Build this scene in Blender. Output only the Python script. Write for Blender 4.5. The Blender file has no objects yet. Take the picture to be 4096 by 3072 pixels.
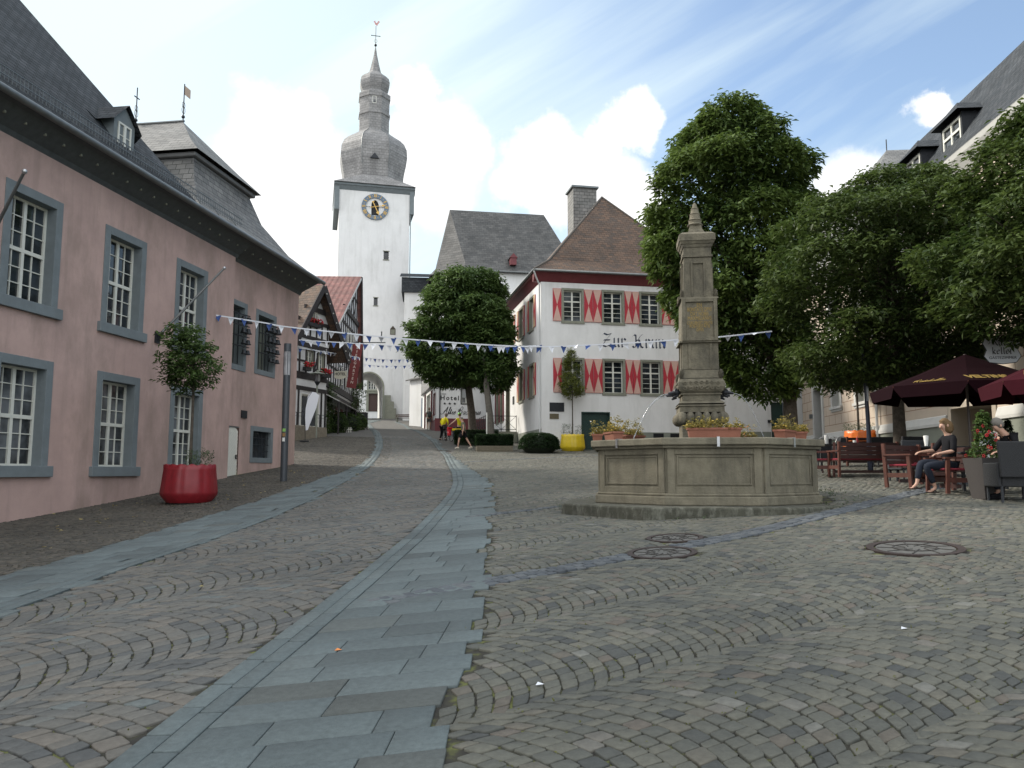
import bpy, math, random
import numpy as np
from mathutils import Vector, Matrix
random.seed(7)
rng = np.random.default_rng(11)
S = bpy.context.scene
COL = S.collection
# ---------------------------------------------------------------- camera
FPX = 3190.0
PITCH = math.atan(350/3190.0)
CAM_H = 1.6
cd = bpy.data.cameras.new('camera'); cam = bpy.data.objects.new('camera', cd); COL.objects.link(cam)
cam.location = (0, 0, CAM_H)
cam.rotation_euler = (math.pi/2 + PITCH, 0, math.radians(0.0))
cd.sensor_width = 36; cd.lens = 36*FPX/4096; cd.clip_start = 0.1; cd.clip_end = 5000
S.camera = cam
S.view_settings.view_transform = 'Standard'; S.view_settings.look = 'None'
S.view_settings.gamma = 1.0; S.view_settings.exposure = 1.5
S.cycles.max_bounces = 6; S.cycles.transparent_max_bounces = 8
# ---------------------------------------------------------------- sun + sky
SKYK = 0.62
SUN_EL = math.radians(35); SUN_AZ = math.radians(-62)      # azimuth from +Y towards +X (negative = left)
tos = Vector((math.sin(SUN_AZ)*math.cos(SUN_EL), math.cos(SUN_AZ)*math.cos(SUN_EL), math.sin(SUN_EL)))
sl = bpy.data.lights.new('sun', 'SUN'); sl.energy = 1.8; sl.angle = math.radians(9); sl.color = (1.0, 0.93, 0.82)
so = bpy.data.objects.new('sun', sl); COL.objects.link(so); so.rotation_euler = tos.to_track_quat('Z', 'Y').to_euler()
so.location = (-40, 20, 60)

def px_dir(X, Y):
    k = (Y-1536)/FPX
    return Vector(((X-2048)/FPX, math.cos(PITCH)+k*math.sin(PITCH), math.sin(PITCH)-k*math.cos(PITCH)))
def at(X, Y, d):
    v = px_dir(X, Y); v = v*(d/v.y)
    return Vector((v.x, v.y, v.z+CAM_H))

w = bpy.data.worlds.new('World'); S.world = w; w.use_nodes = True
nt = w.node_tree; N = nt.nodes; L = nt.links; N.clear()
out = N.new('ShaderNodeOutputWorld'); bg = N.new('ShaderNodeBackground'); bg.inputs[1].default_value = 0.13
sky = N.new('ShaderNodeTexSky'); sky.sky_type = 'NISHITA'; sky.sun_disc = False
sky.sun_elevation = SUN_EL; sky.sun_rotation = SUN_AZ; sky.air_density = 1.1; sky.dust_density = 1.0; sky.ozone_density = 1.2
tc = N.new('ShaderNodeTexCoord')
def wmath(op, a, b=None, clamp=False):
    n = N.new('ShaderNodeMath'); n.operation = op; n.use_clamp = clamp
    for i, v in enumerate((a, b)):
        if v is None: continue
        if isinstance(v, (int, float)): n.inputs[i].default_value = v
        else: L.new(v, n.inputs[i])
    return n.outputs[0]
def wvec(op, a, b):
    n = N.new('ShaderNodeVectorMath'); n.operation = op
    for i, v in enumerate((a, b)):
        if isinstance(v, (tuple, list, Vector)): n.inputs[i].default_value = v
        else: L.new(v, n.inputs[i])
    return n
def wnoise(scale, detail, rough, vec, dist=0.0):
    n = N.new('ShaderNodeTexNoise'); n.inputs['Scale'].default_value = scale; n.inputs['Detail'].default_value = detail
    n.inputs['Roughness'].default_value = rough; n.inputs['Distortion'].default_value = dist; L.new(vec, n.inputs['Vector']); return n
gen = tc.outputs['Generated']
nd = wnoise(11.0, 8, 0.60, gen); nd2 = wvec('SUBTRACT', nd.outputs['Color'], (0.5, 0.5, 0.5))
sc_ = wvec('SCALE', nd2.outputs[0], (0, 0, 0)); sc_.inputs['Scale'].default_value = 0.11
pv = wvec('ADD', gen, sc_.outputs[0]); pvn = wvec('NORMALIZE', pv.outputs[0], (0, 0, 0)).outputs[0]
# cumulus banks: (pixel of the centre, angular radius in radians)
banks = [(1050, 560, .055), (1200, 560, .050), (1120, 720, .085), (1250, 900, .11), (980, 660, .045), (1290, 1000, .10), (1725, 520, .042), (1800, 570, .048), (1880, 600, .038), (1690, 700, .075), (1640, 345, .028),
         (2150, 610, .040), (2230, 580, .036), (2100, 740, .036), (2270, 740, .058), (2420, 790, .060), (2530, 850, .06), (2515, 440, .030), (2480, 510, .032), (2410, 560, .026), (3400, 800, .060), (3730, 440, .026), (3760, 390, .018)]
acc = None
for X, Y, r in banks:
    d = px_dir(X, Y).normalized()
    dp = wvec('DOT_PRODUCT', pvn, tuple(d)).outputs['Value']
    mr = N.new('ShaderNodeMapRange'); mr.interpolation_type = 'SMOOTHSTEP'
    L.new(dp, mr.inputs[0]); mr.inputs[1].default_value = math.cos(r*1.12); mr.inputs[2].default_value = math.cos(r*0.45)
    mr.inputs[3].default_value = 0; mr.inputs[4].default_value = 1
    acc = mr.outputs[0] if acc is None else wmath('MAXIMUM', acc, mr.outputs[0])
# high thin cirrus streaks + general veil, brighter to the left (towards the sun)
sg_ = N.new('ShaderNodeSeparateXYZ'); L.new(gen, sg_.inputs[0]); yy_ = wmath('MAXIMUM', sg_.outputs[1], 0.15)
uu = wmath('DIVIDE', sg_.outputs[0], yy_); vv_ = wmath('DIVIDE', sg_.outputs[2], yy_); ca, sa = math.cos(math.radians(31)), math.sin(math.radians(31))
al_ = wmath('ADD', wmath('MULTIPLY', uu, ca), wmath('MULTIPLY', vv_, sa)); ac_ = wmath('ADD', wmath('MULTIPLY', uu, -sa), wmath('MULTIPLY', vv_, ca))
cx3 = N.new('ShaderNodeCombineXYZ'); L.new(wmath('MULTIPLY', al_, 1.1), cx3.inputs[0]); L.new(wmath('MULTIPLY', ac_, 8.5), cx3.inputs[1])
ci = wnoise(1.0, 7, 0.52, cx3.outputs[0], 0.25)
cr = N.new('ShaderNodeMapRange'); L.new(ci.outputs['Fac'], cr.inputs[0]); cr.inputs[1].default_value = 0.42; cr.inputs[2].default_value = 0.68; cr.inputs[3].default_value = 0.05; cr.inputs[4].default_value = 0.62
veil = wvec('DOT_PRODUCT', gen, tuple(px_dir(300, 300).normalized())).outputs['Value']
vr = N.new('ShaderNodeMapRange'); L.new(veil, vr.inputs[0]); vr.inputs[1].default_value = 0.72; vr.inputs[2].default_value = 1.0; vr.inputs[3].default_value = 0.0; vr.inputs[4].default_value = 0.70; vr.interpolation_type = 'SMOOTHSTEP'
thin = wmath('ADD', cr.outputs[0], vr.outputs[0], True)
dim = wvec('SCALE', sky.outputs[0], (0, 0, 0)); dim.inputs['Scale'].default_value = SKYK
mx = N.new('ShaderNodeMix'); mx.data_type = 'RGBA'; L.new(thin, mx.inputs[0]); L.new(dim.outputs[0], mx.inputs[6]); mx.inputs[7].default_value = (2.55, 2.95, 3.0, 1)
mc = N.new('ShaderNodeMix'); mc.data_type = 'RGBA'; L.new(acc, mc.inputs[0]); L.new(mx.outputs[2], mc.inputs[6]); mc.inputs[7].default_value = (3.4, 3.4, 3.4, 1)
# unseen bright cloud deck overhead and behind the viewer, added to light the square
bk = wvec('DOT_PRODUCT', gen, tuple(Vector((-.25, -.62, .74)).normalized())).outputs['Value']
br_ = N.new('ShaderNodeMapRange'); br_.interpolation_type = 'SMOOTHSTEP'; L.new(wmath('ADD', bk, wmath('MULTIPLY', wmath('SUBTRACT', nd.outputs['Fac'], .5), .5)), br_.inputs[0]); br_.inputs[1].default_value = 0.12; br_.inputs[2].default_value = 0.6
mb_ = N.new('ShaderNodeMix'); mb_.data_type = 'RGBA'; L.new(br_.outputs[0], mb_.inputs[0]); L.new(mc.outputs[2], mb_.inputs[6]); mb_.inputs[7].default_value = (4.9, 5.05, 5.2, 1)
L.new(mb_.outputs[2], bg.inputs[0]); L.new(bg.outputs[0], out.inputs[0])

# ---------------------------------------------------------------- scene helpers
def tag(o, label=None, cat=None, group=None, kind=None):
    if label: o['label'] = label
    if cat: o['category'] = cat
    if group: o['group'] = group
    if kind: o['kind'] = kind
    return o
def empty(name, loc, rz=0.0, label=None, cat=None, group=None):
    o = bpy.data.objects.new(name, None); COL.objects.link(o); o.location = loc; o.rotation_euler = (0, 0, rz)
    o.empty_display_size = 0.3
    return tag(o, label, cat, group)
def copy_tree(o, parent=None):
    c = o.copy(); COL.objects.link(c); c.parent = parent
    for ch in list(o.children): copy_tree(ch, c)
    return c
class MB:
    """collects faces, each with a material slot; builds ONE mesh object"""
    def __init__(s): s.v = []; s.f = []; s.m = []; s.sm = []; s.M = None; s.mi = 0; s.smooth = False
    def add(s, vs, fs, mi=None, smooth=None):
        n = len(s.v)
        if s.M is not None: vs = [s.M @ Vector(p) for p in vs]
        s.v.extend([tuple(p) for p in vs]); s.f.extend([tuple(i+n for i in f) for f in fs])
        s.m.extend([s.mi if mi is None else mi]*len(fs)); s.sm.extend([s.smooth if smooth is None else smooth]*len(fs))
        return s
    def box(s, x0, y0, z0, x1, y1, z1, mi=None):
        v = [(x0,y0,z0),(x1,y0,z0),(x1,y1,z0),(x0,y1,z0),(x0,y0,z1),(x1,y0,z1),(x1,y1,z1),(x0,y1,z1)]
        return s.add(v, [(0,3,2,1),(4,5,6,7),(0,1,5,4),(1,2,6,5),(2,3,7,6),(3,0,4,7)], mi)
    def cbox(s, c, size, rot=None, mi=None):
        hx, hy, hz = size[0]/2, size[1]/2, size[2]/2
        M = Matrix.Translation(c) @ (rot.to_4x4() if rot is not None else Matrix.Identity(4))
        v = [M @ Vector(p) for p in [(-hx,-hy,-hz),(hx,-hy,-hz),(hx,hy,-hz),(-hx,hy,-hz),(-hx,-hy,hz),(hx,-hy,hz),(hx,hy,hz),(-hx,hy,hz)]]
        return s.add(v, [(0,3,2,1),(4,5,6,7),(0,1,5,4),(1,2,6,5),(2,3,7,6),(3,0,4,7)], mi)
    def bar(s, a, b, w, h=None, mi=None, up=(0,0,1)):
        a = Vector(a); b = Vector(b); h = h or w; d = (b-a)
        if d.length < 1e-6: return s
        z = d.normalized(); u = Vector(up)
        if abs(z.dot(u)) > 0.98: u = Vector((1,0,0))
        x = u.cross(z).normalized(); y = z.cross(x)
        vs = [p + x*i*w/2 + y*j*h/2 for p in (a, b) for i, j in ((-1,-1),(1,-1),(1,1),(-1,1))]
        return s.add(vs, [(0,3,2,1),(4,5,6,7),(0,1,5,4),(1,2,6,5),(2,3,7,6),(3,0,4,7)], mi)
    def tube(s, pts, r, n=8, mi=None, caps=True, smooth=True):
        pts = [Vector(p) for p in pts]; rs = r if isinstance(r, (list, tuple)) else [r]*len(pts)
        vs = []; fs = []; prev = None
        for i, p in enumerate(pts):
            d = (pts[min(i+1, len(pts)-1)]-pts[max(i-1, 0)])
            d = d.normalized() if d.length > 1e-9 else Vector((0,0,1))
            if prev is None:
                x = d.orthogonal().normalized()
            else:
                x = (prev - d*prev.dot(d)); x = x.normalized() if x.length > 1e-6 else d.orthogonal().normalized()
            prev = x; y = d.cross(x)
            for k in range(n):
                a = 2*math.pi*k/n; vs.append(p + (x*math.cos(a)+y*math.sin(a))*rs[i])
        for i in range(len(pts)-1):
            for k in range(n):
                fs.append((i*n+k, i*n+(k+1)%n, (i+1)*n+(k+1)%n, (i+1)*n+k))
        s.add(vs, fs, mi, smooth)
        if caps:
            m = len(pts)
            s.add(vs[:n], [tuple(reversed(range(n)))], mi, False); s.add(vs[(m-1)*n:], [tuple(range(n))], mi, False)
        return s
    def lathe(s, prof, n=16, c=(0,0,0), rot=0.0, mi=None, smooth=False, sx=1.0, sy=1.0):
        vs = []; fs = []
        for (r, z) in prof:
            for k in range(n):
                a = rot+2*math.pi*k/n; vs.append((c[0]+r*math.cos(a)*sx, c[1]+r*math.sin(a)*sy, c[2]+z))
        for i in range(len(prof)-1):
            for k in range(n): fs.append((i*n+k, i*n+(k+1)%n, (i+1)*n+(k+1)%n, (i+1)*n+k))
        fs.append(tuple(reversed(range(n)))); fs.append(tuple(range((len(prof)-1)*n, len(prof)*n)))
        return s.add(vs, fs, mi, smooth)
    def poly(s, pts, mi=None): return s.add(pts, [tuple(range(len(pts)))], mi)
    def prism(s, pts2, y0, y1, mi=None, axis='y'):
        """extrude a 2D outline (x,z) between y0 and y1 (or (x,y) between z0,z1 when axis='z')"""
        n = len(pts2)
        if axis == 'y': a = [(p[0], y0, p[1]) for p in pts2]; b = [(p[0], y1, p[1]) for p in pts2]
        elif axis == 'x': a = [(y0, p[0], p[1]) for p in pts2]; b = [(y1, p[0], p[1]) for p in pts2]
        else: a = [(p[0], p[1], y0) for p in pts2]; b = [(p[0], p[1], y1) for p in pts2]
        fs = [tuple(reversed(range(n))), tuple(range(n, 2*n))]+[(i, (i+1)%n, n+(i+1)%n, n+i) for i in range(n)]
        return s.add(a+b, fs, mi)
    def blob(s, c, r, n=10, m=7, mi=None, jit=0.0, rnd=random):
        vs = [(c[0], c[1], c[2]-r[2])]; fs = []
        for i in range(1, m):
            ph = math.pi*i/m-math.pi/2
            for k in range(n):
                a = 2*math.pi*k/n; q = 1+(rnd.random()-.5)*jit
                vs.append((c[0]+r[0]*math.cos(ph)*math.cos(a)*q, c[1]+r[1]*math.cos(ph)*math.sin(a)*q, c[2]+r[2]*math.sin(ph)*q))
        vs.append((c[0], c[1], c[2]+r[2])); e = len(vs)-1
        for k in range(n): fs.append((0, 1+(k+1)%n, 1+k)); fs.append((e, e-n+k, e-n+(k+1)%n))
        for i in range(m-2):
            for k in range(n): fs.append((1+i*n+k, 1+i*n+(k+1)%n, 1+(i+1)*n+(k+1)%n, 1+(i+1)*n+k))
        return s.add(vs, fs, mi, True)
    def build(s, name, mat, parent=None, bevel=0.0, fix=True):
        me = bpy.data.meshes.new(name); me.from_pydata(s.v, [], s.f)
        mats = mat if isinstance(mat, (list, tuple)) else [mat]
        for m in mats: me.materials.append(m)
        if len(mats) > 1: me.polygons.foreach_set('material_index', s.m)
        me.polygons.foreach_set('use_smooth', s.sm); me.update()
        if fix:
            import bmesh
            bm = bmesh.new(); bm.from_mesh(me); bmesh.ops.recalc_face_normals(bm, faces=bm.faces); bm.to_mesh(me); bm.free()
        o = bpy.data.objects.new(name, me); COL.objects.link(o); o.parent = parent
        if bevel > 0:
            b = o.modifiers.new('bevel', 'BEVEL'); b.width = bevel; b.segments = 2; b.limit_method = 'ANGLE'; b.angle_limit = math.radians(40)
        return o

# ---------------------------------------------------------------- materials
def mat(name, col, rough=0.8, var=0.0, vscale=6.0, bump=0.0, bscale=30.0, metal=0.0, col2=None, stain=None, stain_scale=0.5, spec=0.5, detail=6, attr=None, attr_amt=0.0, coat=0.0, trans=0.0, streak=None):
    m = bpy.data.materials.new(name); m.use_nodes = True; t = m.node_tree; n = t.nodes; l = t.links
    p = n['Principled BSDF']; p.inputs['Roughness'].default_value = rough; p.inputs['Metallic'].default_value = metal
    p.inputs['Specular IOR Level'].default_value = spec; p.inputs['Coat Weight'].default_value = coat
    c = (*col, 1)
    tc = n.new('ShaderNodeTexCoord'); cur = None
    if var > 0 or col2 is not None:
        ns = n.new('ShaderNodeTexNoise'); ns.inputs['Scale'].default_value = vscale; ns.inputs['Detail'].default_value = detail; ns.inputs['Roughness'].default_value = 0.65
        l.new(tc.outputs['Object'], ns.inputs['Vector'])
        mr = n.new('ShaderNodeMapRange'); l.new(ns.outputs['Fac'], mr.inputs[0]); mr.inputs[1].default_value = 0.3; mr.inputs[2].default_value = 0.7
        mx = n.new('ShaderNodeMix'); mx.data_type = 'RGBA'; l.new(mr.outputs[0], mx.inputs[0])
        if col2 is None:
            mx.inputs[6].default_value = (*[q*(1-var) for q in col], 1); mx.inputs[7].default_value = (*[min(1, q*(1+var)) for q in col], 1)
        else:
            mx.inputs[6].default_value = c; mx.inputs[7].default_value = (*col2, 1)
        cur = mx.outputs[2]
    if stain is not None:
        ns = n.new('ShaderNodeTexNoise'); ns.inputs['Scale'].default_value = stain_scale; ns.inputs['Detail'].default_value = 7; ns.inputs['Roughness'].default_value = 0.7
        mpn = n.new('ShaderNodeMapping'); mpn.inputs['Scale'].default_value = (1, 1, 0.45); l.new(tc.outputs['Object'], mpn.inputs[0]); l.new(mpn.outputs[0], ns.inputs['Vector'])
        mr = n.new('ShaderNodeMapRange'); l.new(ns.outputs['Fac'], mr.inputs[0]); mr.inputs[1].default_value = 0.48; mr.inputs[2].default_value = 0.72; mr.inputs[4].default_value = stain[3]
        mx = n.new('ShaderNodeMix'); mx.data_type = 'RGBA'; l.new(mr.outputs[0], mx.inputs[0])
        if cur is not None: l.new(cur, mx.inputs[6])
        else: mx.inputs[6].default_value = c
        mx.inputs[7].default_value = (*stain[:3], 1); cur = mx.outputs[2]
    if streak is not None:
        ns = n.new('ShaderNodeTexNoise'); ns.inputs['Scale'].default_value = 2.2; ns.inputs['Detail'].default_value = 6; ns.inputs['Roughness'].default_value = 0.6
        mpn = n.new('ShaderNodeMapping'); mpn.inputs['Scale'].default_value = (1, 1, 0.10); l.new(tc.outputs['Object'], mpn.inputs[0]); l.new(mpn.outputs[0], ns.inputs['Vector'])
        mr = n.new('ShaderNodeMapRange'); l.new(ns.outputs['Fac'], mr.inputs[0]); mr.inputs[1].default_value = 0.52; mr.inputs[2].default_value = 0.75; mr.inputs[4].default_value = streak[3]
        mx = n.new('ShaderNodeMix'); mx.data_type = 'RGBA'; l.new(mr.outputs[0], mx.inputs[0]); l.new(cur, mx.inputs[6]); mx.inputs[7].default_value = (*streak[:3], 1); cur = mx.outputs[2]
    if attr:
        at_ = n.new('ShaderNodeAttribute'); at_.attribute_name = attr
        mr = n.new('ShaderNodeMapRange'); l.new(at_.outputs['Fac'], mr.inputs[0]); mr.inputs[3].default_value = 1-attr_amt; mr.inputs[4].default_value = 1+attr_amt
        hs = n.new('ShaderNodeHueSaturation'); l.new(mr.outputs[0], hs.inputs['Value'])
        if cur is not None: l.new(cur, hs.inputs['Color'])
        else: hs.inputs['Color'].default_value = c
        cur = hs.outputs[0]
    if cur is not None: l.new(cur, p.inputs['Base Color'])
    else: p.inputs['Base Color'].default_value = c
    if bump > 0:
        nb = n.new('ShaderNodeTexNoise'); nb.inputs['Scale'].default_value = bscale; nb.inputs['Detail'].default_value = 8; nb.inputs['Roughness'].default_value = 0.7
        l.new(tc.outputs['Object'], nb.inputs['Vector'])
        b = n.new('ShaderNodeBump'); b.inputs['Strength'].default_value = min(1, bump); b.inputs['Distance'].default_value = 0.02
        l.new(nb.outputs['Fac'], b.inputs['Height']); l.new(b.outputs[0], p.inputs['Normal'])
    if trans > 0: p.inputs['Transmission Weight'].default_value = trans
    return m

def slate_mat(name, col, colb, sx=0.25, sy=0.14, rough=0.55, bump=0.6, curved=False):
    """tiles laid in courses, driven by the UV map (metres along eave, metres up slope)"""
    m = bpy.data.materials.new(name); m.use_nodes = True; t = m.node_tree; n = t.nodes; l = t.links; p = n['Principled BSDF']
    p.inputs['Roughness'].default_value = rough; p.inputs['Specular IOR Level'].default_value = 0.2
    uv = n.new('ShaderNodeUVMap'); br = n.new('ShaderNodeTexBrick'); l.new(uv.outputs[0], br.inputs['Vector'])
    br.inputs['Scale'].default_value = 1.0; br.inputs['Brick Width'].default_value = sx; br.inputs['Row Height'].default_value = sy
    br.inputs['Mortar Size'].default_value = 0.012; br.inputs['Mortar Smooth'].default_value = 0.3
    br.inputs['Color1'].default_value = (*col, 1); br.inputs['Color2'].default_value = (*colb, 1); br.inputs['Mortar'].default_value = (*[q*0.35 for q in col], 1)
    br.inputs['Bias'].default_value = 0.0
    ns = n.new('ShaderNodeTexNoise'); ns.inputs['Scale'].default_value = 0.7; ns.inputs['Detail'].default_value = 8; ns.inputs['Roughness'].default_value = .75; l.new(uv.outputs[0], ns.inputs['Vector'])
    mr = n.new('ShaderNodeMapRange'); l.new(ns.outputs['Fac'], mr.inputs[0]); mr.inputs[1].default_value = .3; mr.inputs[2].default_value = .7; mr.inputs[3].default_value = 0.65; mr.inputs[4].default_value = 1.35
    hs = n.new('ShaderNodeHueSaturation'); l.new(br.outputs['Color'], hs.inputs['Color']); l.new(mr.outputs[0], hs.inputs['Value']); l.new(hs.outputs[0], p.inputs['Base Color'])
    # saw-tooth height per course so every row overlaps the next one
    sp = n.new('ShaderNodeSeparateXYZ'); l.new(uv.outputs[0], sp.inputs[0])
    def mth(op, a, b=None):
        q = n.new('ShaderNodeMath'); q.operation = op
        for i, v in enumerate((a, b)):
            if v is None: continue
            if isinstance(v, (int, float)): q.inputs[i].default_value = v
            else: l.new(v, q.inputs[i])
        return q.outputs[0]
    saw = mth('SUBTRACT', 1.0, mth('FRACT', mth('DIVIDE', sp.outputs[1], sy)))
    h = mth('ADD', mth('MULTIPLY', saw, 1.0), mth('MULTIPLY', br.outputs['Fac'], -0.5))
    if curved:
        wv = mth('SINE', mth('MULTIPLY', sp.outputs[0], 2*math.pi/sx)); h = mth('ADD', h, mth('MULTIPLY', wv, 0.5))
    b = n.new('ShaderNodeBump'); b.inputs['Strength'].default_value = bump; b.inputs['Distance'].default_value = 0.03; l.new(h, b.inputs['Height']); l.new(b.outputs[0], p.inputs['Normal'])
    return m

def glass_mat(name, col=(0.02, 0.025, 0.03), rough=0.04, var=0.5):
    m = bpy.data.materials.new(name); m.use_nodes = True; t = m.node_tree; n = t.nodes; l = t.links; p = n['Principled BSDF']
    p.inputs['Roughness'].default_value = rough; p.inputs['Specular IOR Level'].default_value = 0.6
    tc = n.new('ShaderNodeTexCoord'); ns = n.new('ShaderNodeTexNoise'); ns.inputs['Scale'].default_value = 1.3; ns.inputs['Detail'].default_value = 3; l.new(tc.outputs['Object'], ns.inputs['Vector'])
    cr = n.new('ShaderNodeValToRGB'); l.new(ns.outputs['Fac'], cr.inputs[0]); cr.color_ramp.elements[0].position = .42; cr.color_ramp.elements[1].position = .62
    cr.color_ramp.elements[0].color = (*[c*(1-var) for c in col], 1); cr.color_ramp.elements[1].color = (*[c*(1+2.2*var) for c in col], 1); l.new(cr.outputs[0], p.inputs['Base Color'])
    nb = n.new('ShaderNodeTexNoise'); nb.inputs['Scale'].default_value = 2.5; l.new(tc.outputs['Object'], nb.inputs['Vector'])
    b = n.new('ShaderNodeBump'); b.inputs['Strength'].default_value = 0.12; b.inputs['Distance'].default_value = 0.02; l.new(nb.outputs['Fac'], b.inputs['Height']); l.new(b.outputs[0], p.inputs['Normal'])
    return m

def add_uv(o, fn):
    me = o.data; uv = me.uv_layers.new(name='UVMap'); co = me.vertices
    for pl in me.polygons:
        for li in pl.loop_indices: uv.data[li].uv = fn(co[me.loops[li].vertex_index].co, pl.normal)
def uv_slope(o):
    """u = metres along the horizontal of each face, v = metres up its slope"""
    me = o.data; uv = me.uv_layers.new(name='UVMap'); co = me.vertices
    for pl in me.polygons:
        nn = pl.normal; h = Vector((-nn.y, nn.x, 0))
        h = h.normalized() if h.length > 1e-4 else Vector((1, 0, 0)); up = nn.cross(h)
        if up.z < 0: up = -up
        for li in pl.loop_indices:
            c = co[me.loops[li].vertex_index].co; uv.data[li].uv = (c.dot(h), c.dot(up))

M = {}
M['pink'] = mat('pink render', (0.45, 0.315, 0.28), .92, .14, 0.8, .45, 25, stain=(0.24, 0.18, 0.15, 0.85), stain_scale=0.55, streak=(0.22,0.17,0.145,.5))
M['slatestone'] = mat('blue grey stone', (0.155, 0.18, 0.19), .8, .12, 3, .2, 20)
M['whitewood'] = mat('white painted wood', (0.62, 0.62, 0.56), .55, .05, 8)
M['glass'] = glass_mat('window glass')
M['glass_curtain'] = glass_mat('curtained glass', (0.055, 0.06, 0.065), .08, .6)
M['slate'] = slate_mat('slate tiles', (0.030, 0.035, 0.040), (0.055, 0.06, 0.066), .28, .17, .85, .8)
M['slate_grey'] = slate_mat('weathered slate', (0.13, 0.13, 0.125), (0.19, 0.185, 0.175), .35, .22, .6, .6)
M['slate_lead'] = slate_mat('grey dome slate', (0.21, 0.207, 0.205), (0.27, 0.265, 0.26), .4, .3, .6, .5)
M['slate_church'] = slate_mat('church slate', (0.060, 0.061, 0.060), (0.098, 0.096, 0.092), .5, .32, .6, .7)
M['tile_brown'] = slate_mat('brown clay tiles', (0.125, 0.080, 0.055), (0.070, 0.055, 0.045), .3, .22, .7, .8)
M['tile_red'] = slate_mat('red clay pantiles', (0.20, 0.092, 0.080), (0.145, 0.075, 0.066), .42, .55, .7, .9, True)
M['zinc'] = mat('zinc', (0.16, 0.17, 0.17), .45, .15, 4, metal=.5)
M['darkmetal'] = mat('dark iron', (0.022, 0.025, 0.03), .5, .2, 10, metal=.4)
M['steel'] = mat('bare steel', (0.42, 0.43, 0.44), .35, .1, 10, metal=.8)
M['white'] = mat('white lime render', (0.70, 0.70, 0.69), .9, .045, .7, .3, 14, stain=(0.48, 0.48, 0.46, 0.5), stain_scale=0.6, streak=(0.42,0.42,0.39,.35))
M['white2'] = mat('old white render', (0.62, 0.625, 0.62), .9, .05, .5, .35, 12, stain=(0.40, 0.39, 0.36, 0.5), stain_scale=0.4, streak=(0.38,0.37,0.34,.4))
M['sandstone'] = mat('weathered sandstone', (0.135, 0.122, 0.085), .9, col2=(0.205, 0.185, 0.135), vscale=5, bump=.7, bscale=28, stain=(0.055, 0.052, 0.040, .8), stain_scale=1.6, streak=(0.06,0.058,0.042,.65))
M['sandstone_dark'] = mat('mottled obelisk sandstone', (0.105, 0.095, 0.068), .95, col2=(0.18, 0.16, 0.115), vscale=7, bump=.9, bscale=22, stain=(0.045, 0.042, 0.034, .85), stain_scale=2.6, streak=(0.05,0.048,0.036,.7))
M['stonegreen'] = mat('grey green stone', (0.21, 0.215, 0.17), .85, .15, 5, .3, 20)
M['timber'] = mat('black timber', (0.022, 0.018, 0.018), .75, .35, 9, .3, 30)
M['timber_brown'] = mat('brown timber', (0.085, 0.06, 0.045), .75, .4, 7, .3, 30)
M['infill'] = mat('white infill', (0.60, 0.60, 0.60), .9, .06, 2, .2, 20)
M['oxred'] = mat('oxblood paint', (0.13, 0.025, 0.03), .6, .15, 3)
M['shutter_red'] = mat('shutter red', (0.38, 0.02, 0.035), .55, .12, 5)
M['shutter_cream'] = mat('shutter cream', (0.52, 0.34, 0.28), .6, .08, 5)
M['shutter_yellow'] = mat('shutter pale yellow', (0.55, 0.42, 0.25), .6, .08, 5)
M['black'] = mat('black paint', (0.012, 0.012, 0.014), .6)
M['gold'] = mat('gold leaf', (0.60, 0.38, 0.10), .4, .15, 8, metal=.3)
M['oldgold'] = mat('dull gold print', (0.28, 0.19, 0.05), .7, .15, 8)
M['clockblue'] = mat('blue dial paint', (0.10, 0.15, 0.21), .5, .1, 6)
M['cream'] = mat('cream render', (0.50, 0.42, 0.34), .9, .06, 1.2, .25, 20)
M['mould_white'] = mat('pale moulding', (0.50, 0.50, 0.48), .8, .06, 3)
M['plinthgrey'] = mat('grey green plinth', (0.20, 0.215, 0.18), .9, .1, 2, .3, 20)
M['greendoor'] = mat('dark green boards', (0.010, 0.035, 0.03), .5, .15, 6)
M['brown_door'] = mat('brown door wood', (0.055, 0.028, 0.022), .6, .25, 8)
M['bark'] = mat('bark', (0.075, 0.062, 0.048), .95, .45, 9, .9, 26)
M['bark_pale'] = mat('pale bark', (0.10, 0.09, 0.075), .95, .3, 9, .8, 26)
M['redwood'] = mat('red stained wood', (0.075, 0.021, 0.012), .55, .25, 9, .15, 30)
M['redwood_dark'] = mat('dark red stained wood', (0.040, 0.013, 0.010), .5, .25, 9, .15, 30)
M['cushion'] = mat('rose cushion', (0.22, 0.035, 0.048), .9, .1, 20, spec=.1)
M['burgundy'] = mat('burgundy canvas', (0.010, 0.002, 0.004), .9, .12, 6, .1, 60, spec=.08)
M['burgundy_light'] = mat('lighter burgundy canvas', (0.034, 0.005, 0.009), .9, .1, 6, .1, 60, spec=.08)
M['rattan'] = mat('black woven rattan', (0.010, 0.011, 0.013), .7, .3, 60, .6, 90)
M['rattan_grey'] = mat('dark grey woven rattan', (0.022, 0.025, 0.03), .7, .3, 60, .6, 90)
M['terracotta'] = mat('terracotta', (0.24, 0.095, 0.06), .8, .12, 5, .15, 20)
M['red_tarp'] = mat('red tarpaulin', (0.20, 0.010, 0.016), .42, .12, 6, .25, 7)
M['yellow_tarp'] = mat('yellow tarpaulin', (0.55, 0.40, 0.012), .38, .1, 6, .25, 7)
M['orange_tarp'] = mat('orange tarpaulin', (0.68, 0.15, 0.015), .38, .1, 6, .25, 7)
M['flag_blue'] = mat('blue pennant cloth', (0.035, 0.075, 0.23), .8)
M['flag_white'] = mat('white pennant cloth', (0.62, 0.64, 0.68), .8)
M['red_flower'] = mat('red petals', (0.42, 0.008, 0.02), .6)
M['yellow_flower'] = mat('yellow petals', (0.55, 0.38, 0.06), .6)
M['orange_flower'] = mat('orange petals', (0.60, 0.20, 0.04), .6)
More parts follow.
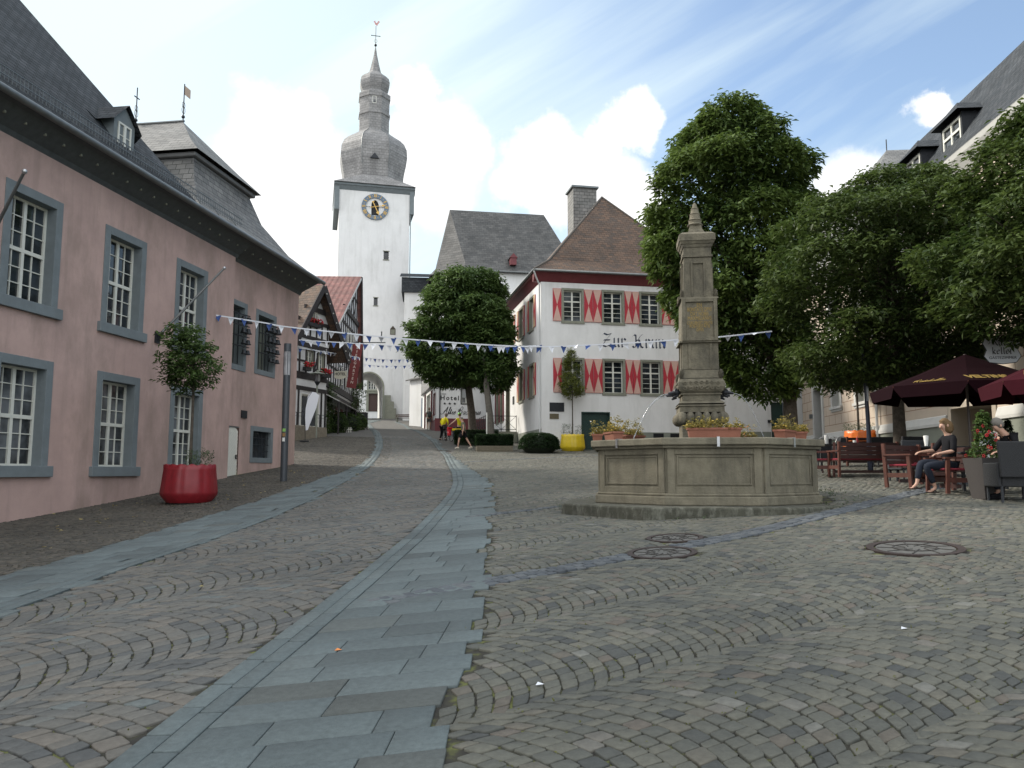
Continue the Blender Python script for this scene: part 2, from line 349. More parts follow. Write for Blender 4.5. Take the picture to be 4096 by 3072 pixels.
M['soil'] = mat('potting soil', (0.03, 0.022, 0.016), 1, .3, 20)
M['water_jet'] = mat('falling water', (0.62, 0.66, 0.70), .12, .1, 30, spec=.8, trans=.7)
M['water'] = mat('basin water', (0.02, 0.03, 0.03), .06, .1, 4, .2, 6)
def leaf_mat(name, c1, c2, rough=.55):
    m = bpy.data.materials.new(name); m.use_nodes = True; t = m.node_tree; n = t.nodes; l = t.links; p = n['Principled BSDF']
    a = n.new('ShaderNodeAttribute'); a.attribute_name = 'tone'
    cr = n.new('ShaderNodeMix'); cr.data_type = 'RGBA'; l.new(a.outputs['Fac'], cr.inputs[0]); cr.inputs[6].default_value = (*c1, 1); cr.inputs[7].default_value = (*c2, 1)
    l.new(cr.outputs[2], p.inputs['Base Color']); p.inputs['Roughness'].default_value = rough; p.inputs['Specular IOR Level'].default_value = .28
    tr = n.new('ShaderNodeBsdfTranslucent'); l.new(cr.outputs[2], tr.inputs[0]); ms = n.new('ShaderNodeMixShader'); ms.inputs[0].default_value = .36
    l.new(p.outputs[0], ms.inputs[1]); l.new(tr.outputs[0], ms.inputs[2]); l.new(ms.outputs[0], n['Material Output'].inputs[0])
    return m
M['leaf'] = leaf_mat('chestnut leaves', (0.024, 0.052, 0.014), (0.125, 0.18, 0.040))
M['leaf_dark'] = leaf_mat('dark leaves', (0.028, 0.060, 0.018), (0.10, 0.155, 0.04))
M['leaf_maple'] = leaf_mat('maple leaves', (0.018, 0.040, 0.011), (0.085, 0.120, 0.030))
M['leaf_pale'] = leaf_mat('pale yellow green leaves', (0.07, 0.10, 0.02), (0.20, 0.22, 0.05))
M['leaf_box'] = leaf_mat('box leaves', (0.008, 0.022, 0.008), (0.03, 0.06, 0.018), .35)
M['leaf_dry'] = leaf_mat('yellowish pot plants', (0.12, 0.12, 0.03), (0.38, 0.30, 0.10))
M['leaf_pot'] = leaf_mat('pot greens', (0.04, 0.07, 0.03), (0.13, 0.17, 0.09))
# ---------------------------------------------------------------- terrain
_cp = [at(0,2098,17.7), at(650,1972,23.8), at(907,1912,27.6), at(1185,1862,33.3), at(3660,2196,8.9), at(3780,1954,14.9), at(3910,2005,13.9),
       at(3340,1913,20), at(2588,2086,12.5), at(1850,1791,44.7), at(2382,1799,43.7), at(1263,1750,48.5), at(1738,1723,60), at(1718,1718,66), at(1500,1675,88), at(1600,1690,80),
       at(1750,2028,16.9), at(2100,1886,27.8)]
_cp = [(p.x, p.y, p.z) for p in _cp] + [(0,0,0),(-4,2,-.12),(4,2,.2),(0,-10,-.6),(-12,-5,-.6),(-12,8,-.05),(14,-5,.3),(-3,9,.34),(3,6,.42),(14,11,1.3),(20,20,2.1),(16.5,35,2.5),(26,34,3.0),
       (-30,20,.4),(-30,60,4.2),(-16,120,9.5),(25,60,4.6),(12,46,2.95),(40,10,1.5),(20,100,7.5),(-45,100,7),(45,60,5),(-6,52,3.85),(3,52,3.6)]
_C = np.array(_cp); _P = _C[:, :2]
def _phi(d2): return d2*np.log(np.sqrt(d2)+1e-9)
_n = len(_C); _A = np.zeros((_n+3, _n+3)); _d2 = ((_P[:, None]-_P[None])**2).sum(-1)
_A[:_n, :_n] = _phi(_d2)+np.eye(_n)*6.0
_A[:_n, _n] = 1; _A[:_n, _n+1:] = _P; _A[_n, :_n] = 1; _A[_n+1:, :_n] = _P.T
_w = np.linalg.solve(_A, np.concatenate([_C[:, 2], np.zeros(3)]))
def TZ(xy):
    xy = np.asarray(xy, float).reshape(-1, 2); out = np.empty(len(xy))
    for i in range(0, len(xy), 50000):
        q = xy[i:i+50000]; d2 = ((q[:, None]-_P[None])**2).sum(-1)
        out[i:i+50000] = _phi(d2)@_w[:_n]+_w[_n]+q@_w[_n+1:]
    return out
def tz(x, y): return float(TZ([[x, y]])[0])
_z0 = tz(0, 0)
def G(X, Y):
    """point of the ground seen at a photo pixel"""
    v = px_dir(X, Y); t = 1.0; prev = 0
    while t < 130:
        x, y, z = v.x*t/v.y, t, CAM_H+v.z*t/v.y
        if z < tz(x, y):
            lo, hi = prev, t
            for _ in range(14):
                m = (lo+hi)/2
                if CAM_H+v.z*m/v.y < tz(v.x*m/v.y, m): hi = m
                else: lo = m
            m = hi; return Vector((v.x*m/v.y, m, tz(v.x*m/v.y, m)))
        prev = t; t *= 1.02
    return Vector((v.x*130/v.y, 130, tz(v.x*130/v.y, 130)))
def gz(x, y, dz=0.0): return Vector((x, y, tz(x, y)+dz))
def col_at(X, Y, d):
    """ground point straight below/above pixel column X at depth d"""
    p = at(X, Y, d); return gz(p.x, p.y)

# curves of the paving, traced as ground points
def gcurve(pts): return np.array([G(*p)[:2] for p in pts])
def resample(c, step):
    d = np.r_[0, np.cumsum(np.hypot(*np.diff(c, axis=0).T))]; n = max(2, int(d[-1]/step)); s = np.linspace(0, d[-1], n)
    # smooth (Catmull-like through cubic on chord length)
    c2 = c.copy()
    x = np.interp(s, d, c2[:, 0]); y = np.interp(s, d, c2[:, 1])
    k = max(1, int(0.8/step)); ker = np.ones(2*k+1)/(2*k+1)
    xp = np.convolve(np.pad(x, k, mode='reflect', reflect_type='odd'), ker, 'valid'); yp = np.convolve(np.pad(y, k, mode='reflect', reflect_type='odd'), ker, 'valid')
    return np.c_[xp, yp]
def extend(c, a, b):
    d0 = c[0]-c[1]; d0 /= np.hypot(*d0); d1 = c[-1]-c[-2]; d1 /= np.hypot(*d1)
    return np.vstack([c[0]+d0*a, c, c[-1]+d1*b])
CL = extend(gcurve([(435,3072),(704,2856),(991,2643),(1204,2481),(1444,2296),(1630,2148),(1750,2028),(1795,1975),(1812,1935),(1808,1895),(1776,1824),(1729,1767),(1662,1726),(1611,1701),(1585,1691)]), 6, 2)
CR = extend(gcurve([(1764,3072),(1860,2700),(1905,2560),(1944,2400),(1963,2250),(1975,2100),(1985,2000),(1965,1920),(1880,1870),(1816,1824),(1760,1767),(1693,1731),(1626,1706),(1600,1696)]), 6, 2)
LR = extend(gcurve([(0,2463),(194,2398),(444,2296),(769,2190),(1019,2102),(1250,2000),(1380,1930),(1478,1870),(1514,1829),(1532,1787),(1532,1762),(1519,1731),(1483,1698)]), 9, 2)
LL = extend(gcurve([(0,2305),(213,2250),(463,2176),(741,2093),(926,2037),(1180,1950),(1350,1895),(1427,1866),(1478,1829),(1498,1793),(1503,1767),(1493,1731),(1468,1700),(1452,1685)]), 9, 2)
CLs, CRs, LRs, LLs = [resample(c, .25) for c in (CL, CR, LR, LL)]
def side(c, P):
    """signed side test of points against a curve running away from the camera: >0 when right of it (x larger at same y)"""
    o = np.argsort(c[:, 1]); return P[:, 0]-np.interp(P[:, 1], c[o, 1], c[o, 0])
def seg_dist(c, P):
    best = np.full(len(P), 1e9)
    for a, b in zip(c[:-1], c[1:]):
        ab = b-a; t = np.clip(((P-a)@ab)/(ab@ab), 0, 1); best = np.minimum(best, np.hypot(*(P-(a+t[:, None]*ab)).T))
    return best
CH1 = gcurve([(1490,2420),(1900,2340),(2300,2270),(2700,2195),(2990,2140),(3300,2062),(3560,1995),(3790,1945),(3960,1915)])
CH2 = gcurve([(1840,2075),(2060,2050),(2300,2020)])
CH3 = gcurve([(1850,1850),(2100,1836),(2400,1823)])
FC = Vector((0, 0)); # fountain centre, set below
_fr = G(2588, 2086)
FCx, FCy = 3.54, 15.0
MANH = [(G(3660,2196), .50), (G(2648,2214), .41), (G(2700,2155), .37), (G(1775,1805), .40)]
def rot2(P, a): c, s = math.cos(a), math.sin(a); return np.c_[P[:, 0]*c-P[:, 1]*s, P[:, 0]*s+P[:, 1]*c]

def arcs(xr, yr, ang, W, d, seed, jit=.10):
    """segmental-arch paving: quads (N,4,2) covering the box xr x yr, lanes running along ang"""
    r = np.random.default_rng(seed); cx, cy = (xr[0]+xr[1])/2, (yr[0]+yr[1])/2
    R_ = math.hypot(xr[1]-xr[0], yr[1]-yr[0])/2+3; hw = math.radians(46); R = W/2/math.sin(math.radians(43.5)); out = []
    nl = int(R_*2/W)+1; na = int(round(2*R*hw/d)); st = 2*hw/na
    for li in range(-nl//2, nl//2+1):
        off = r.uniform(0, d); ks = np.arange(int(-R_/d), int(R_/d))
        wob = r.normal(0, .05*d, len(ks)+1)
        even = np.linspace(-hw, hw, na+1); odd = np.r_[-hw, np.arange(1, na-1)*st+st*.5-hw, hw]
        for ki, k in enumerate(ks):
            t2 = (even if k % 2 else odd).copy(); t2[1:-1] += r.normal(0, .13*st, len(t2)-2)
            s0 = off+k*d+wob[ki]; s1 = off+(k+1)*d+wob[ki+1]
            a = np.c_[s0+R*np.cos(t2)-R, R*np.sin(t2)]; b = np.c_[s1+R*np.cos(t2)-R, R*np.sin(t2)]
            q = np.stack([a[:-1], b[:-1], b[1:], a[1:]], 1); q[:, :, 1] += li*W; out.append(q)
    Q = np.concatenate(out); Q += r.normal(0, jit*d*.32, Q.shape)
    P = rot2(Q.reshape(-1, 2), ang)+[cx, cy]; Q = P.reshape(-1, 4, 2); c = Q.mean(1)
    k = (c[:, 0] > xr[0])&(c[:, 0] < xr[1])&(c[:, 1] > yr[0])&(c[:, 1] < yr[1])
    return Q[k]
def rows_along(curve, o0, o1, length, seed, jit=.15, skew=0.0):
    """stones in one row between two offsets of a curve"""
    r = np.random.default_rng(seed); d = np.r_[0, np.cumsum(np.hypot(*np.diff(curve, axis=0).T))]
    t = np.gradient(curve, axis=0); t /= np.hypot(*t.T)[:, None]; nrm = np.c_[t[:, 1], -t[:, 0]]
    cuts = [0.0]
    while cuts[-1] < d[-1]: cuts.append(cuts[-1]+length*r.uniform(1-jit, 1+jit))
    cuts = np.array(cuts[:-1])+r.uniform(0, length)
    cuts = cuts[cuts < d[-1]]
    f = lambda s, o: np.c_[np.interp(s, d, curve[:, 0])+np.interp(s, d, nrm[:, 0])*o, np.interp(s, d, curve[:, 1])+np.interp(s, d, nrm[:, 1])*o]
    a = f(cuts, o0); b = f(cuts+skew*(o1-o0), o1)
    return np.stack([a[:-1], a[1:], b[1:], b[:-1]], 1)

def stones(name, Q, mats, gap, h, seed, zofs=0.0, near=13.0, inset=.10, tone=None, lab=None, rough_z=.004, cut=.16, tilt=.02):
    """real stones: bottom ring, shoulder ring and a slightly smaller crown; nearer ones with cut corners"""
    r = np.random.default_rng(seed)
    # consistent winding
    e1 = Q[:, 1]-Q[:, 0]; e2 = Q[:, 2]-Q[:, 0]; cr = e1[:, 0]*e2[:, 1]-e1[:, 1]*e2[:, 0]; Q = np.where((cr < 0)[:, None, None], Q[:, ::-1], Q)
    c = Q.mean(1, keepdims=True); v = Q-c; ln = np.linalg.norm(v, axis=2, keepdims=True); v *= np.clip(1-gap/np.maximum(ln, .02), .3, 1)
    Z = TZ(c[:, 0]); eps = .05
    gx = (TZ(c[:, 0]+[eps, 0])-Z)/eps; gy = (TZ(c[:, 0]+[0, eps])-Z)/eps
    Vall = []; Fall = []; nv = 0; T = []
    dist = np.hypot(c[:, 0, 0], c[:, 0, 1]); tn = r.random(len(Q)) if tone is None else tone
    for sel, octo in ((dist < near, True), (dist >= near, False)):
        if not sel.any(): continue
        vv = v[sel]; cc = c[sel]; n = len(vv)
        if octo:
            nx = np.roll(vv, -1, 1); k = cut
            ring = np.empty((n, 8, 2)); ring[:, 0::2] = vv+(nx-vv)*k*r.uniform(.6, 1.5, (n, 4, 1)); ring[:, 1::2] = nx+(vv-nx)*k*r.uniform(.6, 1.5, (n, 4, 1)); m = 8
            rings = [(ring, -.03), (ring, h-.007), (ring*(1-inset*.45), h-.001), (ring*(1-inset*1.6), h+.0015)]
        else:
            m = 4; rings = [(vv, -.02), (vv, h-.006), (vv*(1-inset), h)]
        zb = r.normal(0, rough_z, n); tx = r.normal(0, tilt, n); ty = r.normal(0, tilt, n)
        P = []
        for rg, hh in rings:
            z = Z[sel][:, None]+rg[:, :, 0]*(gx[sel]+tx)[:, None]+rg[:, :, 1]*(gy[sel]+ty)[:, None]+hh+zb[:, None]+zofs
            P.append(np.dstack([rg+cc, z]))
        P = np.concatenate(P, 1); k = P.shape[1]; nr = len(rings)
        f = []
        for i in range(nr-1):
            for j in range(m): f.append((i*m+j, i*m+(j+1) % m, (i+1)*m+(j+1) % m, (i+1)*m+j))
        base = (np.arange(n)*k)[:, None, None]+nv
        Fq = (np.array(f)[None]+base).reshape(-1, 4); Ft = (np.arange((nr-1)*m, nr*m)[None]+base[:, 0]).reshape(-1, m)
        Vall.append(P.reshape(-1, 3)); Fall += [(4, Fq), (m, Ft)]; nv += n*k; T.append(np.repeat(tn[sel], k))
    V = np.concatenate(Vall); me = bpy.data.meshes.new(name); me.vertices.add(len(V)); me.vertices.foreach_set('co', V.astype(np.float32).ravel())
    idx = np.concatenate([f.ravel() for _, f in Fall]); sizes = np.concatenate([np.full(len(f), s) for s, f in Fall]); starts = np.r_[0, np.cumsum(sizes)[:-1]]
    me.loops.add(len(idx)); me.loops.foreach_set('vertex_index', idx.astype(np.int32)); me.polygons.add(len(sizes)); me.polygons.foreach_set('loop_start', starts.astype(np.int32))
    me.materials.append(mats); me.update(calc_edges=True)
    a = me.attributes.new('tone', 'FLOAT', 'POINT'); a.data.foreach_set('value', np.concatenate(T).astype(np.float32))
    o = bpy.data.objects.new(name, me); COL.objects.link(o); tag(o, kind='structure')
    return o
def stone_mat(name, ramp, rough=.75, bump=.5, bscale=60, moss=None):
    m = bpy.data.materials.new(name); m.use_nodes = True; t = m.node_tree; n = t.nodes; l = t.links; p = n['Principled BSDF']
    a = n.new('ShaderNodeAttribute'); a.attribute_name = 'tone'; cr = n.new('ShaderNodeValToRGB'); l.new(a.outputs['Fac'], cr.inputs[0])
    el = cr.color_ramp.elements
    while len(el) < len(ramp): el.new(.5)
    for e, (ps, c) in zip(el, ramp): e.position = ps; e.color = (*c, 1)
    tc = n.new('ShaderNodeTexCoord'); ns = n.new('ShaderNodeTexNoise'); ns.inputs['Scale'].default_value = 22; ns.inputs['Detail'].default_value = 8; ns.inputs['Roughness'].default_value = .7; l.new(tc.outputs['Object'], ns.inputs['Vector'])
    mr = n.new('ShaderNodeMapRange'); l.new(ns.outputs['Fac'], mr.inputs[0]); mr.inputs[1].default_value = .25; mr.inputs[2].default_value = .75; mr.inputs[3].default_value = .72; mr.inputs[4].default_value = 1.28
    n2 = n.new('ShaderNodeTexNoise'); n2.inputs['Scale'].default_value = .45; n2.inputs['Detail'].default_value = 6; l.new(tc.outputs['Object'], n2.inputs['Vector'])
    m2 = n.new('ShaderNodeMapRange'); l.new(n2.outputs['Fac'], m2.inputs[0]); m2.inputs[1].default_value = .3; m2.inputs[2].default_value = .7; m2.inputs[3].default_value = .80; m2.inputs[4].default_value = 1.18
    mm = n.new('ShaderNodeMath'); mm.operation = 'MULTIPLY'; l.new(mr.outputs[0], mm.inputs[0]); l.new(m2.outputs[0], mm.inputs[1])
    hs = n.new('ShaderNodeHueSaturation'); l.new(cr.outputs[0], hs.inputs['Color']); l.new(mm.outputs[0], hs.inputs['Value']); l.new(hs.outputs[0], p.inputs['Base Color'])
    p.inputs['Roughness'].default_value = rough; p.inputs['Specular IOR Level'].default_value = .45
    nb = n.new('ShaderNodeTexNoise'); nb.inputs['Scale'].default_value = bscale; nb.inputs['Detail'].default_value = 6; l.new(tc.outputs['Object'], nb.inputs['Vector'])
    b = n.new('ShaderNodeBump'); b.inputs['Strength'].default_value = bump; b.inputs['Distance'].default_value = .006; l.new(nb.outputs['Fac'], b.inputs['Height']); l.new(b.outputs[0], p.inputs['Normal'])
    return m
sm_plaza = stone_mat('plaza sett stone', [(0, (.050, .053, .050)), (.15, (.076, .078, .066)), (.5, (.094, .094, .076)), (.85, (.110, .107, .084)), (.95, (.100, .085, .068)), (1, (.140, .140, .122))])
sm_road = stone_mat('road sett stone', [(0, (.064, .067, .066)), (.3, (.087, .087, .080)), (.6, (.104, .099, .086)), (.85, (.118, .106, .089)), (1, (.090, .104, .102))])
sm_slab = stone_mat('blue grey slab stone', [(0, (.062, .075, .076)), (.15, (.078, .096, .098)), (.6, (.092, .114, .116)), (.9, (.104, .127, .128)), (1, (.075, .082, .076))], .8, .5, 90)
sm_strip = stone_mat('dark footway sett', [(0, (.040, .037, .031)), (.5, (.062, .056, .045)), (1, (.085, .074, .058))], .85)
sm_chan = stone_mat('blue channel sett', [(0, (.055, .062, .070)), (.6, (.075, .085, .095)), (1, (.10, .108, .112))], .8)

def keep(Q, fn): return Q[fn(Q.mean(1))]
def in_view(P, m=1.08):
    # stones the neighbourhood of the camera could see
    return (np.abs(P[:, 0]) < (P[:, 1]+3.0)*.70*m+.8)&(P[:, 1] > 2.2)
def off_manholes(P):
    k = np.ones(len(P), bool)
    for (c, r) in MANH: k &= np.hypot(P[:, 0]-c.x, P[:, 1]-c.y) > r+.035
    return k
CWALL = -12.9   # facade line, see pink building
def wall_x(y): return -14.0+.1497*y
def chan_free(P): return (seg_dist(CH1, P) > .20)&(seg_dist(CH2, P) > .13)&(seg_dist(CH3, P) > .13)
# slab bands with kerb rows
kq = [rows_along(CLs, i*.155, (i+1)*.155, .5, 20+i) for i in range(2)]
kq2 = [rows_along(LRs, -(i+1)*.17, -i*.17, .5, 30+i) for i in range(2)]
slabs = []
for i in range(6): pass
def slab_rows(curve, o0, o1, depth, seed, skew, wmin, wmax):
    """courses running across the band: each course is cut into slabs with broken joints"""
    r = np.random.default_rng(seed); d = np.r_[0, np.cumsum(np.hypot(*np.diff(curve, axis=0).T))]
    t = np.gradient(curve, axis=0); t /= np.hypot(*t.T)[:, None]; nrm = np.c_[t[:, 1], -t[:, 0]]
    f = lambda s, o: np.array([np.interp(s, d, curve[:, 0])+np.interp(s, d, nrm[:, 0])*o, np.interp(s, d, curve[:, 1])+np.interp(s, d, nrm[:, 1])*o])
    out = []; s = 0.0
    while s < d[-1]-depth:
        dp = depth*r.uniform(.85, 1.15); o = o0-r.uniform(0, .5)
        while o < o1:
            w_ = r.uniform(wmin, wmax); a = max(o, o0); b = o+w_
            if b-a < .22 and a == o0: b = a+w_
            if b-a > .12: out.append([f(s+skew*(a-o0), a), f(s+skew*(b-o0), b), f(s+dp+skew*(b-o0), b), f(s+dp+skew*(a-o0), a)])
            o = b
        s += dp
    return np.array(out)
sl_c = slab_rows(CLs, .31, 2.1, .36, 40, .22, .45, .8); sl_c = keep(sl_c, lambda P: (side(CRs, P) < .10)&(P[:, 1] > 1.5)&in_view(P))
def trim(Q, c, sgn, seed):
    r = np.random.default_rng(seed); Q = Q.copy(); o = np.argsort(c[:, 1])
    for q in Q:
        ix = (1, 2) if sgn > 0 else (0, 3); m = q[list(ix)].mean(0); lim = np.interp(m[1], c[o, 1], c[o, 0])+sgn*r.uniform(-.12, .06)
        if (m[0]-lim)*sgn > 0:
            for i in ix:
                j = {1: 0, 2: 3, 0: 1, 3: 2}[i]; e = q[j]-q[i]; t = (lim-q[i][0])/e[0] if abs(e[0]) > .05 else 0; q[i] = q[i]+e*np.clip(t, 0, .9)
    return Q
sl_c = trim(sl_c, CRs, 1, 3)
sl_l = slab_rows(LLs, -.2, 1.6, .36, 41, .1, .4, .8); sl_l = keep(sl_l, lambda P: (side(LRs, P) < -.16)&(side(LLs, P) > -.12))
sl_l = trim(sl_l, LLs, -1, 4)
kerbq = keep(np.concatenate(kq+kq2), lambda P: in_view(P, 1.3)&off_manholes(P))
stones('kerb_strip', kerbq, sm_slab, .010, .016, 19, near=30, inset=.02, rough_z=.0012, zofs=.007, cut=.02, tilt=.003)
slabq = keep(np.concatenate([sl_c, sl_l]), lambda P: in_view(P, 1.3)&off_manholes(P)); bandq = np.concatenate([kerbq, slabq])
stones('pavement', slabq, sm_slab, .0035, .016, 9, near=30, inset=.012, rough_z=.0012, zofs=.001, cut=.012, tilt=.003)
def clear_of_slabs(P):
    k = np.ones(len(P), bool)
    for q in edge_slabs:
        c = q.mean(0); near_ = np.where(np.hypot(*(P-c).T) < .75)[0]
        if len(near_) == 0: continue
        p = P[near_]; ins = np.ones(len(p), bool); g = c+(q-c)*1.05; ar_ = 0
        sgn = np.sign((g[1]-g[0])[0]*(g[2]-g[0])[1]-(g[1]-g[0])[1]*(g[2]-g[0])[0])
        for i in range(4):
            a, b = g[i], g[(i+1) % 4]; e = b-a; nn = np.array([-e[1], e[0]])*sgn/np.hypot(*e); ins &= ((p-a)@nn) > -.035
        k[near_[ins]] = False
    return k
edge_slabs = bandq
plaza = keep(arcs((-3, 26), (1.5, 47), math.radians(32), 1.60, .125, 3), lambda P: in_view(P)&(side(CRs, P) > -1.0)&clear_of_slabs(P)&(np.hypot(P[:, 0]-FCx, P[:, 1]-FCy) > 2.28)&off_manholes(P)&chan_free(P))
stones('plaza', plaza, sm_plaza, .0068, .012, 5, inset=.045, rough_z=.002, tilt=.010, cut=.09)
roadq = keep(arcs((-13, 4), (1.5, 52), math.radians(48), 2.35, .155, 8, .14), lambda P: in_view(P)&(side(CLs, P) < -.02)&(side(LRs, P) > .03)&off_manholes(P))
stones('road', roadq, sm_road, .0075, .014, 6, inset=.05, rough_z=.0025, tilt=.012, cut=.09)
stripq = keep(arcs((-19, -2), (6, 50), math.radians(-4), 1.3, .10, 12, .2), lambda P: in_view(P, 1.2)&(side(LLs, P) < .9)&clear_of_slabs(P)&((P[:, 0] > wall_x(P[:, 1])-.1)|(P[:, 1] > 33.5)))
stones('footway', stripq, sm_strip, .005, .012, 7, near=9)
chq = []
for ci, (cc_, wd, nr) in enumerate(((CH1, .34, 3), (CH2, .2, 2), (CH3, .2, 2))):
    cs = resample(extend(cc_, 0, 0), .2)
    for i in range(nr): chq.append(rows_along(cs, -wd/2+i*wd/nr, -wd/2+(i+1)*wd/nr, .13, 60+ci*5+i, .2))
chq = keep(np.concatenate(chq), lambda P: off_manholes(P)&(side(CRs, P) > -1.2)&(np.hypot(P[:, 0]-FCx, P[:, 1]-FCy) > 2.28))
stones('drainage_channel', chq, sm_chan, .005, .0195, 10, near=14)

# ground sheet: joints near, sett pattern where the stones stop
gm = bpy.data.materials.new('joint sand and distant setts'); gm.use_nodes = True; t_ = gm.node_tree; n_ = t_.nodes; l_ = t_.links; p_ = n_['Principled BSDF']; p_.inputs['Roughness'].default_value = .95
tc_ = n_.new('ShaderNodeTexCoord'); a1 = n_.new('ShaderNodeTexNoise'); a1.inputs['Scale'].default_value = 7.0; a1.inputs['Detail'].default_value = 8; l_.new(tc_.outputs['Object'], a1.inputs['Vector'])
rp = n_.new('ShaderNodeValToRGB'); l_.new(a1.outputs['Fac'], rp.inputs[0]); e_ = rp.color_ramp.elements; e_[0].position = .38; e_[0].color = (.022, .020, .016, 1); e_[1].position = .64; e_[1].color = (.105, .115, .030, 1)
mq = e_.new(.52); mq.color = (.034, .032, .020, 1)
vo = n_.new('ShaderNodeTexVoronoi'); vo.inputs['Scale'].default_value = 7.5; l_.new(tc_.outputs['Object'], vo.inputs['Vector'])
sx_ = n_.new('ShaderNodeSeparateColor'); l_.new(vo.outputs['Color'], sx_.inputs[0])
r2 = n_.new('ShaderNodeValToRGB'); l_.new(sx_.outputs[0], r2.inputs[0]); r2.color_ramp.elements[0].color = (.058, .058, .055, 1); r2.color_ramp.elements[1].color = (.098, .092, .08, 1)
sxy = n_.new('ShaderNodeSeparateXYZ'); l_.new(tc_.outputs['Object'], sxy.inputs[0]); mrr = n_.new('ShaderNodeMapRange'); l_.new(sxy.outputs[1], mrr.inputs[0]); mrr.inputs[1].default_value = 36; mrr.inputs[2].default_value = 40
mxx = n_.new('ShaderNodeMix'); mxx.data_type = 'RGBA'; l_.new(mrr.outputs[0], mxx.inputs[0]); l_.new(rp.outputs[0], mxx.inputs[6]); l_.new(r2.outputs[0], mxx.inputs[7]); l_.new(mxx.outputs[2], p_.inputs['Base Color'])
bb = n_.new('ShaderNodeBump'); bb.inputs['Strength'].default_value = .5; bb.inputs['Distance'].default_value = .02; l_.new(vo.outputs['Distance'], bb.inputs['Height']); l_.new(bb.outputs[0], p_.inputs['Normal'])
gx_ = np.r_[np.linspace(-400, -50, 15), np.linspace(-48, 48, 130), np.linspace(50, 400, 15)]; gy_ = np.r_[np.linspace(-60, -8, 8), np.linspace(-6, 100, 150), np.linspace(105, 700, 20)]
XX, YY = np.meshgrid(gx_, gy_); xc = np.clip(XX, -45, 45); yc = np.clip(YY, -10, 118); ZZ = TZ(np.c_[xc.ravel(), yc.ravel()]).reshape(XX.shape)
me = bpy.data.meshes.new('ground'); nx_, ny_ = len(gx_), len(gy_)
vv = [(float(a), float(b), float(c)) for a, b, c in zip(XX.ravel(), YY.ravel(), ZZ.ravel())]
ff = [(j*nx_+i, j*nx_+i+1, (j+1)*nx_+i+1, (j+1)*nx_+i) for j in range(ny_-1) for i in range(nx_-1)]
me.from_pydata(vv, [], ff); me.materials.append(gm); me.polygons.foreach_set('use_smooth', [True]*len(ff)); go = bpy.data.objects.new('ground', me); COL.objects.link(go); tag(go, kind='structure')
# ---------------------------------------------------------------- facade tools (local x along the wall, y into the building, z up)
class Frame:
    def __init__(s, ox, oy, dx, dy, name, label, cat, zb=0.0, s0=0.0):
        n = math.hypot(dx, dy); s.d = (dx/n, dy/n); s.o = (ox, oy); s.rz = math.atan2(s.d[1], s.d[0]); s.zb = zb; s.name = name
        s.root = empty(name, (ox, oy, zb), s.rz, label, cat)
    def world(s, a, y, z): return Vector((s.o[0]+s.d[0]*a-s.d[1]*y, s.o[1]+s.d[1]*a+s.d[0]*y, z+s.zb))
    def gz(s, a, y): p = s.world(a, y, 0); return tz(p.x, p.y)-s.zb
    def hit(s, X, Y, y=0.0):
        v = px_dir(X, Y); nx, ny = -s.d[1], s.d[0]; ox, oy = s.o[0]+nx*y, s.o[1]+ny*y
        t = (ox*nx+oy*ny)/(v.x*nx+v.y*ny); return ((v.x*t-ox)*s.d[0]+(v.y*t-oy)*s.d[1], v.z*t+CAM_H-s.zb)
def wall_grid(mb, s0, s1, z0, z1, holes, y=0.0, mi=0, flip=False):
    xs = sorted({s0, s1}|{h[0] for h in holes}|{h[1] for h in holes}); zs = sorted({z0, z1}|{h[2] for h in holes}|{h[3] for h in holes})
    xs = [x for x in xs if s0 <= x <= s1]; zs = [z for z in zs if z0 <= z <= z1]
    for a, b in zip(xs[:-1], xs[1:]):
        for c, d in zip(zs[:-1], zs[1:]):
            mx_, mz_ = (a+b)/2, (c+d)/2
            if any(h[0] < mx_ < h[1] and h[2] < mz_ < h[3] for h in holes): continue
            mb.add([(a,y,c),(b,y,c),(b,y,d),(a,y,d)], [(0,1,2,3)], mi)
def ring(mb, s0, s1, z0, z1, w, y0, y1, wt=None, wb=None, mi=0):
    wt = w if wt is None else wt; wb = w if wb is None else wb
    mb.box(s0-w, y0, z0-wb, s0, y1, z1+wt, mi); mb.box(s1, y0, z0-wb, s1+w, y1, z1+wt, mi)
    mb.box(s0, y0, z1, s1, y1, z1+wt, mi); mb.box(s0, y0, z0-wb, s1, y1, z0, mi)
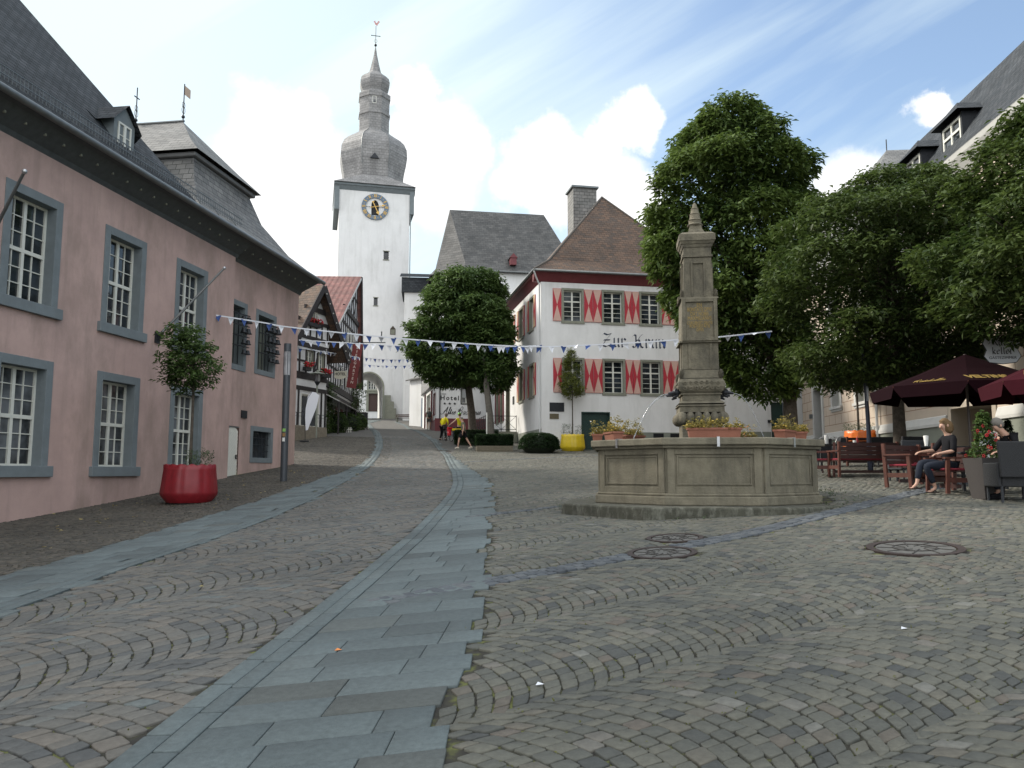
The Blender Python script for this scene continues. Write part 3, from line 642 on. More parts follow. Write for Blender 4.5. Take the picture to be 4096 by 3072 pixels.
def window(parent, s0, s1, z0, z1, y=0.0, dep=.2, nx=2, ny=(3,), fr=.06, bar=.022, tr=.09, sur=None, sill=None, fmat='whitewood', gmat='glass', slat=None, cx=1, name='window'):
    """casement window: ny = pane rows of each storey of lights from the bottom, transoms between them; cx sub-columns per casement"""
    f = MB(); a = y+dep; hgt = z1-z0; ny = list(ny); tot = sum(ny); uz = (hgt-fr*2-tr*(len(ny)-1))/tot
    ring(f, s0+fr, s1-fr, z0+fr, z1-fr, fr, a, a+.07)
    wd = (s1-s0-2*fr)/nx
    for i in range(1, nx): f.box(s0+fr+wd*i-.045, a-.004, z0+fr, s0+fr+wd*i+.045, a+.06, z1-fr)
    z = z0+fr
    for k, m in enumerate(ny):
        for j in range(1, m): f.box(s0+fr, a+.015, z+uz*j-bar/2, s1-fr, a+.05, z+uz*j+bar/2)
        z += uz*m
        if k < len(ny)-1: f.box(s0+fr, a-.008, z, s1-fr, a+.065, z+tr); z += tr
    for i in range(nx):
        for j in range(1, cx):
            xx = s0+fr+wd*i+wd*j/cx; f.box(xx-bar/2, a+.012, z0+fr, xx+bar/2, a+.052, z1-fr)
    o = f.build(name, M[fmat], parent)
    MB().box(s0+.01, a+.045, z0+.01, s1-.01, a+.075, z1-.01).build('pane', M[gmat], o)
    if sur:
        w_, m_, proud = sur; b = MB(); ring(b, s0, s1, z0, z1, w_, y-proud, a+.03); b.build('surround', M[m_], o, bevel=.008)
    if sill:
        w_, hh, pr, m_ = sill; MB().box(s0-w_, y-pr, z0-hh, s1+w_, a, z0+.01).build('sill', M[m_], o, bevel=.01)
    return o
def roof_obj(name, faces, m, parent, thick=0.0):
    mb = MB()
    for f in faces: mb.poly(f)
    o = mb.build(name, M[m] if isinstance(m, str) else m, parent, fix=False)
    for p in o.data.polygons: pass
    import bmesh
    bm = bmesh.new(); bm.from_mesh(o.data)
    bmesh.ops.remove_doubles(bm, verts=bm.verts, dist=.001)
    for f in bm.faces:
        f.normal_update()
        if f.normal.z < -0.02: f.normal_flip()
    bm.to_mesh(o.data); bm.free(); uv_slope(o)
    if thick:
        s = o.modifiers.new('thickness', 'SOLIDIFY'); s.thickness = thick; s.offset = -1
    return o
def gutter(name, pts, r, parent, m='zinc'): 
    mb = MB(); mb.tube(pts, r, 10); return mb.build(name, M[m], parent)

def text_mesh(name, body, size, m, parent, loc, rot, ext=.004, bold=0.0, align='CENTER', sx=1.0, space=1.0, shear=0.0):
    c = bpy.data.curves.new(name, 'FONT'); c.body = body; c.size = size; c.extrude = ext; c.offset = bold; c.align_x = align; c.space_character = space; c.shear = shear
    c.resolution_u = 3
    t = bpy.data.objects.new(name, c); me = bpy.data.meshes.new_from_object(t); bpy.data.objects.remove(t); bpy.data.curves.remove(c)
    me.materials.clear(); me.materials.append(M[m] if isinstance(m, str) else m)
    o = bpy.data.objects.new(name, me); COL.objects.link(o); o.parent = parent; o.location = loc; o.rotation_euler = rot; o.scale = (sx, 1, 1); return o
def serif_text(mb, body, size, x, z, y, th=.02, space=1.25):
    """capital serif lettering made of strokes, for signs"""
    pass
# broad-nib pen lettering: polylines in a unit box, drawn with a slanted nib
GL = {
 'Z': (.80, [[(.05,.85),(.2,1.0),(.45,.9),(.75,1.0),(.35,.5),(.1,.08),(.35,.0),(.55,.1),(.8,.0)],[(.2,.5),(.65,.52)]]),
 'u': (.60, [[(.08,.6),(.16,.66),(.16,.12),(.28,.0),(.45,.14)],[(.38,.6),(.46,.66),(.46,.1),(.54,.0)]]),
 'r': (.48, [[(.06,.6),(.14,.66),(.14,.04),(.2,.0)],[(.14,.5),(.3,.66),(.42,.54)]]),
 'K': (.92, [[(.04,.82),(.18,.98),(.30,.90),(.30,.06),(.14,.0),(.04,.1)],[(.80,1.0),(.66,.92),(.42,.54)],[(.30,.54),(.52,.58),(.62,.36),(.68,.06),(.84,.0)]]),
 'k': (.52, [[(.08,.95),(.16,1.0),(.16,.04),(.2,.0)],[(.16,.46),(.34,.64),(.42,.5),(.2,.38),(.36,.1),(.46,.0)]]),
 'i': (.28, [[(.06,.6),(.14,.66),(.14,.08),(.22,.0)],[(.12,.84),(.2,.92)]]),
 'm': (.88, [[(.06,.6),(.14,.66),(.14,.04),(.2,.0)],[(.14,.5),(.32,.66),(.42,.56),(.42,.04),(.48,.0)],[(.42,.5),(.6,.66),(.7,.56),(.7,.1),(.78,.0)]]),
 'R': (.85, [[(.05,.8),(.22,1.0),(.34,.86),(.3,.12),(.16,.0)],[(.34,.9),(.6,1.0),(.7,.76),(.5,.56),(.34,.54)],[(.5,.54),(.62,.2),(.8,.0)]]),
 'a': (.56, [[(.4,.56),(.22,.66),(.1,.5),(.1,.14),(.22,.0),(.4,.14)],[(.4,.64),(.4,.1),(.5,.0)]]),
 't': (.40, [[(.16,.9),(.16,.12),(.26,.0),(.34,.08)],[(.04,.64),(.32,.64)]]),
 's': (.46, [[(.38,.58),(.22,.66),(.1,.5),(.36,.24),(.26,.02),(.06,.1)]]),
 'e': (.46, [[(.12,.34),(.38,.46),(.3,.64),(.1,.5),(.1,.14),(.24,.0),(.38,.1)]]),
 'l': (.28, [[(.08,.95),(.14,1.0),(.14,.08),(.22,.0)]]),
 '-': (.36, [[(.06,.36),(.28,.36)]]), ' ': (.40, [])}
def nib_text(mb, body, x0, z0, y, h, nib=.12, ang=40, wscale=1.0, dy=.006, lean=0.0):
    x = x0; nx, nz = math.cos(math.radians(ang))*nib*h/2, math.sin(math.radians(ang))*nib*h/2; k = 0
    for ch in body:
        wd, strokes = GL[ch]
        for st in strokes:
            for a, b in zip(st[:-1], st[1:]):
                A = (x+a[0]*h*wscale+a[1]*h*lean, z0+a[1]*h); B = (x+b[0]*h*wscale+b[1]*h*lean, z0+b[1]*h)
                yy = y-dy*(1+.13*(k % 5)); k += 1
                q = [(A[0]-nx, yy, A[1]-nz), (A[0]+nx, yy, A[1]+nz), (B[0]+nx, yy, B[1]+nz), (B[0]-nx, yy, B[1]-nz)]
                mb.add(q, [(0,1,2,3)])
        x += wd*h*wscale
    return x
def nib_width(body, h, ws=1.0): return sum(GL[c][0] for c in body)*h*ws

# ================================================================ pink town hall
F1 = Frame(-14, 0, .1497, 1, 'town_hall', 'long pink rendered town hall with grey stone window surrounds and steep slate roofs', 'building')
T = F1.root
S0 = 3.0; EZ = 9.75
b = MB()
wins = []; sc_list = [7.9, 11.45, 14.95, 18.47, 21.93, 25.33]
for c in sc_list: wins += [(c, 5.53, 7.98, 'U'), (c, 1.72, 4.02, 'L')]
holes = [(c-.75, c+.75, z0-.05, z1+.05) for c, z0, z1, k in wins]
wall_grid(b, S0, 28.06, -1.5, 9.42, holes)
b.add([(28.06,0,-1.5),(28.06,.26,-1.5),(28.06,.26,9.42),(28.06,0,9.42)], [(0,1,2,3)])
h2 = [(28.30, 29.41, 5.45, 7.6), (30.38, 31.93, 5.4, 7.65), (28.46, 29.28, 1.0, 3.22), (30.33, 31.88, 2.1, 3.15)]
wall_grid(b, 28.06, 34.15, -1.5, 9.42, h2, y=.26)
b.add([(34.15,.26,-1),(34.15,9,-1),(34.15,9,9.42),(34.15,.26,9.42)], [(0,1,2,3)])
b.add([(S0,0,-2),(S0,11,-2),(S0,11,9.42),(S0,0,9.42)], [(3,2,1,0)])
b.add([(S0,11,-2),(34,11,-2),(34,11,9.42),(S0,11,9.42)], [(3,2,1,0)])
# arched door head filler
b.build('wall', M['pink'], T)
for c, z0, z1, k in wins:
    window(T, c-.70, c+.70, z0, z1, 0, .24, 2, (3, 3), cx=2, sur=(.22, 'slatestone', .025), sill=(.33, .25, .10, 'slatestone'), gmat='glass' if k == 'U' else 'glass_curtain')
# cornice: sloping dark boards under the eave, gutter, snow guard
cz = MB(); cz.prism([(0,9.18),(-.06,9.30),(-.14,9.36),(-.5,9.66),(-.62,9.70),(-.62,9.76),(0.3,9.76),(0.3,9.18)], S0, 28.2, axis='x')
cz.prism([(.26,9.18),(.2,9.30),(.12,9.36),(-.48,9.66),(-.6,9.70),(-.6,9.76),(0.5,9.76),(0.5,9.18)], 28.2, 34.3, axis='x')
cz.build('cornice', mat('dark eaves boards', (0.06, 0.068, 0.07), .7, .2, 6), T)
pgm = None
for i in range(50):
    s = S0+.4+i*.62
    if pgm is None: pgo = MB().cbox((0,0,0), (.05,.05,.06)).build('eaves_peg', M['stonegreen'], T); pgm = pgo.data
    else: pgo = bpy.data.objects.new('eaves_peg', pgm); COL.objects.link(pgo); pgo.parent = T
    pgo.location = (s, -.30 if s < 28.2 else -.26, 9.49)
gutter('gutter', [(S0,-.72,9.74),(34.5,-.72,9.74)], .085, T)
# main roof (hipped towards the pavilion)
k_ = 1.37; yr = 5.6; zr = EZ+(yr+.7)*k_
hipx = 24.6
def zz(y): return EZ+(y+.7)*k_
faces = [[(S0,-.7,EZ),(hipx,-.7,EZ),(hipx-6.3,yr,zr),(S0,yr,zr)], [(S0,11.9,EZ),(S0,yr,zr),(hipx-6.3,yr,zr),(hipx,11.9,EZ)], [(hipx,-.7,EZ),(hipx,11.9,EZ),(hipx-6.3,yr,zr)], [(S0,-.7,EZ),(S0,yr,zr),(S0,11.9,EZ)]]
roof_obj('roof', faces, 'slate', T)
# pavilion roof: flared lower slope, cornice, upper hip
px0, px1, py0, py1 = 24.6, 34.6, -.7, 8.0
bx0, bx1, by0, by1 = 26.75, 30.9, 1.0, 6.4
ring_lo = [(px0,py0,EZ),(px1,py0,EZ),(px1,py1,EZ),(px0,py1,EZ)]
mid = lambda f, z: [(px0+(bx0-px0)*f, py0+(by0-py0)*f, z), (px1+(bx1-px1)*f, py0+(by0-py0)*f, z), (px1+(bx1-px1)*f, py1+(by1-py1)*f, z), (px0+(bx0-px0)*f, py1+(by1-py1)*f, z)]
r0, r1, r2_, r3 = mid(0, EZ), mid(.5, EZ+.75), mid(.85, EZ+1.7), mid(1.0, 12.35)
fc = []
for A, B in ((r0, r1), (r1, r2_), (r2_, r3)):
    for i in range(4): fc.append([A[i], A[(i+1) % 4], B[(i+1) % 4], B[i]])
roof_obj('pavilion_roof', fc, 'slate_grey', T)
cb = MB(); cb.prism([(bx0-.02,by0-.02),(bx1+.02,by0-.02),(bx1+.02,by1+.02),(bx0-.02,by1+.02)], 12.30, 12.42, axis='z'); cb.prism([(bx0-.16,by0-.16),(bx1+.16,by0-.16),(bx1+.16,by1+.16),(bx0-.16,by1+.16)], 12.42, 12.58, axis='z')
cb.build('roof_cornice', mat('pale lead', (0.15, 0.15, 0.15), .6, .1, 4), T, bevel=.05)
u0 = [(bx0-.32,by0-.32,12.60),(bx1+.32,by0-.32,12.60),(bx1+.32,by1+.32,12.60),(bx0-.32,by1+.32,12.60)]
u1 = [(bx0+.35,by0+.35,13.25),(bx1-.35,by0+.35,13.25),(bx1-.35,by1-.35,13.25),(bx0+.35,by1-.35,13.25)]
cxm = (bx0+bx1)/2; p0 = (cxm, 2.75, 14.75); p1 = (cxm, 4.7, 14.75)
fc = [[u0[i], u0[(i+1) % 4], u1[(i+1) % 4], u1[i]] for i in range(4)]+[[u1[0], u1[1], p0], [u1[1], u1[2], p1, p0], [u1[2], u1[3], p1], [u1[3], u1[0], p0, p1]]
roof_obj('upper_roof', fc, 'slate_grey', T)
rc = MB(); rc.tube([(cxm,2.7,14.78),(cxm,4.75,14.78)], .05, 6); rc.build('ridge_cap', M['zinc'], T)
for yy, hh in ((2.75, 1.5), (4.7, 1.5)):
    fm = MB(); fm.tube([(cxm,yy,14.75),(cxm,yy,14.75+hh)], .022, 6); fm.blob((cxm,yy,14.95), (.07,.07,.07), 8, 6)
    for zc_, rr_ in ((15.22,.11),(15.42,.09)):
        fm.tube([(cxm+rr_*math.cos(a*math.pi/6), yy, zc_+rr_*1.3*math.sin(a*math.pi/6)) for a in range(13)], .010, 5)
    fo = fm.build('roof_finial', M['darkmetal'], T)
    if yy < 3: MB().box(cxm+.02, yy-.006, 15.85, cxm+.42, yy+.006, 16.2).build('vane_flag', mat('gilt vane', (0.5, 0.36, 0.25), .5, .1), fo)
    else: MB().bar((cxm-.16,yy,15.85),(cxm+.16,yy,15.85),.03).build('cross_arm', M['darkmetal'], fo)
# snow guard
sg = MB(); s = S0
for zc_ in (.16, .34): sg.bar((S0,-.45,EZ+.30+zc_),(27.6,-.45,EZ+.30+zc_), .02)
while s < 27.6:
    sg.bar((s,-.45,EZ+.34),(s,-.45,EZ+.66), .014); s += .115
s = S0
while s < 27.6: sg.bar((s,-.45,EZ+.3),(s,-.2,EZ+.64), .03); s += 1.15
sg.build('snow_guard', M['zinc'], T)
# dormer with flared slate cheeks
for ds in (21.4, 11.6):
    dm = MB(); y0 = -.12
    zs = zz(y0)
    dm.add([(ds-.45,y0,10.30),(ds+.45,y0,10.30),(ds+.45,y0,11.2),(ds,y0,11.62),(ds-.45,y0,11.2)], [(0,1,2,3,4)])
    for sg_ in (-1, 1): dm.add([(ds+sg_*.45,y0,10.3),(ds+sg_*.45,1.2,10.3),(ds+sg_*.45,1.2,11.2),(ds+sg_*.45,y0,11.2)], [(0,1,2,3)])
    do = dm.build('dormer', M['slatestone'], T)
    roof_obj('dormer_roof', [[(ds,y0-.12,11.68),(ds,2.2,11.68),(ds-.62,1.5,11.06),(ds-.62,y0-.12,11.06)], [(ds,y0-.12,11.68),(ds,2.2,11.68),(ds+.62,1.5,11.06),(ds+.62,y0-.12,11.06)],
                             [(ds-.62,y0-.12,11.06),(ds-.62,1.5,11.06),(ds-1.05,.45,11.3),(ds-.85,y0+.25,10.95)], [(ds+.62,y0-.12,11.06),(ds+.62,1.5,11.06),(ds+1.05,.45,11.3),(ds+.85,y0+.25,10.95)]], 'slate', do)
    window(do, ds-.28, ds+.28, 10.42, 11.12, y0, -.03, 2, (2,), fr=.05, name='dormer_window')
# carillon window surrounds, dark recess
for (a, c, z0, z1) in ((28.30, 29.37, 5.45, 7.6), (30.48, 31.83, 5.5, 7.6)):
    f = MB(); ring(f, a+.0, c, z0, z1, .2, .235, .7); o = f.build('bell_window', M['slatestone'], T, bevel=.008)
    MB().box(a, .66, z0, c, .70, z1).build('recess_back', M['plinthgrey'], o)
f = MB(); ring(f, 30.35, 31.86, 2.12, 3.12, .19, .235, .52); o = f.build('cellar_window', M['slatestone'], T, bevel=.008)
MB().box(30.35, .48, 2.12, 31.86, .52, 3.12).build('pane', M['glass'], o)
g = MB()
for i in range(11): g.bar((30.45+i*.13,.34,2.12),(30.45+i*.13,.34,3.12), .018)
for z in (2.38, 2.62, 2.88): g.bar((30.35,.34,z),(31.86,.34,z), .018)
g.build('iron_grille', M['darkmetal'], o)
d = MB(); pts = [(28.49,1.0),(29.27,1.0),(29.27,3.0)]+[(28.88+.39*math.cos(a*math.pi/8), 3.0+.2*math.sin(a*math.pi/8)) for a in range(1, 8)]+[(28.49,3.0)]
d.prism(pts, .30, .36)
for i in range(-12, 26):
    zc = 1.0+i*.13; a = Vector((28.51,.296,zc)); e = Vector((29.25,.296,zc+.62))
    if e.z > 3.06: e = a+(e-a)*((3.06-a.z)/(e.z-a.z)) if a.z < 3.06 else a
    if a.z < 1.3: a = a+(e-a)*max(0, (1.3-a.z)/(e.z-a.z)) if e.z > 1.3 else e
    if (e-a).length > .1: d.bar(a, e, .085, .012, up=(0,1,0))
do = d.build('door', M['whitewood'], T)
MB().cbox((29.14,.27,2.12), (.03,.05,.16)).bar((29.14,.25,2.16),(29.03,.25,2.16),.02).build('handle', M['darkmetal'], do)
f = MB(); f.box(28.42,.28,3.18,29.32,.5,3.26); f.build('door_head', M['slatestone'], do)
tag(MB().box(29.56-.2, .215, 3.55, 29.56+.22, .25, 3.83).build('wall_plaque', M['darkmetal'], T))
T['kindnote'] = 1; del T['kindnote']
# carillon bells
def bell_mesh(r, h):
    return MB().lathe([(r*.15,h),(r*.42,h*.97),(r*.55,h*.8),(r*.62,h*.45),(r*.78,h*.18),(r,0),(r*.9,-.01)], 12, smooth=True)
for ci, (a, c, lab) in enumerate(((28.45, 29.35, 'carillon of dark bells on iron bars in the narrow recess beside the white door'), (30.48, 31.83, 'carillon of dark bells on iron bars in the wide recess above the barred cellar window'))):
    base = F1.world((a+c)/2, .3, 5.5); root = empty('carillon', base, F1.rz, lab, 'carillon', 'carillons in the town hall wall')
    hw = (c-a)/2; rk = MB()
    for i in range(5 if ci else 3): x = -hw+.12+i*(2*hw-.24)/(4 if ci else 2); rk.bar((x,.1,.02),(x,.1,2.02), .025)
    nrow = [(1.55, .15, 3), (1.15, .135, 3), (.75, .12, 4), (.38, .11, 3)]
    for z, r, n in nrow: rk.bar((-hw+.02,-.08,z+.26),(hw+.1,-.22,z+.26), .035)
    rk.build('bell_rack', M['darkmetal'], root)
    for z, r, n in nrow:
        n = n if ci else 2
        for i in range(n):
            x = hw+.06-i*(r*2.3)
            o = bell_mesh(r, r*1.45).build('bell', mat('bell bronze', (0.035, 0.037, 0.04), .5, .2, 10, metal=.6) if 'bellm' not in M else M['bellm'], root); M['bellm'] = o.data.materials[0]
            o.location = (x, -.20+.02*i, z)
# flagpoles on brackets
def flagpole(a, z, L_, lab, az=-.25):
    p = F1.world(a, 0, z); r = empty('flagpole', p, F1.rz, lab, 'flagpole', 'flagpoles slanting from the town hall wall')
    d = Vector((az, -.62, .80)).normalized()*L_
    MB().tube([(0,-.1,0), Vector((0,-.1,0))+d], [.045, .03], 8).build('pole', M['zinc'], r)
    MB().blob(Vector((0,-.1,0))+d, (.055,.055,.055), 8, 6).build('knob', M['steel'], r)
    MB().cbox((0,-.03,-.08), (.18,.06,.34)).bar((0,-.05,-.15),(0,-.2,.1),.06).build('bracket', M['darkmetal'], r)
# flag poles: solved so the pole ends where the photo shows them
def pole_between(a, z, tipX, tipY, out_y, lab):
    # tip lies at distance out_y in front of the wall plane
    v = px_dir(tipX, tipY); nx, ny = -F1.d[1], F1.d[0]
    ox, oy = F1.o[0]-nx*out_y, F1.o[1]-ny*out_y
    t = (ox*nx+oy*ny)/(v.x*nx+v.y*ny); P_ = Vector((v.x*t, v.y*t, v.z*t+CAM_H))
    base = F1.world(a, 0, z); q = P_-base; c, s = F1.d; loc = Vector((q.x*c+q.y*s, -q.x*s+q.y*c, q.z))
    r = empty('flagpole', base, F1.rz, lab, 'flagpole', 'flagpoles slanting from the town hall wall')
    MB().tube([(0,-.08,0), loc], [.04, .03], 8).build('pole', M['zinc'], r)
    MB().blob(loc, (.055,.055,.055), 8, 6).build('knob', M['steel'], r)
    MB().cbox((0,-.03,-.06), (.20,.06,.34)).bar((0,-.05,-.15),(0,-.2,.1),.07).build('bracket', M['darkmetal'], r)
pole_between(23.55, 5.6, 897, 1073, 1.5, 'grey flagpole slanting from a black bracket above the red planter tree')
pole_between(17.1, 6.55, 98, 686, 1.5, 'grey flagpole at the left picture edge, its knob level with the upper window')

# ================================================================ white inn with red and cream shutters
FK = Frame(1.58, 43, .98, .19, 'inn', 'white two storey inn with red and cream shutters and a brown hipped roof', 'building')
K = FK.root; KW = 10.45; KD = 17.0; KE = 12.45
up = [(1.3,2.32),(3.6,4.67),(5.8,6.87),(8.05,9.12)]
holes = [(a,c,9.84,11.56) for a, c in up]+[(a,c,5.9,7.68) for a, c in up]+[(2.31,3.8,2.0,4.77)]
b = MB(); wall_grid(b, 0, KW, 1.5, KE, [(h[0]-.02,h[1]+.02,h[2]-.02,h[3]+.02) for h in holes])
# side wall (runs away from the camera) with its windows: local y direction
sw = [(1.85,2.9,9.72,11.5),(4.85,5.9,9.72,11.5),(7.75,8.8,9.72,11.5),(1.85,2.9,5.85,7.62),(4.85,5.9,5.85,7.62),(9.1,10.3,4.0,7.2),(11.6,12.5,5.0,7.4),(13.2,14.1,5.0,7.4)]
bb_ = MB(); wall_grid(bb_, 0, KD, 1.5, KE, sw)
b.add([(0, v[0], v[2]) for v in bb_.v], bb_.f)
b.add([(KW,0,1.5),(KW,KD,1.5),(KW,KD,KE),(KW,0,KE)], [(0,1,2,3)]); b.add([(0,KD,1.5),(KW,KD,1.5),(KW,KD,KE),(0,KD,KE)], [(0,1,2,3)])
b.build('wall', M['white'], K)
MB().box(-.035,-.035,1.5,.0+.9,-.0-.003,3.45).box(3.85,-.035,1.5,KW,-.003,3.75).build('plinth', M['plinthgrey'], K)
MB().box(-.035,-.03,1.5,-.003,8.9,3.9).build('side_plinth', M['plinthgrey'], K)
def shutter(parent, x0, x1, z0, z1, y, ca, cb, vert=False):
    """board shutter painted in two colours: triangles of the first colour on the second ground"""
    m = (x0+x1)/2; mb = MB(); e = .012
    mb.box(x0+.012, y-.05, z0, x1-.012, y-.012, z1, 1); zm = (z0+z1)/2; yy = y-.0535; mid_ = x1 if not vert else x0
    mb.add([(x0+e,yy,z0+e),(x1-e,yy,z0+e),(m,yy,zm),(x0+e,yy,z1-e),(x1-e,yy,z1-e)], [(0,1,2),(3,2,4)], 0)
    o = mb.build('shutter', [M[ca], M[cb]], parent, fix=False)
    return o
for (z0, z1, fl) in ((9.84, 11.56, 0), (5.9, 7.68, 1)):
    for i, (a, c) in enumerate(up):
        window(K, a, c, z0, z1, 0, .16, 2, (4, 2), fr=.05, bar=.022, tr=.07, sur=(.13, 'stonegreen', .02), sill=(.16, .14, .05, 'stonegreen'), gmat='glass_curtain' if i == 0 else 'glass')
    sh = [(.66,1.16)]
    for a, c in zip(up[:-1], up[1:]): m = (a[1]+c[0])/2; sh += [(a[1]+.13, m), (m, c[0]-.13)]
    sh += [(9.25, 9.8)]
    for j, (a, c) in enumerate(sh):
        cr, rd = ('shutter_cream', 'shutter_red')
        shutter(K, a, c, z0-.02, z1+.08, 0, cr, rd)
# side windows: shutters project on a rotated parent
sr = empty('side_front', (0,0,0), -math.pi/2); sr.parent = K; sr.location = (0, KD, 0)
sr.name = 'side_front'
def side_obj(o): o.parent = sr
for (a, c, z0, z1) in sw[:5]:
    # local x' of the side front = KD - y
    x0, x1 = KD-c, KD-a
    window(sr, x0, x1, z0, z1, 0, .16, 2, (4, 2), fr=.05, tr=.07, sur=(.14, 'stonegreen', .02), sill=(.16, .14, .05, 'stonegreen'))
    shutter(sr, x0-.62, x0-.14, z0, z1+.05, -.0, 'shutter_yellow', 'shutter_red'); shutter(sr, x1+.14, x1+.62, z0, z1+.05, -.0, 'shutter_yellow', 'shutter_red')
for (a, c, z0, z1) in sw[6:]:
    x0, x1 = KD-c, KD-a; window(sr, x0, x1, z0, z1, 0, .16, 2, (4, 2), fr=.05, tr=.07, sur=(.12, 'stonegreen', .02)); shutter(sr, x0-.5, x0-.12, z0, z1, 0, 'oxred', 'oxred'); shutter(sr, x1+.12, x1+.5, z0, z1, 0, 'oxred', 'oxred')
a, c, z0, z1 = sw[5]; x0, x1 = KD-c, KD-a
f = MB(); ring(f, x0, x1, z0, z1, .14, -.02, .5, wb=0); o = f.build('entrance', M['stonegreen'], sr); MB().box(x0,.45,z0,x1,.5,z1).build('door_leaf', M['brown_door'], o)
MB().box(KD-8.0,-.03,5.85,KD-7.5,-.003,6.35).build('notice_board', M['black'], sr)
# red eaves, gutter, roof
er = MB(); er.prism([(0.0,11.98),(-.06,12.05),(-.30,12.42),(-.42,12.45),(-.42,12.52),(.2,12.52),(.2,11.98)], -.42, KW+.2, axis='x')
er.build('eaves', M['oxred'], K)
er = MB(); er.prism([(0.0,11.98),(-.06,12.05),(-.30,12.42),(-.42,12.45),(-.42,12.52),(-.002,12.52),(-.002,11.98)], -.0, KD, axis='y'); er.build('side_eaves', M['oxred'], K)
gutter('gutter', [(KW+.2,-.5,12.52),(-.5,-.5,12.52),(-.5,KD,12.52)], .07, K)
zk = 12.55; pk = (KW/2+.05, 5.4, 19.0); pk2 = (KW/2+.05, KD-4, 19.0)
e0, e1, e2, e3 = (-.5,-.5,zk), (KW+.5,-.5,zk), (KW+.5,KD+.5,zk), (-.5,KD+.5,zk)
def lerp(a, b_, t): return tuple(a[i]+(b_[i]-a[i])*t for i in range(3))
def bell_cast(e, p, t, dz): q = lerp(e, p, t); return (q[0], q[1], q[2]+dz)
m0, m1, m2_, m3_ = [bell_cast(e, p, .2, -.42) for e, p in ((e0,pk),(e1,pk),(e2,pk2),(e3,pk2))]
fc = [[e0,e1,m1,m0],[e1,e2,m2_,m1],[e2,e3,m3_,m2_],[e3,e0,m0,m3_],[m0,m1,pk],[m1,m2_,pk2,pk],[m2_,m3_,pk2],[m3_,m0,pk,pk2]]
roof_obj('roof', fc, 'tile_brown', K)
hp = MB(); hp.tube([m0, pk, pk2], .07, 6); hp.tube([e0, m0], .07, 6); hp.tube([e1, m1, pk], .07, 6); hp.build('hip_tiles', M['tile_brown'] if False else mat('hip slate', (0.07, 0.06, 0.05), .8, .2, 5), K)
# slated chimney, left roof slope
ch = MB(); cx0, cy0 = 3.95, 7.4; ch.box(cx0, cy0, 14.5, cx0+1.6, cy0+1.5, 20.3); co = ch.build('chimney', M['slate_grey'], K)
uv_slope(co)
MB().box(cx0-.12, cy0-.12, 20.3, cx0+1.72, cy0+1.62, 20.42).build('chimney_cap', M['slatestone'], co)
# downpipes
MB().tube([(-.5,-.5,12.45),(-.3,-.3,12.1),(-.09,-.05,11.8),(-.09,-.05,3.2)], .045, 8).build('downpipe', mat('white pipe', (0.55, 0.56, 0.56), .5), K)
# lettering
ink = mat('dark blue lettering', (0.02, 0.03, 0.06), .7); xw = 3.42
for word in ('Zur', 'Krim'):
    nb = MB(); xw = nib_text(nb, word, xw, 8.48, 0, .74, nib=.14, ang=42, wscale=1.06)+.40*.74*1.06; nb.build('inn_lettering', ink, K, fix=False)
# green double door with herringbone boards
d = MB(); d.box(2.33,.10,2.0,3.78,.16,4.75)
for sx_ in (0, 1):
    for i in range(-8, 16):
        z = 2.4+i*.16; x0_ = 2.38+sx_*.70; x1_ = x0_+.66
        za, zb_ = (z, z+.66) if sx_ == 0 else (z+.66, z)
        A = Vector((x0_,.097,za)); B_ = Vector((x1_,.097,zb_))
        lo_, hi_ = (A, B_) if A.z < B_.z else (B_, A)
        if hi_.z < 2.6 or lo_.z > 4.6: continue
        if hi_.z > 4.68: hi2 = lo_+(hi_-lo_)*((4.68-lo_.z)/(hi_.z-lo_.z)); hi_.xyz = hi2
        d.bar(lo_, hi_, .10, .014, up=(0,1,0))
gd = d.build('gate', M['greendoor'], K); f = MB(); ring(f, 2.31, 3.8, 2.0, 4.77, .07, -.015, .14, wb=0); f.build('gate_frame', M['greendoor'], gd)
for (x0_, x1_) in ((6.35, 6.95), (7.35, 7.95)):
    g = MB()
    g.box(x0_, -.045, 3.45, x1_, -.036, 3.70, 0)
    for i in range(4): g.cbox(((x0_+x1_)/2, -.05, 3.50+i*.055), (x1_-x0_, .03, .02))
    g.build('cellar_vent', M['darkmetal'], K)
pq = MB().box(.46, -.035, 4.83, 1.27, -.003, 5.32); pq.build('large_plaque', M['darkmetal'], K)
MB().box(.46, -.03, 4.43, .97, -.003, 4.72).build('small_plaque', mat('bronze plaque', (0.12, 0.10, 0.06), .5, .2, 12, metal=.3), K)
# side entrance landing with iron railing
FL = empty('entrance_landing', FK.world(-1.1, 8.2, tz(*FK.world(-1.1, 8.2, 0).xy)), FK.rz, 'stone landing with black iron railing of crossed bars at the inn side door', 'railing')
lz = 4.05-FL.location.z
MB().box(-.9,-1.8,-1,1.05,3.2,lz).build('landing', M['stonegreen'], FL)
g = MB()
def rail_seg(a, e):
    a = Vector(a); e = Vector(e)
    for z in (lz+.12, lz+.95): g.bar(a+Vector((0,0,z)), e+Vector((0,0,z)), .035)
    n = max(1, round((e-a).length/.9))
    for i in range(n+1): q = a.lerp(e, i/n); g.bar(q+Vector((0,0,lz)), q+Vector((0,0,lz+1.0)), .035)
    for i in range(n):
        q, r_ = a.lerp(e, i/n), a.lerp(e, (i+1)/n); g.bar(q+Vector((0,0,lz+.12)), r_+Vector((0,0,lz+.95)), .02); g.bar(q+Vector((0,0,lz+.95)), r_+Vector((0,0,lz+.12)), .02)
rail_seg((-.9,-1.8,0),(1.0,-1.8,0)); rail_seg((-.9,-1.8,0),(-.9,3.2,0)); g.build('railing', M['darkmetal'], FL)

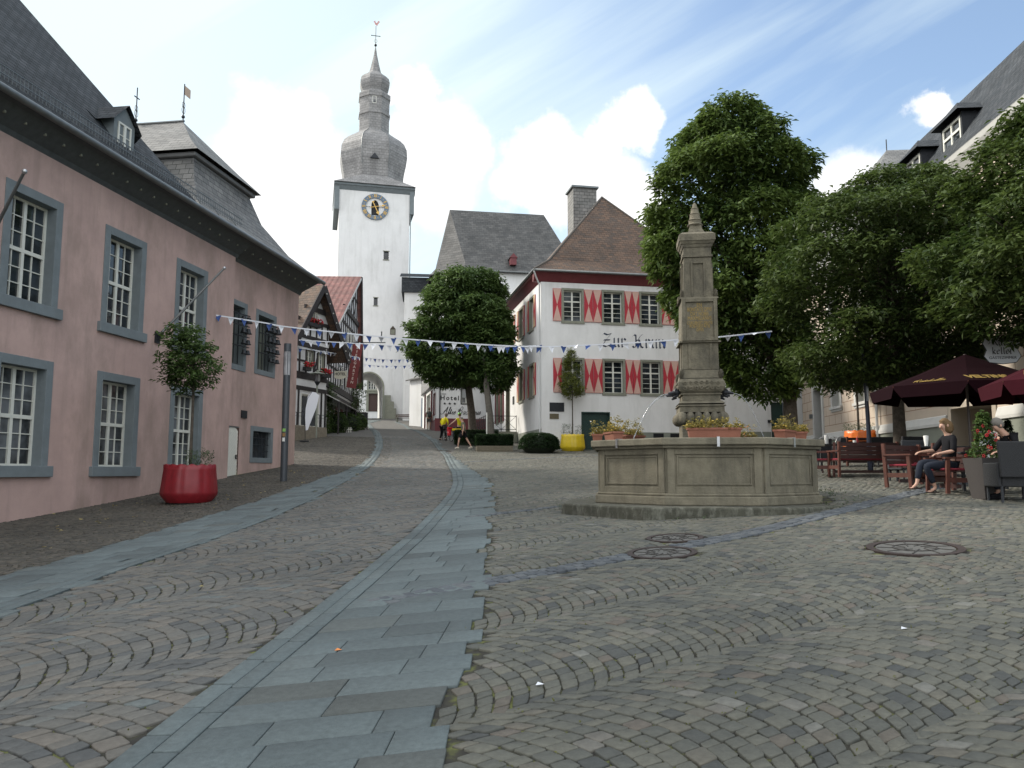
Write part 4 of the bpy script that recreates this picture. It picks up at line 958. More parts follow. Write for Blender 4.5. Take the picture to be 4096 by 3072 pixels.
# ================================================================ white side building right of the inn
FB = Frame(FK.world(KW+.02, .04, 0).x, FK.world(KW+.02, .04, 0).y, .98, .19, 'side_building', 'plain white rendered building behind the fountain with a dark side door under trees', 'building')
Bd = FB.root; b = MB(); wall_grid(b, 0, 5.6, 1.5, 9.6, [(3.05,3.85,2.4,5.55)])
b.add([(5.6,0,1.5),(5.6,9,1.5),(5.6,9,9.6),(5.6,0,9.6)], [(0,1,2,3)]); b.build('wall', M['white2'], Bd)
MB().box(0,-.03,1.5,3.0,-.003,3.85).box(3.9,-.03,1.5,5.6,-.003,3.85).build('plinth', M['plinthgrey'], Bd)
d = MB(); d.box(3.05,.15,2.4,3.85,.2,5.55); d.build('door', M['greendoor'], Bd)
roof_obj('roof', [[(-.0,-.4,9.6),(6.0,-.4,9.6),(6.0,4.5,13.2),(-.0,4.5,13.2)],[(0,9.4,9.6),(6,9.4,9.6),(6,4.5,13.2),(0,4.5,13.2)]], 'slate', Bd)
o = MB().cbox((2.9,-.06,4.45),(.16,.1,.16)).build('wall_lamp', M['darkmetal'], Bd)

# ================================================================ cream corner building with mansard roof (runs towards the camera)
RW = 30.0; s_far = 45.9
_d = Vector((.079, 1)).normalized(); ox, oy = 13.1+.079*s_far/math.hypot(.079,1), s_far/math.hypot(.079,1)
FR = Frame(ox, oy, -.079, -1, 'restaurant_building', 'cream rendered restaurant building with white trim, tall windows and slate mansard roof', 'building')
R_ = FR.root
def rs(s): return s_far-s      # photo-derived distance -> local x
wl = [(39.3,40.45,4.82,7.3),(35.95,37.05,4.75,7.25),(31.2,32.3,4.75,7.2),(21.5,22.6,4.7,7.1),(18.6,19.7,4.7,7.1)]
wu = [(s0_,s1_,z0_+4.0,min(z1_+3.9,11.2)) for s0_, s1_, z0_, z1_ in wl]+[(25.7,26.8,8.7,11.0)]
door = (42.25,43.6,2.3,6.0); arch = (24.75,28.0,1.5,3.95)
holes = [(rs(c),rs(a),z0,z1) for a, c, z0, z1 in wl+wu+[door, arch]]
b = MB(); wall_grid(b, 0, RW, 1.0, 12.0, holes)
b.add([(0,0,1),(0,11,1),(0,11,12),(0,0,12)], [(0,1,2,3)]); b.add([(RW,0,1),(RW,11,1),(RW,11,12),(RW,0,12)], [(0,1,2,3)])
b.build('wall', M['cream'], R_)
j = MB()
for i in range(9):
    z = 3.95+i*.50
    if i < 8:
        last = 0
        segs = [(0, RW)]
        for (a, c, z0, z1) in holes:
            if z0-.2 < z < z1+.2:
                ns_ = []
                for p, q in segs:
                    if c+.3 < p or a-.3 > q: ns_.append((p, q)); continue
                    if p < a-.3: ns_.append((p, a-.3))
                    if c+.3 < q: ns_.append((c+.3, q))
                segs = ns_
        for p, q in segs: j.box(p, -.004, z-.012, q, .004, z+.012)
    for kx in range(33):
        x = kx*.95+(i % 2)*.47
        if x < RW and not any(a-.35 < x < c+.35 and z0-.3 < z+.25 < z1+.3 for a, c, z0, z1 in holes) and i < 8: j.box(x-.01, -.0035, z+.012, x+.01, .0035, z+.49)
j.build('wall_joints', mat('joint brown', (0.22, 0.13, 0.09), .9), R_)
pl = MB(); last = 0
for p, q in ((0, rs(43.75)), (rs(42.1), rs(28.1)), (rs(24.65), RW)):
    pl.box(p, -.06, .8, q, -.003, 3.20)
po = pl.build('plinth', M['plinthgrey'], R_)
ml = MB()
for p, q in ((0, rs(43.75)), (rs(42.1), rs(28.1)), (rs(24.65), RW)):
    ml.prism([(-.13,3.20),(-.13,3.30),(-.09,3.42),(-.05,3.55),(-.003,3.58),(-.003,3.20)], p, q, axis='x')
ml.prism([(-.16,8.05),(-.2,8.2),(-.1,8.3),(-.003,8.3),(-.003,8.0)], 0, RW, axis='x'); ml.prism([(-.1,11.4),(-.45,11.9),(-.5,12.06),(-.003,12.06),(-.003,11.4)], 0, RW, axis='x')
ml.build('moulding', M['mould_white'], R_)
for (a, c, z0, z1) in wl+wu:
    window(R_, rs(c), rs(a), z0, z1, 0, .28, 2, (3, 1), fr=.06, tr=.08, sur=(.24, 'mould_white', .05), sill=(.32, .12, .12, 'mould_white'))
f = MB(); ring(f, rs(43.6), rs(42.25), 2.3, 6.0, .28, -.06, .9, wb=0); o = f.build('doorway', M['mould_white'], R_); MB().box(rs(43.6),.85,2.3,rs(42.25),.9,6.0).build('door_leaf', M['black'], o)
MB().cbox((rs(43.9),-.12,4.6),(.2,.16,.24)).build('letter_box', M['zinc'], R_)
f = MB(); f.box(rs(28.0)-.001,-.04,1.0,rs(27.75),1.4,3.95); f.box(rs(25.0),-.04,1.0,rs(24.75)+.001,1.4,3.95); f.box(rs(27.75),-.04,3.75,rs(25.0),1.4,3.95); o = f.build('entrance_arch', mat('beige pier', (0.36, 0.31, 0.25), .85, .06, 3), R_)
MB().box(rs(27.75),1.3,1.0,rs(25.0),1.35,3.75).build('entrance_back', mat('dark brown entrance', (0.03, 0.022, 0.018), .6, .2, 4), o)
MB().box(rs(26.2),1.22,1.0,rs(25.2),1.29,3.2).build('entrance_door', M['brown_door'], o)
MB().tube([(rs(34.3),-.14,12),(rs(34.3),-.14,1.6)], .06, 10).build('downpipe', M['mould_white'], R_)
fc = [[(rs(35.5),-.5,12.05),(RW+.4,-.5,12.05),(RW+.4,.15,13.0),(rs(35.5),.15,13.0)],[(rs(35.5),.15,13.0),(RW+.4,.15,13.0),(RW+.4,2.3,16.2),(rs(35.5),2.3,16.2)],[(rs(35.5),2.3,16.2),(RW+.4,2.3,16.2),(RW+.4,5.5,17.6),(rs(35.5),5.5,17.6)],[(RW+.4,-.5,12.05),(RW+.4,.15,13.0),(RW+.4,2.3,16.2),(RW+.4,5.5,17.6),(RW+.4,11,12.05)],[(rs(35.5),5.5,17.6),(RW+.4,5.5,17.6),(RW+.4,11,12.05),(rs(35.5),11,12.05)]]
roof_obj('roof', fc, 'slate', R_)
e = [(rs(46.4),-.5,12.05),(rs(34.6),-.5,12.05),(rs(34.6),9,12.05),(rs(46.4),9,12.05)]; m_ = [(rs(45.6),1.0,15.2),(rs(37.4),1.2,15.2),(rs(37.4),8.3,15.2),(rs(45.6),8.3,15.2)]; p0 = (rs(42.0),3.9,18.9); p1 = (rs(42.0),6.3,18.9)
fc = [[e[i],e[(i+1)%4],m_[(i+1)%4],m_[i]] for i in range(4)]+[[m_[0],m_[1],p0],[m_[1],m_[2],p1,p0],[m_[2],m_[3],p1],[m_[3],m_[0],p0,p1]]
roof_obj('corner_roof', fc, 'slate_grey', R_)
MB().tube([(p0[0],p0[1],18.8),(p0[0],p0[1],19.5)], .03, 6).build('roof_finial', M['darkmetal'], R_)
for (a, c, z0, z1) in ((29.2,30.5,12.55,13.62),(26.0,27.3,12.45,13.62)):
    x0_, x1_ = rs(c)-.12, rs(a)+.12; dm = MB(); y0 = .05
    dm.box(x0_, y0, 12.3, x0_+.1, 2.2, z1+.1); dm.box(x1_-.1, y0, 12.3, x1_, 2.2, z1+.1); dm.box(x0_+.1, y0+.02, z1, x1_-.1, 2.2, z1+.1); dm.box(x0_+.1, y0+.5, 12.3, x1_-.1, y0+.55, z1)
    do = dm.build('dormer', M['darkmetal'], R_)
    xm = (x0_+x1_)/2
    roof_obj('dormer_roof', [[(x0_-.25,y0-.25,z1+.1),(x1_+.25,y0-.25,z1+.1),(xm,y0+.25,z1+.75)],[(x0_-.25,y0-.25,z1+.1),(xm,y0+.25,z1+.75),(xm,3.4,z1+.75),(x0_-.25,2.6,z1+.1)],[(x1_+.25,y0-.25,z1+.1),(xm,y0+.25,z1+.75),(xm,3.4,z1+.75),(x1_+.25,2.6,z1+.1)]], 'slate', do)
    window(do, rs(c), rs(a), z0, z1, y0, .0, 2, (2, 1), fr=.08, tr=.09, name='dormer_window')
# ================================================================ white gate tower with onion dome
FT = Frame(-19.45, 87, .97, .24, 'gate_tower', 'tall white gate tower with clock, pointed archway and grey onion dome', 'tower')
TW = FT.root; W_ = 7.9
def zt(Y, d=88.0): return at(1504, Y, d).z
b = MB(); gx0, gx1 = 2.15, 5.30; gz0 = tz(*FT.world(3.6, 0, 0).xy)-.3; gsp = gz0+3.9; gap = at(1483, 1490, 88).z
wn = [(5.05,5.62,at(1540,1036,88).z,at(1540,1003,88).z),(4.05,4.48,at(1505,1222,88).z,at(1505,1191,88).z),(4.92,5.05,at(1530,1347,88).z,at(1530,1324,88).z)]
cl = (3.58, 4.42, at(1501,862,88).z, at(1501,800,88).z)
wall_grid(b, 0, W_, 4.0, 33.6, wn+[cl, (gx0, gx1, 4.0, gap)])
# spandrels of the pointed arch and passage walls
n = 10; arcL = []; cxa = (gx0+gx1)/2
for i in range(n+1):
    u = i/n; arcL.append((gx0+(cxa-gx0)*(1-math.cos(u*math.pi/2))**.9, gsp+(gap-gsp)*math.sin(u*math.pi/2)))
arcR = [(2*cxa-x, z) for x, z in arcL]
for A, cnr in ((arcL, gx0), (arcR, gx1)):
    for (p, q) in zip(A[:-1], A[1:]): b.add([(p[0],0,p[1]),(q[0],0,q[1]),(q[0],0,gap),(p[0],0,gap)], [(0,1,2,3)])
for A in (arcL, arcR):
    for (p, q) in zip(A[:-1], A[1:]): b.add([(p[0],0,p[1]),(q[0],0,q[1]),(q[0],7.9,q[1]),(p[0],7.9,p[1])], [(0,1,2,3)])
for x in (gx0, gx1): b.add([(x,0,4),(x,7.9,4),(x,7.9,gsp),(x,0,gsp)], [(0,1,2,3)])
b.add([(0,0,4),(0,W_,4),(0,W_,33.6),(0,0,33.6)], [(0,1,2,3)]); b.add([(W_,0,4),(W_,W_,4),(W_,W_,33.6),(W_,0,33.6)], [(0,1,2,3)])
b.add([(0,W_,gap),(W_,W_,gap),(W_,W_,33.6),(0,W_,33.6)], [(0,1,2,3)]); b.add([(0,W_,4),(gx0,W_,4),(gx0,W_,gap),(0,W_,gap)], [(0,1,2,3)]); b.add([(gx1,W_,4),(W_,W_,4),(W_,W_,gap),(gx1,W_,gap)], [(0,1,2,3)])
b.build('wall', M['white'], TW)
# stone edge of the arch
ar = MB(); pts = [(gx1, -.02, gz0)]+[(x, -.02, z) for x, z in arcR]+[(x, -.02, z) for x, z in reversed(arcL)]+[(gx0, -.02, gz0)]
for p, q in zip(pts[:-1], pts[1:]): ar.bar(p, q, .16, .22, up=(0,1,0))
ar.build('arch_moulding', M['stonegreen'], TW)
qn = MB()
for i, (z, w2) in enumerate(((0,1.5),(.75,1.3),(1.5,1.05),(2.2,.7))): qn.box(gx1+.1, -.5+.05*i, gz0-.5+z*(1) if i else gz0-1, gx1+.1+w2, .01, gz0+.75+z)
qn.build('buttress', M['stonegreen'], TW)
MB().box(gx1+.12,-.6,gz0,gx1+.0,-.5,gz0+2.9).build('gate_bollard', M['plinthgrey'], TW)
for a, c, z0, z1 in wn:
    f = MB(); f.box(a-.02,.25,z0,c+.02,.3,z1); o = f.build('window', M['glass'], TW)
    if c-a > .3: MB().box(a-.08,-.05,z0-.10,c+.08,.05,z0).box(a-.08,-.04,z1,c+.08,.05,z1+.08).build('sill', M['stonegreen'], o)
f = MB(); nx0, nz0 = 5.98, at(1571,1334,88).z; ring(f, nx0, nx0+.5, nz0, nz0+.55, .05, -.05, .05); f.prism([(nx0-.05,nz0+.6),(nx0+.55,nz0+.6),(nx0+.25,nz0+.95)], -.07, .05); o = f.build('niche', M['bark'], TW)
MB().box(nx0,-.03,nz0,nx0+.5,-.004,nz0+.55).build('niche_back', M['stonegreen'], o)
# clock: dial ring, numerals, hands, arched sound opening
cc_ = (4.0, at(1501,829,88).z); R1_, R0_ = 1.52, 1.05
dial = MB(); n = 48
for i in range(n):
    a0, a1 = 2*math.pi*i/n, 2*math.pi*(i+1)/n
    q = [(cc_[0]+R0_*math.cos(a0),cc_[1]+R0_*math.sin(a0)),(cc_[0]+R1_*math.cos(a0),cc_[1]+R1_*math.sin(a0)),(cc_[0]+R1_*math.cos(a1),cc_[1]+R1_*math.sin(a1)),(cc_[0]+R0_*math.cos(a1),cc_[1]+R0_*math.sin(a1))]
    dial.prism(q, -.14, -.08)
clk = dial.build('clock_dial', M['clockblue'], TW)
nm = MB()
rom = {12:'XII',1:'I',2:'II',3:'III',4:'IIII',5:'V',6:'VI',7:'VII',8:'VIII',9:'IX',10:'X',11:'XI'}
for h, tx in rom.items():
    th = math.pi/2-h*math.pi/6; er_ = (math.cos(th), math.sin(th)); et = (er_[1], -er_[0])
    wds = {'I': .095, 'V': .19, 'X': .19}; tw = sum(wds[c] for c in tx); x = -tw/2
    def P3(u, r): return (cc_[0]+er_[0]*r+et[0]*u, -.155, cc_[1]+er_[1]*r+et[1]*u)
    for c in tx:
        w2 = wds[c]; m = x+w2/2; lo, hi = 1.10, 1.47
        if c == 'I': nm.bar(P3(m,lo), P3(m,hi), .05, .03, up=(0,1,0))
        if c == 'V': nm.bar(P3(m,lo), P3(x+.03,hi), .05, .03, up=(0,1,0)); nm.bar(P3(m,lo), P3(x+w2-.03,hi), .035, .03, up=(0,1,0))
        if c == 'X': nm.bar(P3(x+w2-.03,lo), P3(x+.03,hi), .05, .03, up=(0,1,0)); nm.bar(P3(x+.03,lo), P3(x+w2-.03,hi), .035, .028, up=(0,1,0))
        x += w2
    t2 = th-math.pi/12; nm.cbox((cc_[0]+1.28*math.cos(t2), -.15, cc_[1]+1.28*math.sin(t2)), (.07,.03,.07))
nm.build('numerals', M['gold'], clk)
hd = MB()
def hand(tip, tail, wd, head):
    a = math.atan2(tip[1], tip[0]); L_ = math.hypot(*tip); e = (math.cos(a), math.sin(a)); t_ = (-e[1], e[0])
    P = lambda u, v: (cc_[0]+e[0]*u+t_[0]*v, -.20, cc_[1]+e[1]*u+t_[1]*v)
    hd.bar(P(-tail,0), P(L_*.8,0), wd, .03, up=(0,1,0)); hd.bar(P(-tail,-head), P(-tail,head), wd*1.3, .03, up=(0,1,0))
    hd.add([P(L_*.66,-head*1.3),P(L_,0),P(L_*.66,head*1.3),P(L_*.58,0)], [(0,1,2,3)])
hand((.42,-.92), .62, .085, .15); hand((1.22,.27), .48, .06, .09)
hd.build('hands', M['gold'], clk)
f = MB(); f.box(cl[0],.28,cl[2],cl[1],.33,cl[3]); f.build('louvre', M['black'], TW)
f = MB()
for sg_ in (-1, 1):
    pr = [(cxa_, z_) for cxa_, z_ in [(4.0,cl[3]),(4.0+sg_*.42,cl[3]),(4.0+sg_*.42,cl[3]-.55),(4.0+sg_*.33,cl[3]-.3),(4.0+sg_*.18,cl[3]-.1)]]; f.prism(pr, -.005, .2)
f.build('arch_head', M['white'], TW)
cr_ = MB(); cr_.bar((4-1.05,-.1,cc_[1]),(4+1.05,-.1,cc_[1]),.03); cr_.build('dial_bar', M['darkmetal'], clk)
# slate-clad shoulders and flared cornice
sd = MB(); sd.box(-.55,-.2,30.9,-.003,W_+.2,33.7); sd.box(W_+.003,-.2,30.9,W_+.5,W_+.2,33.7); o = sd.build('slate_shoulder', M['slatestone'], TW)
cn = MB(); cn.prism([(-.02,33.25),(-.3,33.7),(-.42,33.75),(-.42,34.0),(W_+.42,34.0),(W_+.42,33.75),(W_+.3,33.7),(W_+.02,33.25)], -.6, W_+.6, axis='x'); cn.build('cornice', M['slatestone'], TW)
cx_, cy_ = W_/2, W_/2; Z = lambda y4: at(1504, y4/1.508, 91).z; PX = .0186
prof = [(1106,184),(1075,186),(1045,191),(1000,201),(950,208),(905,204),(870,188),(845,163),(820,125),(803,100),(795,93)]
pr = [(p[1]*PX*1.082, Z(p[0])) for p in prof]
sqv = [(-.62,-.62,34.0),(W_+.62,-.62,34.0),(W_+.62,W_+.62,34.0),(-.62,W_+.62,34.0)]
fc = []
oc = [(cx_+pr[0][0]*1.0*math.cos(math.radians(22.5+45*k)), cy_+pr[0][0]*1.0*math.sin(math.radians(22.5+45*k)), Z(1106)) for k in range(8)]
# square-to-octagon skirt: corners k: 22.5.. => side faces between
order = [5, 6, 7, 0, 1, 2, 3, 4]   # starts at -y side left vertex (247.5deg)
ov = [oc[i] for i in order]
fc = [[sqv[0],sqv[1],ov[1],ov[0]],[sqv[1],ov[2],ov[1]],[sqv[1],sqv[2],ov[3],ov[2]],[sqv[2],ov[4],ov[3]],[sqv[2],sqv[3],ov[5],ov[4]],[sqv[3],ov[6],ov[5]],[sqv[3],sqv[0],ov[7],ov[6]],[sqv[0],ov[0],ov[7]]]
roof_obj('skirt_roof', fc, 'slate_lead', TW)
def octo(name, prof, m, parent):
    mb = MB(); mb.lathe(prof, 8, (cx_, cy_, 0), math.radians(22.5)); o = mb.build(name, M[m], parent); uv_slope(o); return o
octo('onion_dome', pr, 'slate_lead', TW)
octo('lantern_shaft', [(p[1]*PX*1.082, Z(p[0])) for p in [(800,93),(700,93),(698,98),(684,98),(682,93),(600,94),(596,99),(568,99),(560,84)]], 'slate_lead', TW)
octo('upper_onion', [(p[1]*PX*1.082, Z(p[0])) for p in [(562,86),(548,76),(530,84),(510,91),(488,93),(465,87),(448,70),(435,50),(424,38)]], 'slate_lead', TW)
octo('spire', [(p[1]*PX*1.082, Z(p[0])) for p in [(426,38),(380,26),(320,12),(262,2.2)]], 'slate_lead', TW)
for k in range(8):
    a = math.radians(22.5+45*k); MBr = MB(); MBr.tube([(cx_+r*math.cos(a), cy_+r*math.sin(a), z) for r, z in pr[2:]], .05, 5); 
    if k in (5, 6): MBr.build('dome_rib', M['zinc'], TW)
f = MB(); f.blob((cx_,cy_,Z(252)), (.17,.17,.17), 10, 8); f.tube([(cx_,cy_,Z(262)),(cx_,cy_,Z(135))], .035, 6); wv = f.build('weather_vane', M['darkmetal'], TW)
f = MB(); zc = Z(195); f.bar((cx_-.5,cy_,zc),(cx_+.5,cy_,zc),.06)
for sx_ in (-.5,.5): f.blob((cx_+sx_,cy_,zc), (.07,.05,.07), 6, 5)
for sx_ in (-1,1): f.tube([(cx_+sx_*(.06+.13*math.sin(a*math.pi/8)),cy_,Z(236)+.4*a/8) for a in range(9)], .018, 5)
f.build('cross', M['darkmetal'], wv)
rz_ = Z(118); co = [(-.20,.22),(-.10,.30),(-.06,.12),(.02,.02),(.12,.04),(.22,.26),(.36,.30),(.44,.12),(.34,.16),(.28,-.05),(.14,-.20),(.20,-.30),(.02,-.24),(-.10,-.16),(-.16,.02),(-.22,.10),(-.28,.12)]
f = MB(); f.prism([(cx_+x*1.05, rz_+z*1.05) for x, z in co], cy_-.02, cy_+.02); f.build('cockerel', mat('rose copper', (0.45, 0.22, 0.20), .4, .1, metal=.2), wv)
# lantern window and dome hatch
al = 99*PX*.93
f = MB(); f.box(cx_-.17-.12,cy_-al-.03,Z(640),cx_+.17-.12,cy_-al+.02,Z(603)); o = f.build('lantern_window', M['glass_curtain'], TW)
f = MB(); ring(f, cx_-.29, cx_+.05, Z(640), Z(603), .06, cy_-al-.06, cy_-al+.02); f.build('window_frame', M['whitewood'], o)
yy = cy_-3.86; f = MB(); f.prism([(cx_-.5-.1,Z(1012)),(cx_+.38,Z(1012)),(cx_-.1,Z(980))], yy-.06, yy+.6); f.build('dome_hatch', M['darkmetal'], TW)
MB().tube([(W_+.12,-.1,33.2),(W_+.12,-.1,8)], .05, 6).build('downpipe', M['slatestone'], TW)

# wall seen through the archway
bw = at(1480, 1640, 112); FW = Frame(bw.x-4.0, 112, 1, .12, 'gate_court_house', 'white house with brown door framed in stone, seen through the tower archway', 'building')
dx0 = 3.72; gzc = at(1480, 1640, 112.4).z
b = MB(); wall_grid(b, -8, 12, gzc-2, gzc+14, [(dx0,dx0+1.25,gzc-.2,gzc+2.35),(dx0-.1,dx0+1.35,gzc+2.95,gzc+4.2)]); b.build('wall', M['white'], FW.root)
f = MB(); ring(f, dx0, dx0+1.25, gzc-.2, gzc+2.35, .32, -.06, .3, wb=0); f.box(dx0-.55,-.14,gzc+2.67,dx0+1.8,-.0,gzc+2.82); o = f.build('doorway', M['stonegreen'], FW.root)
MB().box(dx0,.2,gzc-.2,dx0+1.25,.26,gzc+2.35).build('door_leaf', M['brown_door'], o)
window(FW.root, dx0-.1, dx0+1.35, gzc+2.95, gzc+4.2, 0, .15, 4, (3,), fr=.05, tr=.05, sur=(.14,'stonegreen',.04))

# ================================================================ church behind
cO = at(1699, 1100, 75); FC_ = Frame(cO.x, 75, .985, .17, 'church', 'large church nave with grey slate hipped roof behind the tree', 'building')
CH = FC_.root; ez = at(1990, 1088, 76).z; b = MB()
foot = [(1.0,2.5),(3.6,-.0),(16,0),(16,12),(3.6,12),(1.0,9.5)]
b.prism(foot, 3.0, ez, axis='z'); b.build('wall', M['white'], CH)
rzr = at(1800, 834, 81).z; rp = [(p[0]-.4*(1 if p[0] < 2 else 0), p[1]-(.5 if p[1] < 6 else -.5)) for p in foot]
rp[2] = (16.5,-.5); rp[3] = (16.5,12.5)
rl = (2.9, 6.0, rzr); rr = (13.0, 6.0, rzr)
def cast(p): return (p[0]+(6.5-p[0])*.13, p[1]+(6-p[1])*.16, ez+.95)
e = [(p[0], p[1], ez-.05) for p in rp]; m_ = [cast(p) for p in rp]; fc = [[e[i],e[(i+1)%6],m_[(i+1)%6],m_[i]] for i in range(6)]
fc += [[m_[5],m_[0],rl],[m_[0],m_[1],rl],[m_[1],m_[2],rr,rl],[m_[2],m_[3],rr],[m_[3],m_[4],rl,rr],[m_[4],m_[5],rl]]
roof_obj('roof', fc, 'slate_church', CH)
gutter('gutter', [(e[0][0],e[0][1],ez),(e[1][0],e[1][1],ez),(e[2][0],e[2][1],ez)], .09, CH)
dc = FC_.world(8.6, .9, 0); zd = at(2034, 1040, 76).z
dm = MB(); dm.box(8.35,-.05,zd-.35,8.95,1.6,zd+.35); dm.prism([(8.25,zd+.35),(9.05,zd+.35),(8.65,zd+.8)], -.12, 1.6); dm.build('dormer', M['oxred'], CH)
# link between tower and church
lk = at(1640, 1170, 84); lt = at(1640, 1093, 84)
FLk = Frame(lk.x-.6, 84, 1, .1, 'link_building', 'small slate roofed link building between tower and church', 'building')
MB().box(0,0,4,4.2,5,lt.z-.8).build('wall', M['white2'], FLk.root)
mb = MB(); mb.box(-.3,-.3,lk.z,4.6,5.2,lt.z-.5); o = mb.build('slated_storey', M['slate'], FLk.root); uv_slope(o)
roof_obj('roof', [[(-.5,-.5,lt.z-.5),(4.8,-.5,lt.z-.5),(4.8,2.5,lt.z+.6),(-.5,2.5,lt.z+.6)]], 'slate', FLk.root)

# ================================================================ hotel with lettering on its gable wall
hO = at(1745, 1723, 60); FH = Frame(hO.x, 60, 1, .22, 'hotel', 'white hotel with dark red plinth, black gable lettering and timbered upper floor', 'building')
H_ = FH.root
def hz(Y): return FH.hit(1800, Y)[1]
def hx(X): return FH.hit(X, 1600)[0]
zb_ = hO.z-1.5; zp = hz(1674); zbm = hz(1537); zt_ = hz(1505)
hw_ = (hx(1846), hx(1884), hz(1613), hz(1553))
b = MB(); wall_grid(b, 0, 6.2, zb_, zbm, [hw_])
sww = [(.9,1.9,5.5,7.6),(2.6,3.2,4.8,7.9),(3.6,5.4,4.3,8.3),(5.8,6.6,4.8,8.0)]
sww = [(a, c, hO.z+z0-4.6, hO.z+z1-4.6) for a, c, z0, z1 in [(.7,1.9,5.9,7.5),(2.7,3.5,4.9,7.9),(4.2,6.6,4.75,7.8),(7.4,8.4,4.9,8.0)]]
sb = MB(); wall_grid(sb, 0, 10, zb_, zbm, sww); b.add([(-p[0]*.0, p[0], p[2]) for p in sb.v], sb.f)
b.add([(6.2,0,zb_),(6.2,10,zb_),(6.2,10,zbm),(6.2,0,zbm)], [(0,1,2,3)]); b.build('wall', M['white'], H_)
pl = MB(); pl.box(-.12,-.12,zb_,6.25,-.003,zp); pl.box(-.12,-.12+.12-.003,zb_,-.003,2.6,zp-.1); pl.box(-.08,2.6,zb_,-.003,10,zp-1.0); pl.build('plinth', M['oxred'], H_)
o = window(H_, hw_[0], hw_[1], hw_[2], hw_[3], 0, .1, 2, (1,), fr=.06, sur=(.07,'black',.03), gmat='glass_curtain')
MB().box(hw_[0]+.05, .06, hw_[2]+.45, hw_[1]-.05, .1, hw_[3]-.03).build('roller_blind', M['plinthgrey'] if False else mat('grey blind', (.30,.31,.31), .7), o)
hs = empty('street_front', (0,10,0), -math.pi/2); hs.parent = H_
for i, (a, c, z0, z1) in enumerate(sww):
    o = window(hs, 10-c, 10-a, z0, z1, 0, .08, 2 if i != 2 else 3, (2,) if i == 0 else (1,), fr=.07, sur=(.06, 'oxred' if i != 2 else 'whitewood', .03), gmat='glass')
# upper timbered storey: slight jetty
t0, t1 = zbm, zbm+2.9
u = MB(); u.box(-.1,-.12,t0+.02,6.3,10,t1); u.build('upper_wall', M['infill'], H_)
tb = MB(); tb.box(-.14,-.16,t0-.05,6.35,-.121,t0+.25); tb.box(-.14,-.12,t0-.0,-.101,10,t0+.14)
for i in range(8): x = -.1+i*.9; tb.box(x,-.155,t0+.25,x+.14,-.121,t1)
for i in range(6): x = .05+i*.9; tb.bar((x,-.14,t0+.3),(x+.7,-.14,t0+1.1),.12,.03,up=(0,1,0)); tb.bar((x+.7,-.142,t0+.3),(x,-.142,t0+1.1),.12,.03,up=(0,1,0))
tb.box(-.1,-.15,t0+1.1,6.3,-.121,t0+1.24)
for i in range(13): y = .1+i*.8; tb.box(-.135,y,t0+.15,-.101,y+.09,t1)
tb.box(-.13,0,t0+1.3,-.101,10,t0+1.38); tb.build('timber_frame', M['timber'], H_)
for y in (1.6, 4.2, 6.9):
    o = MB().box(-.16,y,t0+1.4,-.105,y+.9,t0+2.5).build('upper_window', M['glass'], H_)
    MB().box(-.45,y-.05,t0+1.1,-.16,y+.95,t0+1.35).build('flower_box', M['black'], o)
roof_obj('roof', [[(-.7,-.5,t1-.3),(-.7,10.5,t1-.3),(3.1,10.5,t1+4.0),(3.1,-.5,t1+4.0)],[(6.9,-.5,t1-.3),(6.9,10.5,t1-.3),(3.1,10.5,t1+4.0),(3.1,-.5,t1+4.0)]], 'slate', H_, thick=.15)
gb = MB(); gb.add([(-.1,-.12,t1),(6.3,-.12,t1),(3.1,-.12,t1+3.8)], [(0,1,2)]); gb.build('gable_wall', M['infill'], H_)
MB().tube([(-.2,-.25,t0+2.6),(-.02+.25,-.2,t0+.2),(.23,-.2,zp)], .05, 7).build('downpipe', M['darkmetal'], H_)
lt_ = text_mesh('hotel_lettering', 'Hotel', hz(1578)-hz(1603), 'black', H_, (hx(1799),-.012,hz(1600)), (math.pi/2,0,0), bold=.012, space=1.35)
st = MB()
for X in (1779, 1799, 1819):
    c = (hx(X), hz(1614.5)); pts = []
    for i in range(10): r = .13 if i % 2 == 0 else .052; a = math.pi/2+i*math.pi/5; pts.append((c[0]+r*math.cos(a), c[1]+r*math.sin(a)))
    st.prism(pts, -.014, -.004)
st.build('star_row', M['black'], H_)
